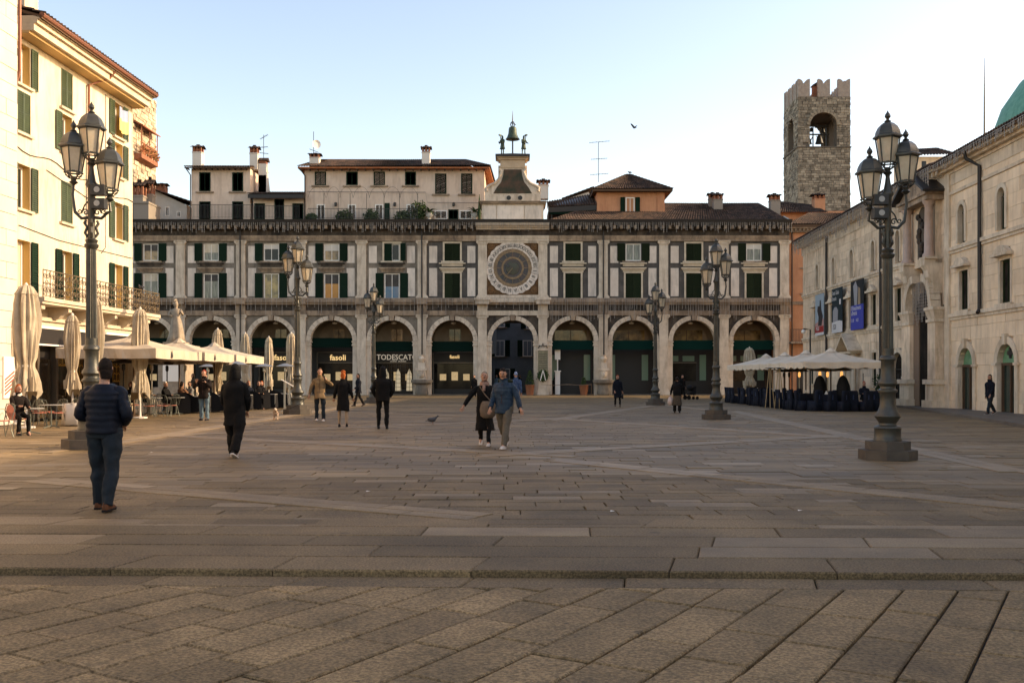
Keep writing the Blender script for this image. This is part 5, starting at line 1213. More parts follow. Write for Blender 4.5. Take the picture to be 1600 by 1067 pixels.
crown(NP, 28.103, 84, ZW - .08, False); part('attic_band', MB().box(28.7, 84, -.1, .09, ZW - 1.1, ZW - .95), istria2, NP)
part('rain_pipe', MB().tube([(31.9, -.7, ZW + .3), (31.9, -.62, ZW + .0), (32.2, -.15, ZW - .4), (32.2, -.15, 4.7), (32.35, -.3, 4.5)], .085, 8), pipe_m, NP, smooth=True)
def rcurtain(label, x0, x1, y, z, lo, hi, step=.17):
    n0 = set(bpy.data.objects.keys()); curtain(label, x0, x1, y, z, 1, lo, hi, step)
    o = [o for o in COL.objects if o.name not in n0][0]; o.location = RO; o.rotation_euler = (0, 0, RZ)
rcurtain('icicle lights along the roof edge of the far right palazzo', 0, 28, -.78, ZW + .5, .5, 1.3)
rcurtain('icicle lights along the roof edge of the near right palazzo', 28.2, 52, -.82, ZW + .42, .15, .5)
rcurtain('dense curtain of light strings hung in the carved portal', 24.7, 27.0, -.45, 6.5, 1.0, 2.2, .07)
# raised pavement on the right
b = MB(); b.zprism([(22.9, 76), (21.4, 76), (20.5, 52), (18.4, 41), (16.2, 31), (13.5, 18), (10, 6), (30, 6), (30, 76)], -.1, .10)
sw = part('sidewalk', b, mat('sidewalk_stone', (.12, .10, .08), (.17, .14, .11), 1.0, .7, .3), kind='structure')
# ------------------------------------------------------------- statue on its pedestal (left back)
sx, sy, _ = G2(275, 622); sy = 71.0; sx = XD(275, 71)
sm = mat('statue_marble', (.36, .29, .21), (.25, .195, .14), 3, .7, .2, streak=(.22, .17, .12), streak_amt=.5)
t = thing('marble_statue', 'weathered marble statue of a robed woman on a tall carved pedestal', 'statue', (sx, sy, 0))
part('pedestal', MB().box(-1.5, 1.5, -1.5, 1.5, 0, .5).box(-1.2, 1.2, -1.2, 1.2, .503, .9).box(-.95, .95, -.95, .95, .903, 3.4).box(-1.15, 1.15, -1.15, 1.15, 3.403, 3.65).box(-1.3, 1.3, -1.3, 1.3, 3.653, 3.85).box(-.7, .7, -.7, .7, 3.853, 4.1), sm, t)
part('relief_panel', MB().box(-.6, .6, -1.0, -.953, 1.3, 3.0), white_p, t)
b = MB()
def ring(c, rx, ry, n=16, ph=0, folds=0.0, k=6): return [Vector((c[0] + cos(2 * pi * i / n) * rx * (1 + folds * sin(k * 2 * pi * i / n + ph)), c[1] + sin(2 * pi * i / n) * ry * (1 + folds * sin(k * 2 * pi * i / n + ph)), c[2])) for i in range(n)]
b.loft([ring((0, 0, 4.1), .62, .5, 24, 0, .12), ring((.02, 0, 4.5), .5, .44, 24, .4, .14), ring((.05, 0, 5.1), .42, .36, 24, .9, .12), ring((.02, 0, 5.6), .36, .28, 24, 1.2, .08), ring((0, 0, 5.9), .27, .22, 24, 1.4, .05), ring((-.02, 0, 6.2), .36, .24, 24, 1, .05), ring((0, 0, 6.45), .34, .2, 24), ring((0, 0, 6.52), .12, .11, 24), ring((0, 0, 6.62), .1, .1, 24), ring((.0, -.02, 6.7), .15, .17, 24), ring((0, -.02, 6.85), .16, .18, 24), ring((0, -.02, 7.0), .1, .12, 24), ring((0, 0, 7.04), .02, .02, 24)])
b.tube([(-.32, 0, 6.4), (-.5, -.1, 6.05), (-.2, -.3, 5.95)], [.11, .1, .06], 8).tube([(.32, 0, 6.4), (.5, -.1, 6.1), (.38, -.35, 6.35)], [.11, .09, .06], 8).tube([(-.05, -.3, 7.0), (0, -.1, 7.15)], .05, 6)
part('figure', b, sm, t, smooth='all'); part('crest', MB().tube([(0, .1, 6.95), (0, 0, 7.15), (.02, -.1, 7.1)], [.08, .07, .03], 8), sm, t)
# fountains at the piers, plaque and wreath, potted trees
def fountain(label, x):
    t = thing('wall_fountain', label, 'fountain', (x, YF - .35, 0))
    part('basin', MB().lathe([(.5, 0), (.62, .15), (.55, .5), (.5, .9), (.95, 1.1), (1.0, 1.35), (.85, 1.38), (.7, 1.15)], 16, sy=.6), warmgrey, t, smooth=True)
    part('pedestal', MB().box(-.38, .38, -.3, .1, 1.1, 2.2).box(-.5, .5, -.4, .1, 2.203, 2.4).box(-.3, .3, -.25, .1, 2.403, 2.9), marble, t)
    part('carved_head', MB().sph((0, -.4, 1.85), .24, .18, .3, 12, 8).sph((0, -.55, 1.83), .05, .06, .07, 6, 4).sph((-.12, -.5, 2.05), .1, .1, .1, 6, 4).sph((.12, -.5, 2.05), .1, .1, .1, 6, 4), marble, t, smooth=True)
    part('urn', MB().lathe([(.1, 2.9), (.2, 3.0), (.3, 3.25), (.2, 3.5), (.25, 3.6), (.05, 3.62)], 12), marble, t, smooth=True); return t
fountain('carved stone wall fountain between the silver-lettered shop and the small lit shop sign', bay_x(5) - H); fountain('carved stone wall fountain under the downpipe right of the clock archway', bay_x(8) - H)
px = bay_x(7) - H
t = thing('memorial_plaque', 'memorial plaque with carved crest on the pier right of the clock archway', 'plaque', (px, YF - .2, 0))
part('tablet', MB().box(-.45, .45, -.08, 0, 2.2, 4.0), mat('bronze_tablet', (.24, .21, .12), (.16, .14, .08), 6, .5), t); part('frame', MB().box(-.52, .52, -.12, 0, 4.0, 4.15).box(-.5, -.452, -.1, 0, 2.2, 4.0).box(.452, .5, -.1, 0, 2.2, 4.0), marble, t)
b = MB(); b.tube([(-.4, -.06, 4.2), (-.3, -.06, 4.45), (-.1, -.06, 4.35), (0, -.06, 4.65), (.1, -.06, 4.35), (.3, -.06, 4.45), (.4, -.06, 4.2)], .05, 6); part('crest', b, iron, t)
b = MB()
for k in range(7): b.box(-.36, .36, -.09, -.081, 2.45 + k * .2, 2.49 + k * .2)
part('inscription_line', b, shop_dk, t, kind='stuff')
t = thing('laurel_wreath', 'dark round laurel wreath with white ribbon below the memorial plaque', 'wreath', (px, YF - .42, 1.75)); b = MB()
for k in range(240):
    a = rnd.uniform(0, 2 * pi); r = .42 + rnd.gauss(0, .09); p = Vector((r * cos(a), rnd.uniform(-.1, .05), r * sin(a))); d = Vector((-sin(a + .5), rnd.gauss(0, .4), cos(a + .5))).normalized() * .16; e = d.orthogonal().normalized() * .05
    b.add([p, p + d * .5 + e, p + d, p + d * .5 - e], [(0, 1, 2, 3)])
b.lathe([(.5, -.03), (.5, .03)], 16); k0 = len(b.v) - 32; b.xf(Matrix.Rotation(pi / 2, 4, 'X'), k0)
part('leaves', b, leaf_d, t); part('ribbon', MB().bar((0, -.12, .5), (-.24, -.12, -.45), .07).bar((0, -.12, .5), (.24, -.12, -.45), .07), white_p, t)
for k, (x, l, s_) in enumerate(((bay_x(6) + 1.55, 'potted cypress beside the pier under the clock', 1.0), (bay_x(7) + .95, 'small potted plant behind the rope right of the wreath', .5))):
    t = thing('potted_tree', l, 'plant', (x, YF - .4, 0)); part('pot', MB().lathe([(.3, 0), (.42, .85), (.47, .9), (.4, .92)], 14), terra, t, smooth=True)
    b = MB()
    for q in range(int(300 * s_)):
        h = rnd.random(); r = (1 - h) ** .8 * .38 * s_ + .05; a = rnd.uniform(0, 2 * pi); p = Vector((r * cos(a), r * sin(a), .9 + h * 1.25 * s_)); d = Vector((cos(a) * .5, sin(a) * .5, 1)) * .12; e = Vector((-sin(a), cos(a), 0)) * .04
        b.add([p, p + d * .5 + e, p + d, p + d * .5 - e], [(0, 1, 2, 3)])
    part('foliage', b, leaf_d, t)
t = thing('rope_barrier', 'low rope barrier with posts in front of the bay right of the archway', 'barrier', (0, YF - .9, 0))
for x in (bay_x(7) - 1.9, bay_x(7) + 1.6): part('post', MB().lathe([(.18, 0), (.18, .04), (.03, .07), (.03, .95), (.05, 1.0)], 10, (x, 0, 0)), wood_m, t)
part('rope', MB().tube([(bay_x(7) - 2.9 + 4.5 * s / 10, 0, .95 - .06 * sin(pi * s / 5) ** 2) for s in range(11)], .022, 6), cornice_m, t)
t = thing('display_column', 'white stand with a bust silhouette inside the arch right of the clock', 'stand', (bay_x(7) - 1.35, YF + .9, 0)); part('column', MB().box(-.22, .22, -.2, .2, 0, 2.1).box(-.3, .3, -.28, .28, 2.1, 2.2), white_p, t); part('top_panel', MB().box(-.25, .25, -.05, .05, 3.2, 4.2).box(-.05, .05, -.04, .04, 2.2, 3.2), white_p, t)
# the street seen through the archway
t = thing('street_house', 'grey shaded house at the end of the street seen through the clock archway', 'house'); gh = mat('grey_house_plaster', (.22, .24, .25), (.17, .18, .19), 1, .8)
yh = YF + 26; part('wall', MB().box(-6, 10, yh, yh + 6, 0, 12), gh, t)
for x, z in ((-1.4, 4.0), (-1.4, 7.4), (1.8, 4.0), (-.8, .0), (2.2, 7.2)): window(t, x, z, z + (1.9 if z else 2.6), 1.1, yh, 'open', glass_d, shut_dk, surround=None, recess=.05)
t = thing('street_house', 'tall side house on the left of the street behind the archway', 'house'); part('wall', MB().box(-9, -2.6, YF + 14.2, YF + 25, 0, 14), mat('street_plaster', (.30, .32, .34), rough=.8), t)
t = thing('street_house', 'tall side house on the right of the street behind the archway', 'house'); part('wall', MB().box(3.6, 12, YF + 14.2, YF + 25, 0, 14), MATS['street_plaster'], t)
t = thing('shop_banner', 'pale vertical shop banner hanging in the street behind the archway', 'sign', (-1.95, YF + 16, 4.1)); part('panel', MB().box(-.3, .3, -.04, .04, 0, 2.6), mat('pale_blue_sign', (.42, .52, .6), rough=.4), t); part('bracket', MB().bar((-.9, 0, 2.7), (.3, 0, 2.7), .05), iron, t)
# ------------------------------------------------------------- street lamps
lampiron = mat('lamp_iron', (.045, .044, .036), (.075, .070, .055), 5, .42, .25, 40, metal=.35)
topm_ = mat('floodlight_reflector', (.35, .33, .3), rough=.3)
lampstone = mat('lamp_plinth_stone', (.105, .088, .070), (.075, .062, .05), 3, .8, .4, 30)
lampglass = mat('frosted_lamp_glass', (.92, .80, .60), (.82, .68, .48), 12, .4, .2, 60, trans=.55)
def fluted(z0, z1, r0, r1, n=16):
    b = MB(); rg = []
    for t in range(5):
        f = t / 4; r = r0 + (r1 - r0) * f; z = z0 + (z1 - z0) * f
        rg.append([Vector(((r * (1 if k % 2 else .86)) * cos(pi * k / n), (r * (1 if k % 2 else .86)) * sin(pi * k / n), z)) for k in range(2 * n)])
    return b.loft(rg)
def make_lantern(par, loc):
    o = ob('lantern', cached('lant', lambda: lantern_frame()), par, loc)
    pm = cached('lpane', lambda: lpane())
    for k in range(6): ob('pane', pm, o, None, k * pi / 3)
    return o
def hexr(r, z, ph=0): return [Vector((r * cos(pi * k / 3 + ph), r * sin(pi * k / 3 + ph), z)) for k in range(6)]
def lpane():
    b = MB(); a, c = -pi / 6, pi / 6; k = .93
    r0, r1 = .155, .235
    p = [Vector((r * k * cos(t), r * k * sin(t), z)) for r, z, t in ((r0, .07, a), (r0, .07, c), (r1, .555, c), (r1, .555, a))]
    cen = sum(p, Vector()) / 4; p = [cen + (q - cen) * .93 for q in p]
    b.add(p + [q * .96 + Vector((0, 0, q.z * .04)) for q in p], [(0, 1, 2, 3), (7, 6, 5, 4), (0, 4, 5, 1), (1, 5, 6, 2), (2, 6, 7, 3), (3, 7, 4, 0)])
    return b.mesh('pane', lampglass)
def lantern_frame():
    b = MB(); ph = pi / 6
    for k in range(6):
        a = pi * k / 3 + ph; b.bar((.155 * cos(a), .155 * sin(a), .06), (.235 * cos(a), .235 * sin(a), .56), .022)
    for r, z in ((.155, .06), (.238, .56)):
        h = hexr(r, z, ph)
        for k in range(6): b.bar(h[k], h[(k + 1) % 6], .026)
    b.loft([hexr(.29, .56, ph), hexr(.29, .59, ph), hexr(.25, .62, ph)])
    b.loft([hexr(.25, .615, ph), hexr(.235, .69, ph), hexr(.19, .78, ph), hexr(.12, .845, ph), hexr(.05, .875, ph)])
    b.lathe([(.05, .87), (.07, .89), (.03, .92), (.03, .94), (.062, .985), (.055, 1.02), (.02, 1.07), (.003, 1.11)], 8)
    for k in range(6):
        a = pi * k / 3 + ph; b.tube([(.155 * cos(a), .155 * sin(a), .06), (.15 * cos(a), .15 * sin(a), .0), (.08 * cos(a), .08 * sin(a), -.06), (.0, 0, -.07)], .012, 5).sph((.17 * cos(a), .17 * sin(a), .05), .02, seg=6, n=4)
    b.tube([(.14 * cos(t * pi / 8), .14 * sin(t * pi / 8), 0) for t in range(17)], .01, 5)
    b.lathe([(.02, -.2), (.09, -.14), (.05, -.1), (.07, -.05), (.02, -.03)], 10)
    b.lathe([(.03, .1), (.045, .2), (.02, .32)], 8)
    return b.mesh('lantern', lampiron, True)
def make_lamp(label, mirror, floods, loc):
    t = thing('street_lamp', label, 'street lamp', loc, 0, 'triple lantern street lamps of the square'); m = -1 if mirror else 1
    def octa(r, z0, z1):
        return lambda b: b.loft([[Vector((r * cos(pi / 8 + k * pi / 4), r * sin(pi / 8 + k * pi / 4), z)) for k in range(8)] for z in (z0, z1)])
    b = MB(); octa(.56, 0, .19)(b); octa(.43, .192, .36)(b); ob('plinth', cached('lpl', lambda: b.mesh('plinth', lampstone)), t)
    def base():
        b = MB(); b.lathe([(.27, .36), (.27, .40), (.255, .42), (.255, .60), (.27, .62), (.25, .655), (.175, .68), (.165, .715), (.19, .75), (.255, .85), (.25, .88), (.19, .96), (.16, 1.05), (.145, 1.16), (.15, 1.30), (.185, 1.34), (.185, 1.375), (.15, 1.40), (.145, 1.44), (.185, 1.5), (.18, 1.54), (.14, 1.60), (.13, 1.78), (.128, 1.94), (.16, 1.98), (.155, 2.02), (.12, 2.06), (.118, 2.2)], 24); return b.mesh('base', lampiron, True)
    ob('base', cached('lbs', base), t)
    ob('shaft', cached('lsh', lambda: fluted(2.2, 4.0, .112, .092).mesh('shaft', lampiron)), t)
    def neck():
        b = MB(); b.lathe([(.09, 3.98), (.13, 4.02), (.14, 4.07), (.10, 4.1), (.125, 4.16), (.07, 4.2), (.062, 4.9), (.075, 4.95), (.075, 5.2), (.115, 5.25), (.115, 5.29), (.085, 5.34), (.055, 5.5), (.04, 5.62), (.05, 5.66), (.085, 5.7), (.04, 5.74), (.03, 5.76)], 14)
        for k in range(4):
            a = k * pi / 2 + .4; b.tube([(.06 * cos(a), .06 * sin(a), 4.22), (.12 * cos(a), .12 * sin(a), 4.3), (.08 * cos(a), .08 * sin(a), 4.42), (.13 * cos(a), .13 * sin(a), 4.5), (.1 * cos(a), .1 * sin(a), 4.56)], .03, 6)
        return b.mesh('neck', lampiron, True)
    ob('neck', cached('lnk', neck), t)
    make_lantern(t, (0, 0, 5.83))
    for side, zz in ((-1 * m, 5.46), (1 * m, 5.12)):
        x = side * .36
        b = MB(); b.tube([(side * .05, 0, 4.62), (side * .2, 0, 4.60), (side * .33, 0, 4.72), (side * .38, 0, zz - .38), (x, 0, zz - .2)], [.035, .032, .03, .028, .025], 8)
        b.tube([(side * (.12 + .07 * (1 - q / 18) * cos(q * .55)), 0, 4.72 + .07 * (1 - q / 18) * sin(q * .55)) for q in range(15)], .014, 5)
        b.tube([(side * (.24 + .055 * (1 - q / 18) * cos(-q * .55)), 0, 4.74 + .055 * (1 - q / 18) * sin(-q * .55)) for q in range(15)], .012, 5)
        b.tube([(side * .06, 0, 4.95), (side * .14, 0, 4.86), (side * .2, 0, 4.7)], .016, 5)
        part('arm', b, lampiron, t, smooth=True); make_lantern(t, (x, 0, zz))
    if floods:
        for z in (5.13, 4.86):
            f = part('floodlight', MB().box(-.14, .14, -.1, .1, -.1, .1), iron, t, (floods * .24, -.16, z)); part('reflector', MB().lathe([(.05, 0), (.06, .012), (.02, .012)], 12), topm_, f, (0, -.102, 0), UP)
            part('bracket', MB().bar((0, .1, 0), (-floods * .24, .16, .0), .03), iron, f)
    return t
for lb, px, py, mi, fl_ in (('nearest street lamp on the left, behind the man in the quilted jacket', 143, 700, 0, .9), ('middle left street lamp beside the small white dog', 465, 647, 0, 0), ('farthest left street lamp in front of the silver-lettered shop', 584, 630, 0, 0),
                            ('nearest street lamp on the right, rising past the palazzo posters', 1387, 717, 1, -.9), ('middle right street lamp left of the big cafe umbrellas', 1119, 655, 1, 0), ('farthest right street lamp near the person with a handbag', 1024, 633, 1, 0)):
    x, y, _ = G2(px, py); s = {700: 1.135, 647: 1.12, 630: 1.07, 717: .99, 655: 1.0, 633: 1.02}[py]
    o = make_lamp(lb, mi, fl_, (x, y, 0)); o.scale = (s, s, s)
# ------------------------------------------------------------- cafe furniture
canv = mat('cream_canvas', (.50, .42, .30), (.37, .30, .205), 2.5, .85, .4, 14, streak=(.3, .22, .15), streak_amt=.4); canv2 = mat('open_canvas', (.54, .45, .34), (.46, .38, .28), 1.2, .85, .1)
canv3 = mat('pale_canvas', (.74, .62, .47), (.66, .54, .40), 1.2, .85, .1)
def closed_umbrella(label, px, D, ztop, w, grp, zbot=.85, seed=1):
    rr = random.Random(seed); X = XD(px, D); t = thing('closed_umbrella', label, 'umbrella', (X, D, 0), rr.uniform(0, 1.5), grp)
    part('pole', MB().lathe([(.28, 0), (.28, .05), (.05, .07), (.035, .3), (.035, ztop - .1)], 10), white_pl, t)
    b = MB(); H_ = ztop - zbot; prof = [(0, .98), (.06, .92), (.14, .82), (.22, .66), (.275, .56), (.31, .57), (.36, .68), (.46, .82), (.6, .92), (.72, .90), (.84, .80), (.915, .68), (.92, .74), (.96, .62), (.985, .5), (1, .3)]
    rg = []; n = 88; ph = rr.uniform(0, 6)
    for f, wd in prof:
        r = w / 2 * wd; ring_ = []
        for k in range(n):
            a = 2 * pi * k / n; fo = .42 * (abs(sin(4 * a + ph + f * .8)) ** .6 - .65) + .14 * sin(11 * a + 3 * f + ph) + .08 * sin(17 * a - 4 * f) + .05 * sin(f * 13 + a)
            if .24 < f < .33: fo *= .6
            if f > .93: fo *= .5
            zb = 0
            if f < .06: zb = .22 * H_ * abs(sin(2 * a + ph)) ** 1.5 - .10
            ring_.append(Vector((r * (1 + fo) * cos(a), r * (1 + fo) * sin(a), zbot + f * H_ + zb)))
        rg.append(ring_)
    b.loft(rg); part('folded_canopy', b, canv, t, smooth=True); part('tie_strap', MB().lathe([(w * .27, 0), (w * .285, .03), (w * .27, .07)], 20, (0, 0, zbot + H_ * .275), cap=False), white_pl, t)
    part('finial', MB().lathe([(.05, 0), (.06, .05), (.01, .12)], 8, (0, 0, ztop - .02)), white_pl, t); return t
UG = 'closed cream umbrellas of the left cafe'
for k, (px, D, zt, w, zb, l) in enumerate(((41, 31.5, 4.52, .76, .95, 'biggest closed cream umbrella, behind the seated red-haired woman'), (26, 34.0, 4.0, .5, 1.0, 'narrow closed cream umbrella half hidden at the left edge'), (113, 36, 3.85, .5, 1.0, 'closed cream umbrella left of the nearest left lamp'),
        (149, 34.5, 4.35, .56, 1.0, 'closed cream umbrella hidden behind the nearest left lamp post'), (219, 39, 4.28, .62, .8, 'closed cream umbrella right of the man in the quilted jacket'), (340, 54, 4.2, .56, .65, 'closed cream umbrella just left of the person in the hooded parka'),
        (383, 59, 4.2, .52, .8, 'closed cream umbrella just right of the hooded parka'), (420, 65, 4.2, .52, .8, 'slim closed cream umbrella behind the menu stand'), (455, 59, 4.2, .56, .8, 'closed cream umbrella touching the middle left street lamp'))):
    closed_umbrella(l, px, D, zt, w, UG, zb, k + 2)
closed_umbrella('closed cream umbrella standing beyond the open ones at the right cafe', 1171, 76, 3.85, .85, None, .75, 33)
def open_umbrella(label, x0, x1, y0, y1, zt, zv, vd, grp, scal=0, poles=1):
    cx, cy = (x0 + x1) / 2, (y0 + y1) / 2; t = thing('open_umbrella', label, 'umbrella', (cx, cy, 0), 0, grp); hx, hy = (x1 - x0) / 2, (y1 - y0) / 2
    part('pole', MB().lathe([(.45, 0), (.45, .08), (.06, .1), (.04, .4), (.04, zt - .05)], 10), wood_m, t)
    b = MB(); cs = [(-1, -1), (0, -1.0), (1, -1), (1, 0), (1, 1), (0, 1), (-1, 1), (-1, 0)]; n = 8
    for k in range(8):
        a, c = cs[k], cs[(k + 1) % 8]; m = 6; g = []
        for j in range(m + 1):
            f = j / m; row_ = []
            for i in range(5):
                u = a[0] + (c[0] - a[0]) * i / 4; v = a[1] + (c[1] - a[1]) * i / 4
                sag = -.10 * sin(pi * i / 4) * f - .10 * sin(pi * f)
                row_.append(Vector((u * hx * f, v * hy * f, zt + (zv + vd - zt) * f + sag * .6)))
            g.append(row_)
        o = len(b.v); b.v += [tuple(p) for r_ in g for p in r_]
        for j in range(m):
            for i in range(4): b.f.append((o + j * 5 + i, o + j * 5 + i + 1, o + (j + 1) * 5 + i + 1, o + (j + 1) * 5 + i)); b.mi.append(0); b.col.append(None)
    b.lathe([(.02, .14), (.10, .1), (.34, -.08), (.02, -.02)], 8, (0, 0, zt)); part('canopy', b, canv3 if scal else canv2, t)
    for k in range(4):                                       # one hanging valance per side
        a, c = ((-1, -1), (1, -1), (1, 1), (-1, 1))[k], ((1, -1), (1, 1), (-1, 1), (-1, -1))[k]; bb = MB(); n = 24; top = []; bot = []
        for i in range(n + 1):
            u = a[0] + (c[0] - a[0]) * i / n; v = a[1] + (c[1] - a[1]) * i / n; e = 1 + .004 * sin(i * 2.1) + (.012 * sin(i * 1.3) if 1 else 0)
            sg = -.06 * abs(sin(pi * 2 * i / n)); top.append(Vector((u * hx, v * hy, zv + vd + sg * .6))); bot.append(Vector((u * hx * e, v * hy * e, zv + (.07 * abs(sin(pi * i / n * scal)) * -1 if scal else 0) + sg * .3)))
        bb.v = [tuple(p) for p in top + bot]; bb.f = [(i, i + 1, n + 2 + i, n + 1 + i) for i in range(n)]; bb.mi = [0] * n; bb.col = [None] * n
        o = part('valance', bb, canv3 if scal else canv2, t)
        if k == 1 and not scal: part('printed_emblem', MB().add([(hx * 1.02, -hy * .4 + q[0], zv + q[1]) for q in ((-.1, .05), (.0, .0), (.15, .1), (.1, .2), (.02, .35), (-.05, .25))], [(0, 1, 2, 3, 4, 5)]), wire_m, o)
    b = MB()
    for cxx, cyy in cs: b.bar((0, 0, zt - .3), (cxx * hx * .96, cyy * hy * .96, zv + vd - .05), .03)
    part('rib_frame', b, wood_m, t)
    return t
for k, (y0, y1, l) in enumerate(((37.6, 43.2, 'largest open cream umbrella beside the yellow palazzo'), (43.6, 48.2, 'second open cream umbrella in front of the statue'), (48.6, 54, 'third open cream umbrella in the left row, beyond the statue side'))):
    open_umbrella(l, -17.3, -13.5, y0, y1, 3.28, 2.33, .38, 'open umbrellas of the left cafe')
for k, (y0, y1, l) in enumerate(((48, 52.2, 'nearest open cream umbrella of the right cafe with the widest front'), (52.3, 56.4, 'second open cream umbrella of the right cafe'), (56.5, 60.6, 'third open cream umbrella of the right cafe'), (60.7, 65, 'farthest open cream umbrella of the right cafe'))):
    open_umbrella(l, 14.1, 18.1, y0, y1, 2.95, 2.1, .26, 'open umbrellas of the right cafe', 4)
steel = mat('brushed_steel', (.42, .38, .32), rough=.35, metal=.8); glow = mat('glowing_burner', (.9, .5, .2), emit=(1, .45, .12), estr=.45)
def heater(label, px, D, lit, grp, z=2.25, dark=False):
    X = XD(px, D); t = thing('patio_heater', label, 'patio heater', (X, D, 0), 0, grp); m = iron if dark else steel
    part('pole', MB().lathe([(.24, 0), (.24, .05), (.2, .1), (.2, .65), (.03, .72), (.03, z - .35)], 12), m, t)
    part('burner', MB().lathe([(.04, z - .38), (.075, z - .3), (.07, z - .12), (.03, z - .08)], 12), glow if lit else m, t); part('hood', MB().lathe([(.50, z - .06), (.52, z - .04), (.32, z + .05), (.08, z + .12), (.01, z + .13)], 20), m, t, smooth=True)
    return t
for k, (px, D, dk_) in enumerate(((193, 41.5, 1), (237, 43, 0), (261, 47, 1), (289, 45, 0), (325, 57, 0), (370, 47.5, 0), (413, 56, 0), (446, 55, 0))):
    heater(['dark mushroom patio heater left of the jacketed man\'s umbrella', 'steel patio heater beside the big open umbrella edge', 'thin dark patio heater in front of the statue pedestal', 'steel patio heater right of the statue pedestal', 'steel patio heater behind the photographing man', 'steel patio heater right beside the parka hood', 'steel patio heater near the slim closed umbrella', 'steel patio heater left of the middle left lamp'][k], px, D, False, 'patio heaters of the left cafe', dark=dk_)
for k, (px, D) in enumerate(((1249, 56), (1281, 51), (1293, 54), (1315, 50))):
    heater(['lit patio heater nearest the wooden tripod stands', 'lit patio heater above the left black cover', 'lit patio heater between the two black covers', 'lit patio heater above the right black cover'][k], px, D, True, 'lit patio heaters of the right cafe', 1.98)
for k, (px, D) in enumerate(((1225, 60), (1233, 58))): heater(['unlit patio heater at the left of the right cafe', 'unlit patio heater next to the leftmost unlit one'][k], px, D, False, None, 1.98, True)
blk = mat('black_cloth', (.012, .011, .011), rough=.8); navy = mat('navy_chair_cover', (.008, .010, .018), (.012, .015, .026), 4, .8, .15); pinkm = mat('coral_chair', (.45, .15, .10), rough=.5)
for k, (px, D) in enumerate(((1281, 50), (1317, 49))):
    X = XD(px, D); t = thing('heater_cover', ['black fabric cover tapering to a point, left of the pair at the right cafe', 'black fabric cover tapering to a point, right of the pair at the right cafe'][k], 'cover', (X, D, 0)); b = MB()
    b.loft([[Vector((r * (1 + .12 * sin(5 * a + z * 3)) * cos(a), r * (1 + .12 * sin(5 * a + z * 3)) * sin(a), z)) for a in [2 * pi * q / 24 for q in range(24)]] for r, z in ((.3, .0), (.34, .8), (.3, 1.2), (.18, 1.55), (.05, 1.7))]); part('cloth', b, blk, t, smooth='all')
# chairs
chm = mat('grey_green_metal', (.10, .105, .085), rough=.45, metal=.4); topm = mat('grey_table_top', (.30, .28, .25), rough=.4)
def chair_parts(t, m, sm=None):
    def back():
        b = MB(); b.tube([(-.2, -.2, .45), (-.22, -.26, .7), (-.16, -.3, .86), (0, -.31, .9), (.16, -.3, .86), (.22, -.26, .7), (.2, -.2, .45)], .014, 6)
        for x in (-.12, -.04, .04, .12): b.tube([(x, -.2, .46), (x * 1.1, -.27, .7), (x * .9, -.305, .89)], .006, 4)
        return b.mesh('backrest', m, True)
    ob('backrest', cached(('cb', m.name), back), t); ob('seat', cached(('cs', m.name), lambda: MB().lathe([(.2, .43), (.22, .44), (.22, .455), (.0, .46)], 16).mesh('seat', sm or m, True)), t)
    for sx_, sy_ in ((-1, -1), (1, -1), (1, 1), (-1, 1)): ob('leg', cached(('cl', m.name, sx_, sy_), lambda: MB().tube([(sx_ * .16, sy_ * .16, .44), (sx_ * .18, sy_ * .19, .2), (sx_ * .22, sy_ * .24, 0)], .012, 5).mesh('leg', m)), t)
def chair(label, x, y, rz, m=None, sm=None, grp='metal bistro chairs of the left cafe'):
    t = thing('bistro_chair', label, 'chair', (x, y, 0), rz, grp); chair_parts(t, m or chm, sm); return t
def table(label, x, y, cloth=None, grp='bistro tables of the left cafe', r=.36, h=.74):
    t = thing('bistro_table', label, 'table', (x, y, 0), rnd.uniform(0, 1), grp); part('tabletop', MB().lathe([(r, h - .025), (r + .01, h - .01), (r, h), (0, h + .001)], 24), topm, t)
    part('pedestal', MB().tube([(0, 0, .04), (0, 0, h - .03)], .025, 8), chm, t)
    for k in range(3): part('foot', MB().bar((0, 0, .08), (.28 * cos(k * 2.1), .28 * sin(k * 2.1), .015), .03), chm, t)
    if cloth: part('cloth_skirt', MB().loft([[Vector((q * (1 + .07 * sin(7 * a)) * cos(a), q * (1 + .07 * sin(7 * a)) * sin(a), z)) for a in [2 * pi * w / 32 for w in range(32)]] for q, z in ((r + .05, .04), (r + .03, .4), (r + .02, h + .004))]), cloth, t, smooth='all')
    return t
chair('coral red round-backed chair cut by the left edge of the picture', XD(1, 26.6), 26.6, 2.5, chm, pinkm, None)
t = [o for o in COL.objects if o.get('label', '').startswith('coral')][0]
part('round_pad', MB().lathe([(.21, -.012), (.225, 0), (.21, .012)], 20, cap=True), pinkm, t, (0, -.27, .66), (pi / 2 - .15, 0, 0))
cl = [('grey bistro chair right behind the seated woman', 62, 32.5, .5), ('grey bistro chair with its back to the lamp', 74, 33.5, -.6), ('grey bistro chair turned toward the shop door', 88, 32.5, 2.8), ('grey bistro chair nearest the left lamp plinth', 104, 33.5, 1.6), ('grey bistro chair pulled out beside the doors', 55, 34.5, -1.5),
      ('grey bistro chair just right of the umbrella pole', 232, 40, .3), ('grey bistro chair left of the round-backed pair', 243, 41, -.4), ('grey bistro chair, the clearest of those beside the black tables', 254, 40.5, .2), ('grey bistro chair last before the black tables', 268, 41.2, 1.0), ('grey bistro chair behind the jacketed man\'s arm', 210, 41.5, -.9), ('grey bistro chair under the big open umbrella', 190, 41, 2.2)]
for l, px, D, rz in cl: chair(l, XD(px, D), D, rz)
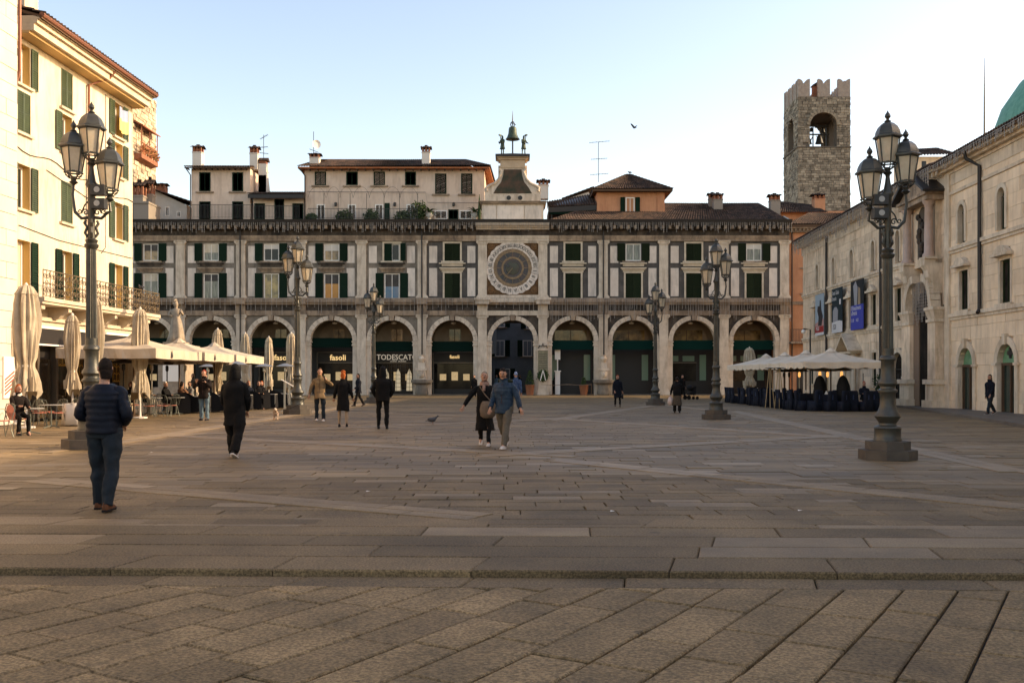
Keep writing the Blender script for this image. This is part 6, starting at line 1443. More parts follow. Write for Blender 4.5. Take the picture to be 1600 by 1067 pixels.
tl = [('small table the red-haired woman leans on', 47, 28.0, None), ('pale table behind the seated woman', 80, 31.5, None), ('table with a hanging white cloth near the left lamp', 118, 33, white_pl), ('table between the chairs by the umbrella pole', 240, 42.2, None), ('table by the seated men with white cups', 275, 43, None)]
for l, px, D, c_ in tl: table(l, XD(px, D), D, c_)
def black_armchair(label, px, D, rz):
    t = thing('armchair', label, 'chair', (XD(px, D), D, 0), rz, 'black armchairs and tables of the left cafe'); b = MB(); n = 14
    rg = [[Vector(((.34 + e) * cos(a) * s_, (.34 + e) * sin(a) * s_, z)) for a, z in [(pi + pi * i / n, .05) for i in range(n + 1)] + [(2 * pi - pi * i / n, .62 + .32 * sin(pi * i / n)) for i in range(n + 1)]] for e, s_ in ((0, 1), (.06, 1))]
    b.loft(rg, True); part('shell', b, blk, t, smooth=True); part('seat', MB().lathe([(.32, .05), (.33, .42), (.3, .46), (0, .47)], 16), blk, t); return t
for k, (px, D, rz) in enumerate(((283, 43.5, .2), (296, 44, -.3), (330, 45.5, .1), (352, 46.5, .4), (396, 49, 0), (410, 49.5, .5), (433, 51, -.3))):
    black_armchair(['black round armchair with the man in brown', 'black round armchair beside the white-capped man', 'black armchair just right of the photographing man', 'black armchair hidden behind the parka', 'black armchair right of the parka', 'black armchair with the seated pair', 'black armchair next to the menu stand'][k], px, D, rz)
def bar_table(label, px, D):
    t = thing('cafe_table', label, 'table', (XD(px, D), D, 0), 0, 'black armchairs and tables of the left cafe'); part('tabletop', MB().box(-.42, .42, -.42, .42, .73, .76), topm, t); part('cloth', MB().loft([[Vector((x * q, y * q, z)) for x, y in ((-1, -1), (-.3, -1.05), (.3, -.95), (1, -1), (1.04, 0), (1, 1), (0, 1.04), (-1, 1), (-.97, 0))] for q, z in ((.44, .08), (.40, .72))]), blk, t)
    for sx_, sy_ in ((-1, -1), (1, -1), (1, 1), (-1, 1)): part('leg', MB().bar((sx_ * .41, sy_ * .41, 0), (sx_ * .41, sy_ * .41, .73), .035), steel, t)
for k, (px, D) in enumerate(((310, 44.5), (342, 46), (378, 48), (402, 50.5), (420, 50.5), (440, 52))): bar_table(['black-draped table beside the white-capped man', 'black-draped table behind the parka', 'black-draped table to the right of the parka', 'black-draped table in front of the seated pair', 'black-draped table under the slim umbrella', 'black-draped table by the middle left lamp'][k], px, D)
t = thing('menu_stand', 'white slanted menu lectern left of the middle left street lamp', 'menu stand', (XD(448, 47), 47, 0), .2); part('board', MB().bar((-.25, 0, 1.5), (.3, 0, 1.18), .04, .6, (0, 1, 0)), white_p, t); part('post', MB().box(-.14, -.05, -.05, .05, 0, 1.4).box(.08, .17, -.05, .05, 0, 1.3), steel, t); part('foot', MB().box(-.25, .3, -.2, .2, 0, .03), steel, t)
# right cafe: cloth covered chairs all round
def covered_chair():
    b = MB(); n = 8
    sec = [(-.24, -.24), (0, -.26), (.24, -.24), (.25, 0), (.24, .22), (0, .24), (-.24, .22), (-.25, 0)]
    b.loft([[Vector((x * q * (1 + .06 * sin(i * 2.3 + z * 5)), y * q * (1 + .05 * cos(i * 3.1)), z)) for i, (x, y) in enumerate(sec)] for q, z in ((1.12, .0), (1.02, .25), (.95, .46))])
    b.loft([[Vector((x + .012 * sin(9 * y + z * 8), y + .012 * sin(x * 40 + z * 3), z)) for x, y in ((-w, -.24 - l), (-w * .5, -.27 - l), (0, -.25 - l), (w * .5, -.275 - l), (w, -.24 - l), (w, -.15 - l), (0, -.16 - l), (-w, -.15 - l))] for z, w, l in ((.02, .27, .03), (.42, .235, 0), (.7, .225, .02), (.93, .21, .05), (.975, .17, .055))])
    return b
ORD = 'first second third fourth fifth sixth seventh eighth ninth tenth eleventh twelfth thirteenth fourteenth fifteenth'.split()
ccm = covered_chair().mesh('cover', navy, 'all')
lx = []
for k in range(15): lx.append((13.9 + rnd.uniform(-.08, .08), 47.6 + k * 1.15 + rnd.uniform(-.25, .25), -pi / 2 + rnd.uniform(-.5, .5), 'from the near end of the side facing the square'))
for k in range(6): lx.append((14.4 + k * .56, 47.0 + rnd.uniform(-.35, .35), rnd.uniform(-.6, .6), 'from the left in the front row of the right cafe'))
for k in range(10): lx.append((14.9 + (k % 2) * 1.3, 49 + (k // 2) * 3.1, rnd.uniform(-3, 3), 'inside under the right cafe umbrellas, counted from the near end'))
for k, (x, y, rz, w) in enumerate(lx):
    t = thing('covered_chair', ('%s navy covered chair %s' % (ORD[k if k < 15 else (k - 15 if k < 21 else k - 21)], w)), 'chair', (x, y, 0), rz, 'navy covered chairs %s' % w)
    ob('cover', ccm, t); ob('chair_tie', cached('tie', lambda: MB().box(-.03, .03, -.275, -.262, .55, .85).mesh('chair_tie', mat('navy_bow', (.03, .04, .08), rough=.6))), t)
for k in range(5):
    t = thing('draped_table', 'table draped in dark navy cloth, number %s from the near end of the right cafe' % ('one', 'two', 'three', 'four', 'five')[k], 'table', (15.4, 48.6 + k * 3.4, 0), 0, 'draped tables of the right cafe'); part('cloth', MB().loft([[Vector((x * q, y * q, z)) for x, y in ((-1, -1), (0, -1.03), (1, -1), (1.03, 0), (1, 1), (0, 1.03), (-1, 1), (-1.03, 0))] for q, z in ((.47, .03), (.43, .4), (.4, .76))]), navy, t); part('napkin', MB().prism([(-.08, .77), (.08, .77), (0, .95)], -.03, .03), white_p, t)
for k, px in enumerate((1203, 1215)):
    t = thing('tripod_stand', ['left pale wooden tripod stand with dark round top beside the right cafe', 'right pale wooden tripod stand with dark round top beside the right cafe'][k], 'stand', (XD(px, 51.5), 51.5 - k * .3, 0)); wd = mat('pale_wood', (.42, .30, .16), rough=.6) if k == 0 else MATS['pale_wood']
    for a in (.3, 2.4, 4.5): part('leg', MB().bar((.05 * cos(a), .05 * sin(a), 2.05), (.27 * cos(a), .27 * sin(a), 0), .035), wd, t)
    part('round_top', MB().lathe([(.02, 2.05), (.26, 2.06), (.27, 2.09), (.02, 2.11)], 16), iron, t)
# shop stand with cards and plants beside the right lamp
t = thing('plant_stand', 'dark ladder plant stand beside the arched door behind the right lamp', 'stand', (XD(1412, 54), 54, 0)); b = MB()
for z in (.3, .7, 1.1, 1.5): b.box(-.3, .3, -.15, .15, z, z + .03)
b.bar((-.3, 0, 0), (-.3, 0, 1.8), .04).bar((.3, 0, 0), (.3, 0, 1.8), .04); part('shelf_frame', b, iron, t)
for z in (.33, .73, 1.13, 1.53):
    for x in (-.15, .15): part('card', MB().box(x - .05, x + .05, -.17, -.15, z, z + .12), white_p, t)
bush('potted_shrub', 'dark leafy shrub behind the right street lamp by the palazzo wall', 'plant', (XD(1378, 56), 56, .4), .45, .8, 500, .13, leaf_d, 77, .3)
t = thing('street_sign', 'tall dark information totem near the right cafe', 'sign', (XD(1354, 62), 62, 0)); part('panel', MB().box(-.22, .22, -.06, .06, .1, 1.85), iron, t); part('foot', MB().box(-.3, .3, -.15, .15, 0, .1), iron, t)
t = thing('camera_pole', 'slim dark pole with a white dome camera at the corner of the far right palazzo', 'pole', (XD(1266, 73), 73, 0)); part('pole', MB().tube([(0, 0, 0), (0, 0, 5.1), (-.5, 0, 5.15)], .06, 8), iron, t); part('camera_dome', MB().sph((-.5, 0, 4.95), .16), white_p, t)
fg = thing('hanging_flag', 'blue and yellow flag hung over an upper window sill of the yellow palazzo', 'flag', (-17.85, 35.8, 0), math.radians(87.6))
for nm, z0, z1, m in (('blue_field', 13.05, 13.55, mat('flag_blue', (.30, .36, .50), rough=.8)), ('yellow_field', 12.5, 13.05, mat('flag_yellow', (.72, .60, .20), rough=.8))):
    b = MB(); n = 10; b.v = [(7.95 + .85 * i / n, -.22 - .05 * sin(i * 1.3), z + .08 * ((i / n - .5) ** 2 * 4 - 1) * (1 if 1 else 0)) for z in (z0, z1) for i in range(n + 1)]; b.f = [(i, i + 1, n + 2 + i, n + 1 + i) for i in range(n)]; b.mi = [0] * n; b.col = [None] * n; part(nm, b, m, fg)
# ------------------------------------------------------------- people
skin_m = mat('skin', (.42, .22, .14), (.36, .18, .11), 20, .5)
CL = {}
def cloth(name, c, c2=None, rough=.85, bump=.5, bs=22, sc=8):
    if name not in CL: CL[name] = mat(name, c, c2 or tuple(x * .75 for x in c), sc, rough, bump, bs, coord='obj', spec=.15)
    return CL[name]
def cr(pts, n):
    """smooth curve through points, n per span; works on tuples of any length"""
    P_ = [pts[0]] + list(pts) + [pts[-1]]; out = []
    for i in range(1, len(P_) - 2):
        for k in range(n):
            t = k / n; a, b_, c, d = P_[i - 1], P_[i], P_[i + 1], P_[i + 2]
            out.append(tuple(.5 * (2 * b_[j] + (c[j] - a[j]) * t + (2 * a[j] - 5 * b_[j] + 4 * c[j] - d[j]) * t * t + (3 * b_[j] - a[j] - 3 * c[j] + d[j]) * t ** 3) for j in range(len(b_))))
    out.append(tuple(pts[-1])); return out
def limb(b, pts, seg=14, n=6, fold=.03, seed=0.0, puff=0.0, pf=14):
    """pts: (x, y, z, r)"""
    c = cr(pts, n); rad = []
    rr = []
    for i, (x, y, z, r) in enumerate(c): rr.append(r * (1 + puff * abs(sin(i * pf / len(c) * pi)) if puff else r * 0 + 1))
    k0 = len(b.v); b.tube([p[:3] for p in c], [max(.004, p[3]) * (1 + (puff * (abs(sin(i / len(c) * pf * pi)) - .5) if puff else 0)) for i, p in enumerate(c)], seg)
    for i in range(k0, len(b.v)):
        v = Vector(b.v[i]); d = mnoise.noise_vector(v * 9 + Vector((seed, 0, 0))) * fold * .6 + mnoise.noise_vector(v * 22 + Vector((seed, 3, 0))) * fold * .3; b.v[i] = tuple(v + d)
def torso_loft(b, rings, seg=26, n=4, fold=.02, seed=0.0, puff=0.0, pz=.075, cap=True):
    """rings: (cx, cy, z, rx, ry)"""
    c = cr(rings, n); rg = []
    for cx, cy, z, rx, ry in c:
        k = 1 + (puff * (abs(sin(z / pz * pi)) - .6) if puff else 0)
        rg.append([Vector((cx + (abs(cos(a)) ** .85) * (1 if cos(a) > 0 else -1) * rx * k, cy + (abs(sin(a)) ** .85) * (1 if sin(a) > 0 else -1) * ry * k, z)) for a in [2 * pi * q / seg for q in range(seg)]])
    k0 = len(b.v); b.loft(rg, cap)
    for i in range(k0, len(b.v)):
        v = Vector(b.v[i]); b.v[i] = tuple(v + mnoise.noise_vector(Vector((v.x * 7 + seed, v.y * 7, v.z * 5))) * fold + mnoise.noise_vector(Vector((v.x * 18 + seed, v.y * 18, v.z * 12))) * fold * .4)
def dirv(fwd, out, side): f, o = math.radians(fwd), math.radians(out); return Vector((side * sin(o), sin(f) * cos(o), -cos(f) * cos(o)))
def skin_body(par, J, hands=True):
    vs, es, rs = [], [], []
    def v(p, r, link=None):
        vs.append(tuple(p)); rs.append(r if isinstance(r, tuple) else (r, r)); i = len(vs) - 1
        if link is not None: es.append((link, i))
        return i
    root = v(J['pelvis'], (.11, .085)); sp = v(J['waist'], (.12, .09), root); ch = v(J['chest'], (.115, .085), sp); nk = v(J['neck'], (.058, .058), ch); hb = v(J['jaw'], (.062, .07), nk); hd = v(J['head'], (.074, .09), hb); v(J['crown'], (.055, .065), hd)
    for s in (0, 1):
        h = v(J['hip'][s], (.07, .07), root); k = v(J['knee'][s], .042, h); a = v(J['ankle'][s], .038, k); v(J['toe'][s], (.035, .025), a)
        sh = v(J['sho'][s], .040, ch); e = v(J['elb'][s], .034, sh); w = v(J['wri'][s], (.026, .026), e)
        hv = J['hdir'][s]; pm = v(J['wri'][s] + hv * .07, (.036, .016), w)
        if hands:
            sd = hv.cross(Vector((0, 1, 0)) if abs(hv.y) < .8 else Vector((1, 0, 0))).normalized(); nn_ = hv.cross(sd)
            for q, (o, l) in enumerate(((-.03, .062), (-.010, .072), (.010, .068), (.03, .052))):
                kb = v(J['wri'][s] + hv * .11 + sd * o, .009, pm); v(J['wri'][s] + hv * (.11 + l * .8) + sd * o * 1.1 + nn_ * .018, .0075, kb)
            tb = v(J['wri'][s] + hv * .07 + sd * -.05, .010, pm); v(J['wri'][s] + hv * .115 + sd * -.062, .008, tb)
        else: v(J['wri'][s] + hv * .15, (.03, .014), pm)
    me = bpy.data.meshes.new('body'); me.from_pydata(vs, es, []); o = bpy.data.objects.new('body', me); COL.objects.link(o)
    m = o.modifiers.new('skin', 'SKIN'); m.use_smooth_shade = True; m2 = o.modifiers.new('sub', 'SUBSURF'); m2.levels = 1; m2.render_levels = 1
    if not me.skin_vertices: me.attributes  # the modifier adds the layer
    sv = me.skin_vertices[0].data
    for i, r in enumerate(rs): sv[i].radius = r; sv[i].use_root = (i == 0)
    dg = bpy.context.evaluated_depsgraph_get(); me2 = bpy.data.meshes.new_from_object(o.evaluated_get(dg)); bpy.data.objects.remove(o)
    me2.materials.clear(); me2.materials.append(skin_m); me2.name = 'body'; return ob('body', me2, par)
def person(label, loc, h, face, legs=((12, 8), (-12, 22)), arms=((6, 8, 14, 6), (-8, 8, 2, 6)), lean=0, top='jacket', tc='black', topm=None, botm=None, shoem=None, hairm=None, hair='short', hem=.80, hood=0, puff=0.0, seated=0, head_turn=0, head_down=0, girth=1.0, hands=True, bot='trousers', sole=None, look=None, flare=1.0, extra=None, tilt=0, collar=True):
    """face: heading of the figure in degrees, 0 = walking away from the camera, 180 = towards it"""
    sc = h / 1.75; t = thing('person', label, 'person', loc, math.radians(face)); t.scale = (sc, sc, sc)
    LT, LS, LA = .425, .42, .09; J = {'hip': [], 'knee': [], 'ankle': [], 'toe': [], 'sho': [], 'elb': [], 'wri': [], 'hdir': []}
    for s, (hf, kb) in zip((-1, 1), legs):
        hp = Vector((s * .095, 0, .92)); kn = hp + dirv(hf, 3, s) * LT; an = kn + dirv(hf - kb, 1, s) * LS; J['hip'].append(hp); J['knee'].append(kn); J['ankle'].append(an)
    low = min(a.z for a in J['ankle']) - LA; dz = Vector((0, 0, -low))
    for k in ('hip', 'knee', 'ankle'): J[k] = [p + dz for p in J[k]]
    pel = Vector((0, 0, .95)) + dz; ln = math.radians(lean); ax = Vector((sin(math.radians(tilt)), sin(ln), cos(ln))).normalized()
    J['pelvis'] = pel; J['waist'] = pel + ax * .18; J['chest'] = pel + ax * .40; J['neck'] = pel + ax * .56; shc = pel + ax * .475
    hdn = math.radians(head_down); ax2 = Vector((0, sin(ln * .5 + hdn), cos(ln * .5 + hdn))); J['jaw'] = J['neck'] + ax2 * .07 + Vector((0, .02, 0)); J['head'] = J['neck'] + ax2 * .15 + Vector((0, .02, 0)); J['crown'] = J['neck'] + ax2 * .215 + Vector((0, .012, 0))
    for i, (s, (f1, o1, f2, o2)) in enumerate(zip((-1, 1), arms)):
        sh = shc + Vector((s * .168 * (girth * .5 + .5), 0, -.02)); el = sh + dirv(f1, o1, s) * .29; d2 = dirv(f2, o2, s); wr = el + d2 * .25; J['sho'].append(sh); J['elb'].append(el); J['wri'].append(wr); J['hdir'].append(d2)
    for i, an in enumerate(J['ankle']):
        kb = legs[i][1] - legs[i][0]; back = an.z - LA > .02; J['toe'].append(an + Vector((0, .13, -.07 if not back else -.13)))
    skin_body(t, J, hands)
    sd = hash(label) % 97 * .1 if 0 else len(label) * .37
    # trousers
    if bot in ('trousers', 'slim', 'wide'):
        w = {'slim': .82, 'trousers': 1.0, 'wide': 1.2}[bot]; b = MB()
        torso_loft(b, [(0, 0, pel.z - .10, .155 * girth, .115), (0, 0, pel.z - .02, .172 * girth, .125), (0, 0, pel.z + .10, .15 * girth, .115)], fold=.006, seed=sd)
        for i in (0, 1):
            hp, kn, an = J['hip'][i], J['knee'][i], J['ankle'][i]; md = hp.lerp(kn, .5); mc = kn.lerp(an, .45)
            limb(b, [(*(hp + Vector((0, 0, .04))), .098 * girth), (*md, .088 * w * girth), (*kn, .068 * w * girth), (*mc, .066 * w * girth), (*(an + Vector((0, 0, -.02))), .064 * w ** 1.6)], 16, 8, .034, sd + i)
        part('trousers', b, botm, t, smooth='all')
    elif bot == 'tights':
        b = MB()
        for i in (0, 1):
            hp, kn, an = J['hip'][i], J['knee'][i], J['ankle'][i]; limb(b, [(*hp, .08), (*kn, .052), (*kn.lerp(an, .35), .055), (*(an + Vector((0, 0, .02))), .034)], 12, 6, .002, sd)
        part('tights', b, botm, t, smooth='all')
    elif bot == 'skirt':
        b = MB(); torso_loft(b, [(0, 0, .36 + dz.z, .23, .2), (0, 0, .6 + dz.z, .21, .17), (0, 0, .98 + dz.z, .15, .12)], fold=.03, seed=sd); part('skirt', b, botm[0], t, smooth='all'); b = MB()
        for i in (0, 1): hp, kn, an = J['hip'][i], J['knee'][i], J['ankle'][i]; limb(b, [(*hp, .09), (*kn, .085), (*(an + Vector((0, 0, 0))), .085)], 12, 6, .012, sd)
        part('trousers', b, botm[1], t, smooth='all')
    for i in (0, 1):                                     # shoes
        an, to = J['ankle'][i], J['toe'][i]; dd = (to - an); dd = Vector((0, dd.y, dd.z + .075)).normalized(); upv = Vector((1, 0, 0)).cross(dd); base = an + Vector((0, 0, -.085 if 1 else 0)) if abs(dd.z) < .25 else an - upv * .085
        o = part('shoe', MB().loft([[base + dd * y + Vector((x * w_, 0, 0)) + upv * z for x, z in ((-1, 0), (-.9, hh * .6), (-.5, hh), (.5, hh), (.9, hh * .6), (1, 0))] for y, w_, hh in ((-.075, .022, .06), (-.05, .036, .10), (.0, .037, .11), (.06, .042, .075), (.13, .046, .055), (.17, .036, .04), (.195, .015, .022))]), shoem, t, smooth=True)
        if sole: part('sole', MB().loft([[base + dd * y + Vector((x * w_, 0, 0)) + upv * z for x, z in ((-1, -.006), (-1, .02), (1, .02), (1, -.006))] for y, w_, hh in ((-.08, .025, 0), (-.05, .040, 0), (.06, .046, 0), (.13, .050, 0), (.19, .03, 0), (.2, .012, 0))]), sole, o)
    # upper garment
    b = MB(); g = girth; P0 = lambda f, rx, ry, oy=0: (ax.x * f, ax.y * f + oy, pel.z + ax.z * f, rx * g, ry * g)
    hm = hem - .95
    rings = ([(0, 0, pel.z + hm, .215 * flare, .17 * flare), (0, 0, pel.z + hm * .5, .2, .15)] if hm < -.25 else [(0, .01, pel.z + hm, .20, .170)]) + [P0(.08, .175, .130), P0(.2, .178, .132), P0(.34, .190, .140), P0(.43, .190, .126), P0(.485, .148, .10), P0(.535, .085, .082)]
    if collar: rings.append(P0(.605, .082, .086, .01))
    torso_loft(b, rings, fold=.028 if not puff else .014, seed=sd, puff=puff, n=6 if puff else 4)
    slv = 1.12 if puff else 1.0
    for i, s in enumerate((-1, 1)):
        sh, el, wr = J['sho'][i], J['elb'][i], J['wri'][i]; k = slv
        limb(b, [(*(sh + Vector((-s * .07, 0, .0))), .055 * k), (*(sh + (el - sh) * .10 + Vector((0, 0, -.01))), .070 * k), (*sh.lerp(el, .55), .064 * k), (*el, .058 * k), (*el.lerp(wr, .5), .053 * k), (*el.lerp(wr, .97), .043 * k)], 16, 8, .026, sd + i, puff * 1.3, 11)
    part(top, b, topm, t, smooth='all')
    if top == 'jacket' and 100 < face < 260 and not seated:
        b = MB(); zz = [.10, .22, .34, .46]; b.tube([(ax.x * f, ax.y * f + (.135 if f < .4 else .115) * 1.0 + .012, pel.z + ax.z * f) for f in (hm + .03, .08, .2, .34, .44, .5)], .006, 5)
        part('zip', b, CL['dark_features'] if 'dark_features' in CL else cloth('dark_features', (.05, .025, .02)), t)
        for s in (-1, 1): part('pocket', MB().bar((s * .07, .143, pel.z + .02), (s * .135, .128, pel.z + .07), .02, .015), topm, t)
    # head: hair, ears, eyes, nose
    hc = J['head'] + Vector((0, 0, .015)); ht = math.radians(head_turn); Rm = Matrix.Rotation(ht, 4, 'Z') @ Matrix.Rotation(-hdn - ln * .4, 4, 'X'); hp_ = ob('face', None, None) if 0 else None
    def hx(bb, k0): bb.xf(Matrix.Translation(hc) @ Rm, k0); return bb
    b = MB(); b.sph((0, .012, -.012), .074, .088, .108, 18, 14); b.tube([(0, .092, .022), (0, .112, -.012), (0, .1, -.024)], [.009, .014, .012], 7); b.sph((-.078, .0, -.01), .012, .02, .03, 7, 6); b.sph((.078, .0, -.01), .012, .02, .03, 7, 6); b.tube([(-.035, .075, -.075), (0, .09, -.085), (.035, .075, -.075)], [.014, .022, .014], 7)
    part('head', hx(b, 0), skin_m, t, smooth='all')
    b = MB()
    for s in (-1, 1): b.sph((s * .028, .088, .012), .011, .007, .006, 7, 5); b.bar((s * .014, .094, .032), (s * .044, .086, .032), .007)
    b.bar((-.022, .096, -.05), (.022, .096, -.05), .006, .006); part('features', hx(b, 0), cloth('dark_features', (.05, .025, .02)), t)
    if hood:
        b = MB(); b.sph((0, -.012, .02), .098, .112, .125, 18, 12)
        b.f, keep = [f for f in b.f], None
        if hood == 1: torso_loft(b, [(0, -.02, -.16, .12, .10), (0, -.015, -.08, .108, .105), (0, -.01, .0, .10, .108)], fold=.006, seed=sd)
        b = hx(b, 0)
        # leave the face open: drop faces ahead of the cheeks
        Mi = (Matrix.Translation(hc) @ Rm).inverted(); nf = []
        for f in b.f:
            c = sum((Mi @ Vector(b.v[i]) for i in f), Vector()) / len(f)
            if not (c.y > .052 and abs(c.x) < .07 and -.10 < c.z < .085): nf.append(f)
        b.f = nf; b.mi = [0] * len(nf); b.col = [None] * len(nf); part('hood', b, topm, t, smooth='all')
        part('hood_trim', hx(MB().tube([(.075 * cos(a), .06, .0 + .092 * sin(a)) for a in [2 * pi * q / 20 for q in range(21)]], .013, 7), 0), topm, t, smooth='all')
    if hood == -1 or hair == 'hoodback': pass
    if hair and not hood == 1:
        b = MB(); b.sph((0, -.010, .020), .0765, .092, .098, 20, 14)
        if hair in ('short', 'tail', 'bun'): torso_loft(b, [(0, -.036, -.130, .056, .050), (0, -.036, -.07, .070, .066), (0, -.03, -.02, .076, .072)], 20, 4, .002, sd, cap=False)
        if hair in ('long', 'bob'): torso_loft(b, [(0, -.03, -.17 if hair == 'long' else -.1, .085, .05), (0, -.03, -.05, .09, .07), (0, -.02, .03, .086, .085)], fold=.012, seed=sd)
        if hair == 'bun': b.sph((0, -.02, .125), .055, .05, .04, 12, 8); b.sph((-.04, -.03, .11), .04, .04, .035, 8, 6); b.sph((.045, -.02, .11), .04, .04, .035, 8, 6)
        if hair == 'tail': b.tube([(0, -.10, .02), (0, -.15, -.03), (0, -.13, -.12)], [.03, .035, .012], 8)
        b = hx(b, 0); Mi = (Matrix.Translation(hc) @ Rm).inverted(); nf = []
        for f in b.f:
            c = sum((Mi @ Vector(b.v[i]) for i in f), Vector()) / len(f)
            if c.z > .125 or not (c.y > (.018 if hair != 'cap' else .03) and c.z < .062) and not (c.z < (-.14 if c.y < -.015 else -.03) and hair in ('short', 'tail', 'bun', 'cap')): nf.append(f)
        for i in range(len(b.v)):
            v = Vector(b.v[i]); b.v[i] = tuple(v + mnoise.noise_vector(v * 30 + Vector((sd, 0, 0))) * .012)
        b.f = nf; b.mi = [0] * len(nf); b.col = [None] * len(nf); part('cap' if hair == 'cap' else 'hair', b, hairm, t, smooth='all')
    if extra: extra(t, J, pel)
    return t
blackc = cloth('black_coat', (.007, .0062, .006)); denim = cloth('denim', (.012, .017, .023), (.019, .026, .034), sc=5); denim2 = cloth('light_denim', (.13, .18, .21), (.08, .12, .15), sc=5); navyj = cloth('navy_quilt', (.005, .007, .014), (.007, .010, .019), .55, .3)
khaki = cloth('khaki_jacket', (.22, .145, .075)); greyt = cloth('grey_trousers', (.13, .108, .08)); beige = cloth('beige_tights', (.33, .24, .16)); brownc = cloth('brown_shoe', (.12, .05, .025)); whites = cloth('white_sneaker', (.60, .55, .50)); blksh = cloth('black_shoe', (.012, .011, .011), rough=.5)
bluep = cloth('blue_print_jacket', (.010, .022, .042), (.03, .052, .08), .5, .9, 15, 9); darkhair = cloth('dark_hair', (.018, .012, .009)); redhair = cloth('red_hair', (.36, .09, .02)); greyhair = cloth('ash_blond_hair', (.28, .22, .16)); brownhair = cloth('brown_hair', (.12, .06, .03)); orangecap = cloth('orange_cap', (.40, .10, .03)); redcap = cloth('rust_cap', (.28, .05, .03)); darkbrown = cloth('dark_brown_coat', (.014, .009, .007)); navyc = cloth('navy_coat', (.007, .009, .016)); bluecap = cloth('blue_white_cap', (.06, .12, .30), (.4, .45, .55), sc=25); tan = cloth('tan_trousers', (.34, .26, .17)); brick_c = cloth('brown_jacket', (.22, .11, .06))
def at(px, py): return G2(px, py)
def ex_pockets(t, J, pel): pass
person('man in a dark navy quilted jacket and jeans walking away at the left', at(163, 797), 1.80, -4, legs=((10, 3), (-7, 12)), arms=((-6, 20, 58, -26), (-6, 20, 58, -26)), topm=navyj, botm=denim, shoem=brownc, sole=blksh, hairm=darkhair, hem=.90, puff=.07, girth=1.18, head_turn=40, collar=False)
person('person in a long black hooded parka and white-soled sneakers walking away', at(367, 714), 1.83, -8, legs=((16, 4), (-14, 18)), arms=((4, 14, 30, -14), (4, 14, 30, -14)), topm=blackc, botm=blackc, shoem=blksh, sole=whites, hem=.62, hood=1, girth=1.2, bot='wide', hair=None, flare=1.0)
def ex_phone_l(t, J, pel): part('camera', MB().box(-.05, .05, -.02, .02, -.04, .04), blksh, t, J['wri'][0] + J['hdir'][0] * .12)
person('man in a black jacket, light jeans and rust cap taking a photograph', at(319, 657), 1.83, 176, legs=((3, 2), (-3, 3)), arms=((35, 25, 135, -28), (35, 25, 135, -28)), topm=darkbrown, botm=denim2, shoem=blksh, hairm=redcap, hair='cap', hem=.78, extra=ex_phone_l)
def ex_phone(t, J, pel): part('phone', MB().box(-.012, .012, -.04, .04, -.08, .08), blksh, t, J['wri'][0] + J['hdir'][0] * .09)
person('man in a khaki jacket and jeans holding a phone to his ear', at(500, 658), 1.88, 184, legs=((5, 3), (-5, 8)), arms=((12, 52, 150, -40), (-4, 26, 4, 14)), topm=khaki, botm=denim, shoem=whites, hairm=brownhair, hem=.76, extra=ex_phone)
person('woman with orange hair in a bun, black coat and beige tights, seen from behind', at(536, 667), 1.74, 6, legs=((6, 3), (-4, 8)), arms=((4, 16, 38, 10), (2, 16, 40, 12)), topm=blackc, botm=beige, shoem=blksh, hairm=redhair, hair='bun', hem=.52, bot='tights', flare=.95, top='coat')
person('man in a dark suit striding left in front of the arcade pier', at(560, 634.5), 1.80, 120, legs=((22, 6), (-18, 14)), arms=((18, 8, 50, -10), (-14, 10, -2, 6)), topm=navyc, botm=blackc, shoem=blksh, hairm=darkhair, hem=.74)
person('person in a black padded jacket and slim black trousers seen from behind', at(598, 670), 1.86, 4, legs=((4, 2), (-3, 4)), arms=((2, 20, 30, -20), (2, 20, 30, -20)), topm=blackc, botm=blackc, shoem=blksh, hem=.80, hood=1, hair=None, bot='slim', girth=1.18, puff=.05)
def ex_bag(t, J, pel):
    bg_ = part('shoulder_bag', MB().loft([[Vector((-.10 + x * w, .2 + y * d, z)) for x, y in ((-1, -1), (0, -1.2), (1, -1), (1, 1), (0, 1.2), (-1, 1))] for z, w, d in ((pel.z - .26, .10, .03), (pel.z - .2, .17, .055), (pel.z - .06, .19, .06), (pel.z + .08, .16, .04), (pel.z + .14, .12, .02))]), cloth('taupe_bag', (.17, .125, .09)), t, smooth='all')
    part('bag_strap', MB().tube([(-.2, .19, pel.z + .1), (-.02, .16, pel.z + .3), (.10, .1, pel.z + .48), (.11, -.02, pel.z + .51)], .014, 5), cloth('taupe_bag', 0), t)
    part('scarf', MB().loft([[Vector((.1 * cos(a) * q, .02 + .1 * sin(a) * q, pel.z + z)) for a in [2 * pi * k / 14 for k in range(14)]] for q, z in ((1.0, .5), (1.15, .54), (1.0, .59))], False).bar((0, .13, pel.z + .52), (0, .15, pel.z + .38), .07, .02), cloth('rose_scarf', (.35, .22, .17)), t, smooth='all')
person('woman in a long black coat with a taupe bag walking beside the blue-jacketed man', at(757, 696), 1.75, 176, legs=((22, 4), (-20, 16)), arms=((-2, 10, 10, -4), (12, 38, 22, 30)), topm=blackc, botm=blackc, shoem=whites, hairm=greyhair, hair='tail', hem=.40, bot='slim', flare=1.05, top='coat', extra=ex_bag)
def ex_hoodback(t, J, pel): part('lowered_hood', MB().tube([(-.11, .03, pel.z + .55), (-.13, -.06, pel.z + .54), (0, -.13, pel.z + .53), (.13, -.06, pel.z + .54), (.11, .03, pel.z + .55)], [.03, .05, .06, .05, .03], 10), cloth('olive_hood', (.03, .035, .02)), t, smooth='all')
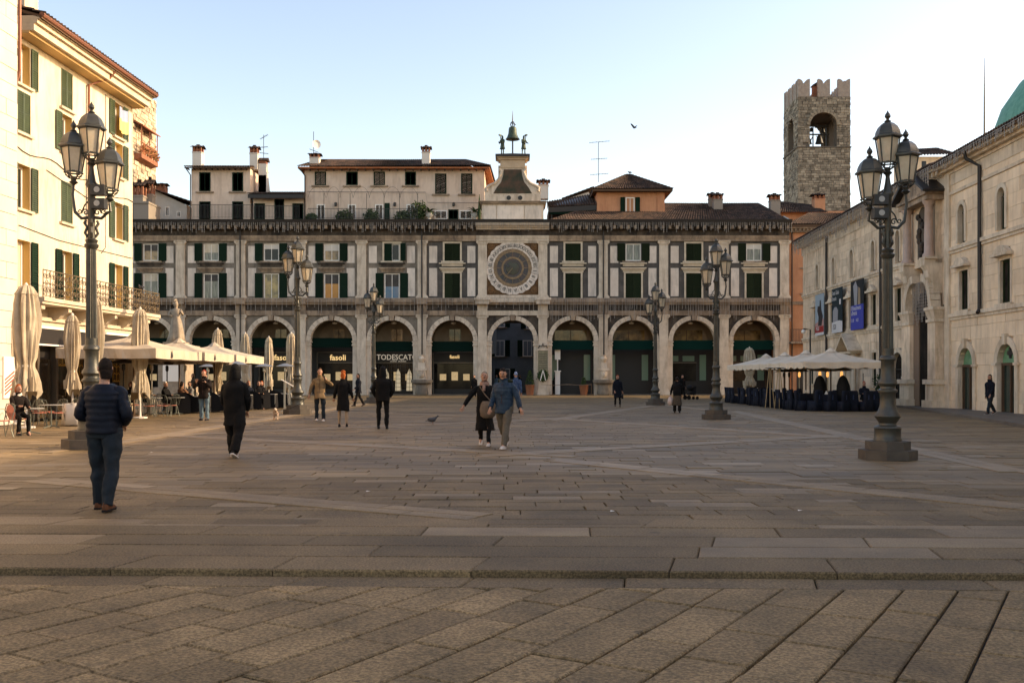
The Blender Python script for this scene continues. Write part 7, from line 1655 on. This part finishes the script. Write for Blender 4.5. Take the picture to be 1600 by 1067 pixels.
person('dark-haired man in a blue puffer jacket and grey trousers looking down', at(788, 700), 1.84, 158, legs=((24, 4), (-20, 22)), arms=((2, 26, 16, 22), (12, 10, 36, 2)), topm=bluep, botm=greyt, shoem=whites, hairm=darkhair, hem=.80, girth=1.15, head_down=22, head_turn=10, puff=.05, extra=ex_hoodback)
person('distant walker in a blue and white cap just behind the couple', at(806, 644.5), 1.82, 10, legs=((14, 4), (-12, 20)), topm=cloth('bright_blue_jacket', (.02, .04, .10), (.08, .12, .2), sc=12), botm=tan, shoem=blksh, hairm=bluecap, hair='cap', hem=.8)
def ex_handbag(t, J, pel): w = J['wri'][0]; part('handbag', MB().loft([[Vector((w.x + x * .05, w.y + y * q, w.z + z)) for x, y in ((-1, -1), (1, -1), (1, 1), (-1, 1))] for q, z in ((.14, -.42), (.15, -.3), (.11, -.2))]), blksh, t); part('handle', MB().tube([(w.x, w.y - .09, w.z - .2), (w.x, w.y, w.z - .06), (w.x, w.y + .09, w.z - .2)], .009, 5), blksh, t)
person('woman in a dark navy coat with an orange hat and handbag walking towards the camera', at(965, 635.5), 1.68, 178, legs=((10, 3), (-8, 12)), arms=((0, 12, 2, 8), (4, 8, 30, -6)), topm=navyc, botm=blackc, shoem=blksh, hairm=orangecap, hair='cap', hem=.50, bot='slim', top='coat', extra=ex_handbag)
def ex_sack(t, J, pel): w = J['wri'][0]; part('plastic_bag', MB().loft([[Vector((w.x + .14 * q * cos(a) * (1 + .1 * sin(3 * a)), w.y + .09 * q * sin(a), w.z + z)) for a in [2 * pi * k / 12 for k in range(12)]] for q, z in ((.6, -.52), (1, -.44), (1.0, -.25), (.6, -.12), (.15, -.04))]), mat('plastic_white', (.62, .52, .46), (.5, .36, .3), 8, .4), t, smooth='all')
person('stooping woman in a black jacket and patterned skirt carrying a white plastic bag', at(1058, 645), 1.60, -12, legs=((8, 4), (-6, 10)), arms=((2, 20, 0, 12), (6, 8, 20, 0)), lean=12, topm=blackc, botm=(cloth('patterned_skirt', (.10, .075, .05), (.05, .04, .03), sc=25), blackc), shoem=blksh, hairm=darkhair, hair='bob', hem=.85, bot='skirt', extra=ex_sack, girth=1.1, head_down=12)
person('man in a dark jacket and jeans walking left on the right-hand pavement', (XD(1547, 40.2), 40.2, .10), 1.62, 112, legs=((22, 6), (-20, 16)), arms=((14, 8, 30, -6), (-12, 12, 4, 6)), topm=navyc, botm=denim, shoem=blksh, sole=whites, hairm=darkhair, hem=.80, girth=1.1)
# people at the tables
SIT = ((84, 84), (80, 92))
def sitter(label, px, D, face, **k):
    k.setdefault('legs', SIT); k.setdefault('arms', ((30, 10, 88, -18), (34, 10, 92, -16))); k.setdefault('hands', False); k.setdefault('bot', 'slim')
    t = person(label, (XD(px, D), D, 0), 1.72, face, botm=k.pop('botm', blackc), shoem=blksh, **k)
    t2 = thing('bistro_chair', 'metal chair under the ' + ' '.join(label.split()[:7]), 'chair', (XD(px, D), D, 0), math.radians(face)); chair_parts(t2, chm); return t
def ex_scarf(t, J, pel): part('scarf', MB().loft([[Vector((.1 * cos(a) * q, .02 + .1 * sin(a) * q, pel.z + z)) for a in [2 * pi * k / 14 for k in range(14)]] for q, z in ((1.0, .48), (1.25, .54), (1.0, .61))], False), white_pl, t, smooth='all')
sitter('red-haired woman in a dark coat and white scarf seated at the left edge', 27, 27.6, -130, topm=darkbrown, hairm=redhair, hair='long', extra=ex_scarf, hem=.86, lean=6)
sitter('white-capped man in black seated at the table in front of the statue', 258, 43.6, -100, topm=blackc, hairm=white_pl, hair='cap', hem=.88, head_turn=-8)
sitter('man in brown seated with his back turned in a round armchair', 284, 44.6, -20, topm=brick_c, hairm=darkhair, hem=.88)
sitter('dark-haired man in black and white seated right of the man in brown', 297, 45.6, 150, topm=cloth('pale_vest', (.35, .32, .28), (.03, .03, .03), sc=5), hairm=darkhair, hem=.88)
sitter('bearded person in dark clothes seated with the pair near the slim umbrella', 409, 51, 160, topm=darkbrown, hairm=redhair, hem=.88)
sitter('person in black seated beside the bearded one near the slim umbrella', 404, 49.5, -150, topm=blackc, hairm=brownhair, hem=.88)
sitter('woman in a rust scarf seated alone under the largest open umbrella', 205, 42.5, 140, topm=darkbrown, hairm=brownhair, hair='long', hem=.88)
sitter('grey-haired man seated beside the umbrella pole under the largest open umbrella', 228, 44.2, -110, topm=khaki, hairm=greyhair, hem=.88)
sitter('dark-coated guest seated just behind the person in the parka', 358, 48.5, 120, topm=blackc, hairm=brownhair, hem=.88)
sitter('guest in navy seated right of the parka near the patio heater', 388, 50.5, -140, topm=navyc, hairm=redhair, hair='long', hem=.88)
sitter('person in a red cap seated at the near end of the right cafe', 1350, 47.9, 175, topm=navyc, hairm=redcap, hair='cap', hem=.88)
person('waiter in black standing under the umbrellas by the statue', (XD(302, 58), 58, 0), 1.78, 90, topm=blackc, botm=blackc, shoem=blksh, hairm=darkhair, hands=False)
person('dark standing figure under the open umbrella behind the seated man', (XD(322, 61), 61, 0), 1.76, 170, topm=blackc, botm=blackc, shoem=blksh, hairm=darkhair, hands=False)
for k, (px, D, c_, l) in enumerate(((741, 80, blackc, 'tiny dark figure beyond the woman\'s shoulder near the arcade'), (776, 93, denim2, 'tiny pale-haired figure in the shadow of the clock archway'), (1066, 72, blackc, 'dark figure pushing the pushchair near the right arcade'), (812, 100, navyc, 'blurred dark figure deep inside the clock archway'), (867, 92.2, blackc, 'person with white sleeves inside the shop right of the archway'))):
    person(l, (XD(px, D), D, 0 if D < 89 else .03), 1.74, 170 + 20 * k, topm=c_, botm=blackc, shoem=blksh, hairm=greyhair if k in (1, 4) else darkhair, hands=False)
# pushchair
t = thing('pushchair', 'dark pushchair beside the right arcade near the stooping woman', 'pushchair', (XD(1080, 71), 71, 0), .4)
part('frame', MB().tube([(-.55, 0, 1.0), (-.35, 0, .75), (.3, 0, .25)], .02, 6).tube([(-.3, 0, .2), (.1, 0, .6)], .02, 6), iron, t); part('seat', MB().xprism([(-.25, .35), (.25, .35), (.25, .5), (0, .55), (-.15, .95), (-.3, .95)], -.2, .2), blk, t, None, (0, 0, pi / 2)); part('canopy', MB().sph((-.1, 0, .85), .26, .24, .2, 12, 8), blk, t); part('child_hood', MB().sph((.1, 0, .8), .11), white_pl, t)
for x, r in ((-.35, .16), (.35, .12)):
    for y in (-.25, .25): part('wheel', MB().lathe([(r * .75, -.02), (r, -.02), (r, .02), (r * .75, .02), (.02, .01)], 16), blksh, t, (x, y, r), UP)
# dog, pigeons
def animal_dog():
    x, y, _ = G2(431, 656); t = thing('dog', 'small white and brown dog in a dark harness on a lead', 'dog', (x, y, 0), math.radians(188)); fur = mat('white_fur', (.55, .47, .38), (.25, .13, .07), 9, .9, .6, 60, coord='obj')
    b = MB(); b.loft([ring_y(yy, zz, rx, rz) for yy, zz, rx, rz in ((-.2, .26, .02, .03), (-.17, .26, .075, .08), (-.05, .25, .085, .09), (.08, .26, .095, .11), (.15, .30, .07, .09), (.19, .36, .05, .06), (.21, .40, .06, .06), (.25, .41, .055, .052), (.29, .395, .03, .03), (.33, .385, .022, .022), (.34, .385, .01, .01))])
    for sx_ in (-1, 1):
        b.tube([(sx_ * .06, .1, .24), (sx_ * .062, .09, .13), (sx_ * .062, .105, .02), (sx_ * .062, .13, .01)], [.035, .022, .018, .02], 7); b.tube([(sx_ * .055, -.13, .25), (sx_ * .06, -.09, .16), (sx_ * .06, -.16, .09), (sx_ * .06, -.145, .02), (sx_ * .06, -.12, .01)], [.05, .03, .018, .017, .018], 7)
    b.tube([(0, -.19, .29), (0, -.24, .36), (0, -.22, .42)], [.02, .016, .006], 6); part('body', b, fur, t, smooth='all')
    for sx_ in (-1, 1): part('ear', MB().loft([[Vector((sx_ * (.03 + q * .5 * .06) + x, .22, .44 + q * .06)) for x in (-.022 * (1 - q), 0, .022 * (1 - q))] for q in (0, .5, .98)]), brownc, t)
    part('harness', MB().loft([ring_y(yy, zz, rx, rz) for yy, zz, rx, rz in ((-.04, .255, .092, .098), (.04, .26, .1, .11), (.1, .27, .1, .115))], False), redcap, t, smooth='all'); part('nose', MB().sph((0, .342, .39), .012), blksh, t)
    return t
def ring_y(y, z, rx, rz, n=14): return [Vector((rx * cos(2 * pi * k / n), y, z + rz * sin(2 * pi * k / n))) for k in range(n)]
animal_dog(); x, y, _ = G2(431, 656)
hx_, hy_, _ = G2(500, 658); single('dog_lead', MB().tube([(x + .0, y - .05, .36), (x + .5, y, .42), (x + .95, y + .0, .62), (hx_ - .42, hy_ - .1, .92)], .008, 5), blksh, 'dark thin lead running from the dog to the man in khaki', 'lead')
pig = mat('pigeon_grey', (.045, .045, .05), (.09, .09, .1), 14, .6, coord='obj')
def pigeon(label, loc, rz, fly=False, s=1.0, grp=None):
    t = thing('pigeon', label, 'bird', loc, rz, grp); t.scale = (s, s, s); b = MB()
    b.loft([ring_y(yy, zz, rx, rz_) for yy, zz, rx, rz_ in ((-.2, .10, .02, .008), (-.14, .11, .03, .015), (-.08, .12, .05, .045), (0, .13, .06, .065), (.07, .15, .05, .06), (.11, .19, .032, .035), (.13, .225, .03, .03), (.155, .225, .018, .018), (.165, .222, .004, .004))]); part('body', b, pig, t, smooth='all')
    part('beak', MB().tube([(0, .16, .222), (0, .185, .214)], [.007, .002], 5), blksh, t)
    if fly:
        for s_ in (-1, 1): part('wing', MB().add([(s_ * .03, .06, .15), (s_ * .2, .1, .26), (s_ * .34, .02, .34), (s_ * .2, -.06, .25), (s_ * .04, -.08, .14), (s_ * .03, .0, .16)], [(0, 1, 5), (1, 2, 3), (1, 3, 5), (5, 3, 4)]), pig, t)
    else:
        for s_ in (-1, 1): part('wing', MB().sph((s_ * .052, -.03, .14), .012, .11, .045, 8, 6), pig, t, smooth='all'); part('leg', MB().tube([(s_ * .02, .0, .08), (s_ * .02, .01, .0), (s_ * .02, .035, .003)], .005, 4), brick_m, t)
    return t
x, y, _ = G2(676, 663); pigeon('dark pigeon walking on the paving left of the couple', (x, y, 0), math.radians(-75), s=1.25)
pigeon('pigeon flying in the clear sky above the clock tower side', P(991, 203, 60), .8, True, 1.0); pigeon('pigeon perched on the tip of the orange turret roof', (XD(983, 96), D2 + 2.5, ZD(273, D2 - .5 + 3) + .03), 1.2, s=1.3)
pigeon('pigeon perched on the balcony end of the yellow palazzo', (-16.9, 45.2, 5.55), 1.0, s=1.1)
# bronze hour strikers either side of the bell
def striker(label, x, side):
    t = person(label, (XC0 + x, YF + .35, TR - .28), 1.82, 180 + side * 35, legs=((3, 2), (-3, 2)), arms=((30, 12, 70, -10), (20, 14, 95, -20)), topm=bronze, botm=bronze, shoem=bronze, hairm=bronze, hem=.62, bot='slim', hands=False, flare=1.2, top='tunic')
    t.name = 'striker_statue'; t['category'] = 'statue'
    for ch in t.children:
        if ch.data:
            for i in range(len(ch.data.materials)): 
                if ch.data.materials[i] is skin_m: ch.data.materials[i] = bronze
    b = MB().bar((0, .1, 1.0), (0, .35, 1.75), .05).box(-.06, .06, .2, .5, 1.7, 1.82); part('hammer', b, bronze, t)
striker('green bronze bell striker left of the bell on the clock tower', -.92, -1); striker('green bronze bell striker right of the bell raising a hammer', 1.0, 1)
# litter on the paving
for px, py in ((237, 707), (575, 768), (957, 799), (1250, 798)):
    x, y, _ = G2(px, py); single('paper_scrap', MB().add([(-.03, -.02, .006), (.03, -.015, .012), (.035, .02, .006), (-.02, .025, .014)], [(0, 1, 2, 3)]), white_p, {237: 'white paper scrap between the two lamps on the left', 575: 'tiny white scrap in the middle of the paving', 957: 'tiny pale scrap near the centre bottom paving', 1250: 'tiny pale scrap on the right of the paving'}[px], 'litter', (x, y, 0))
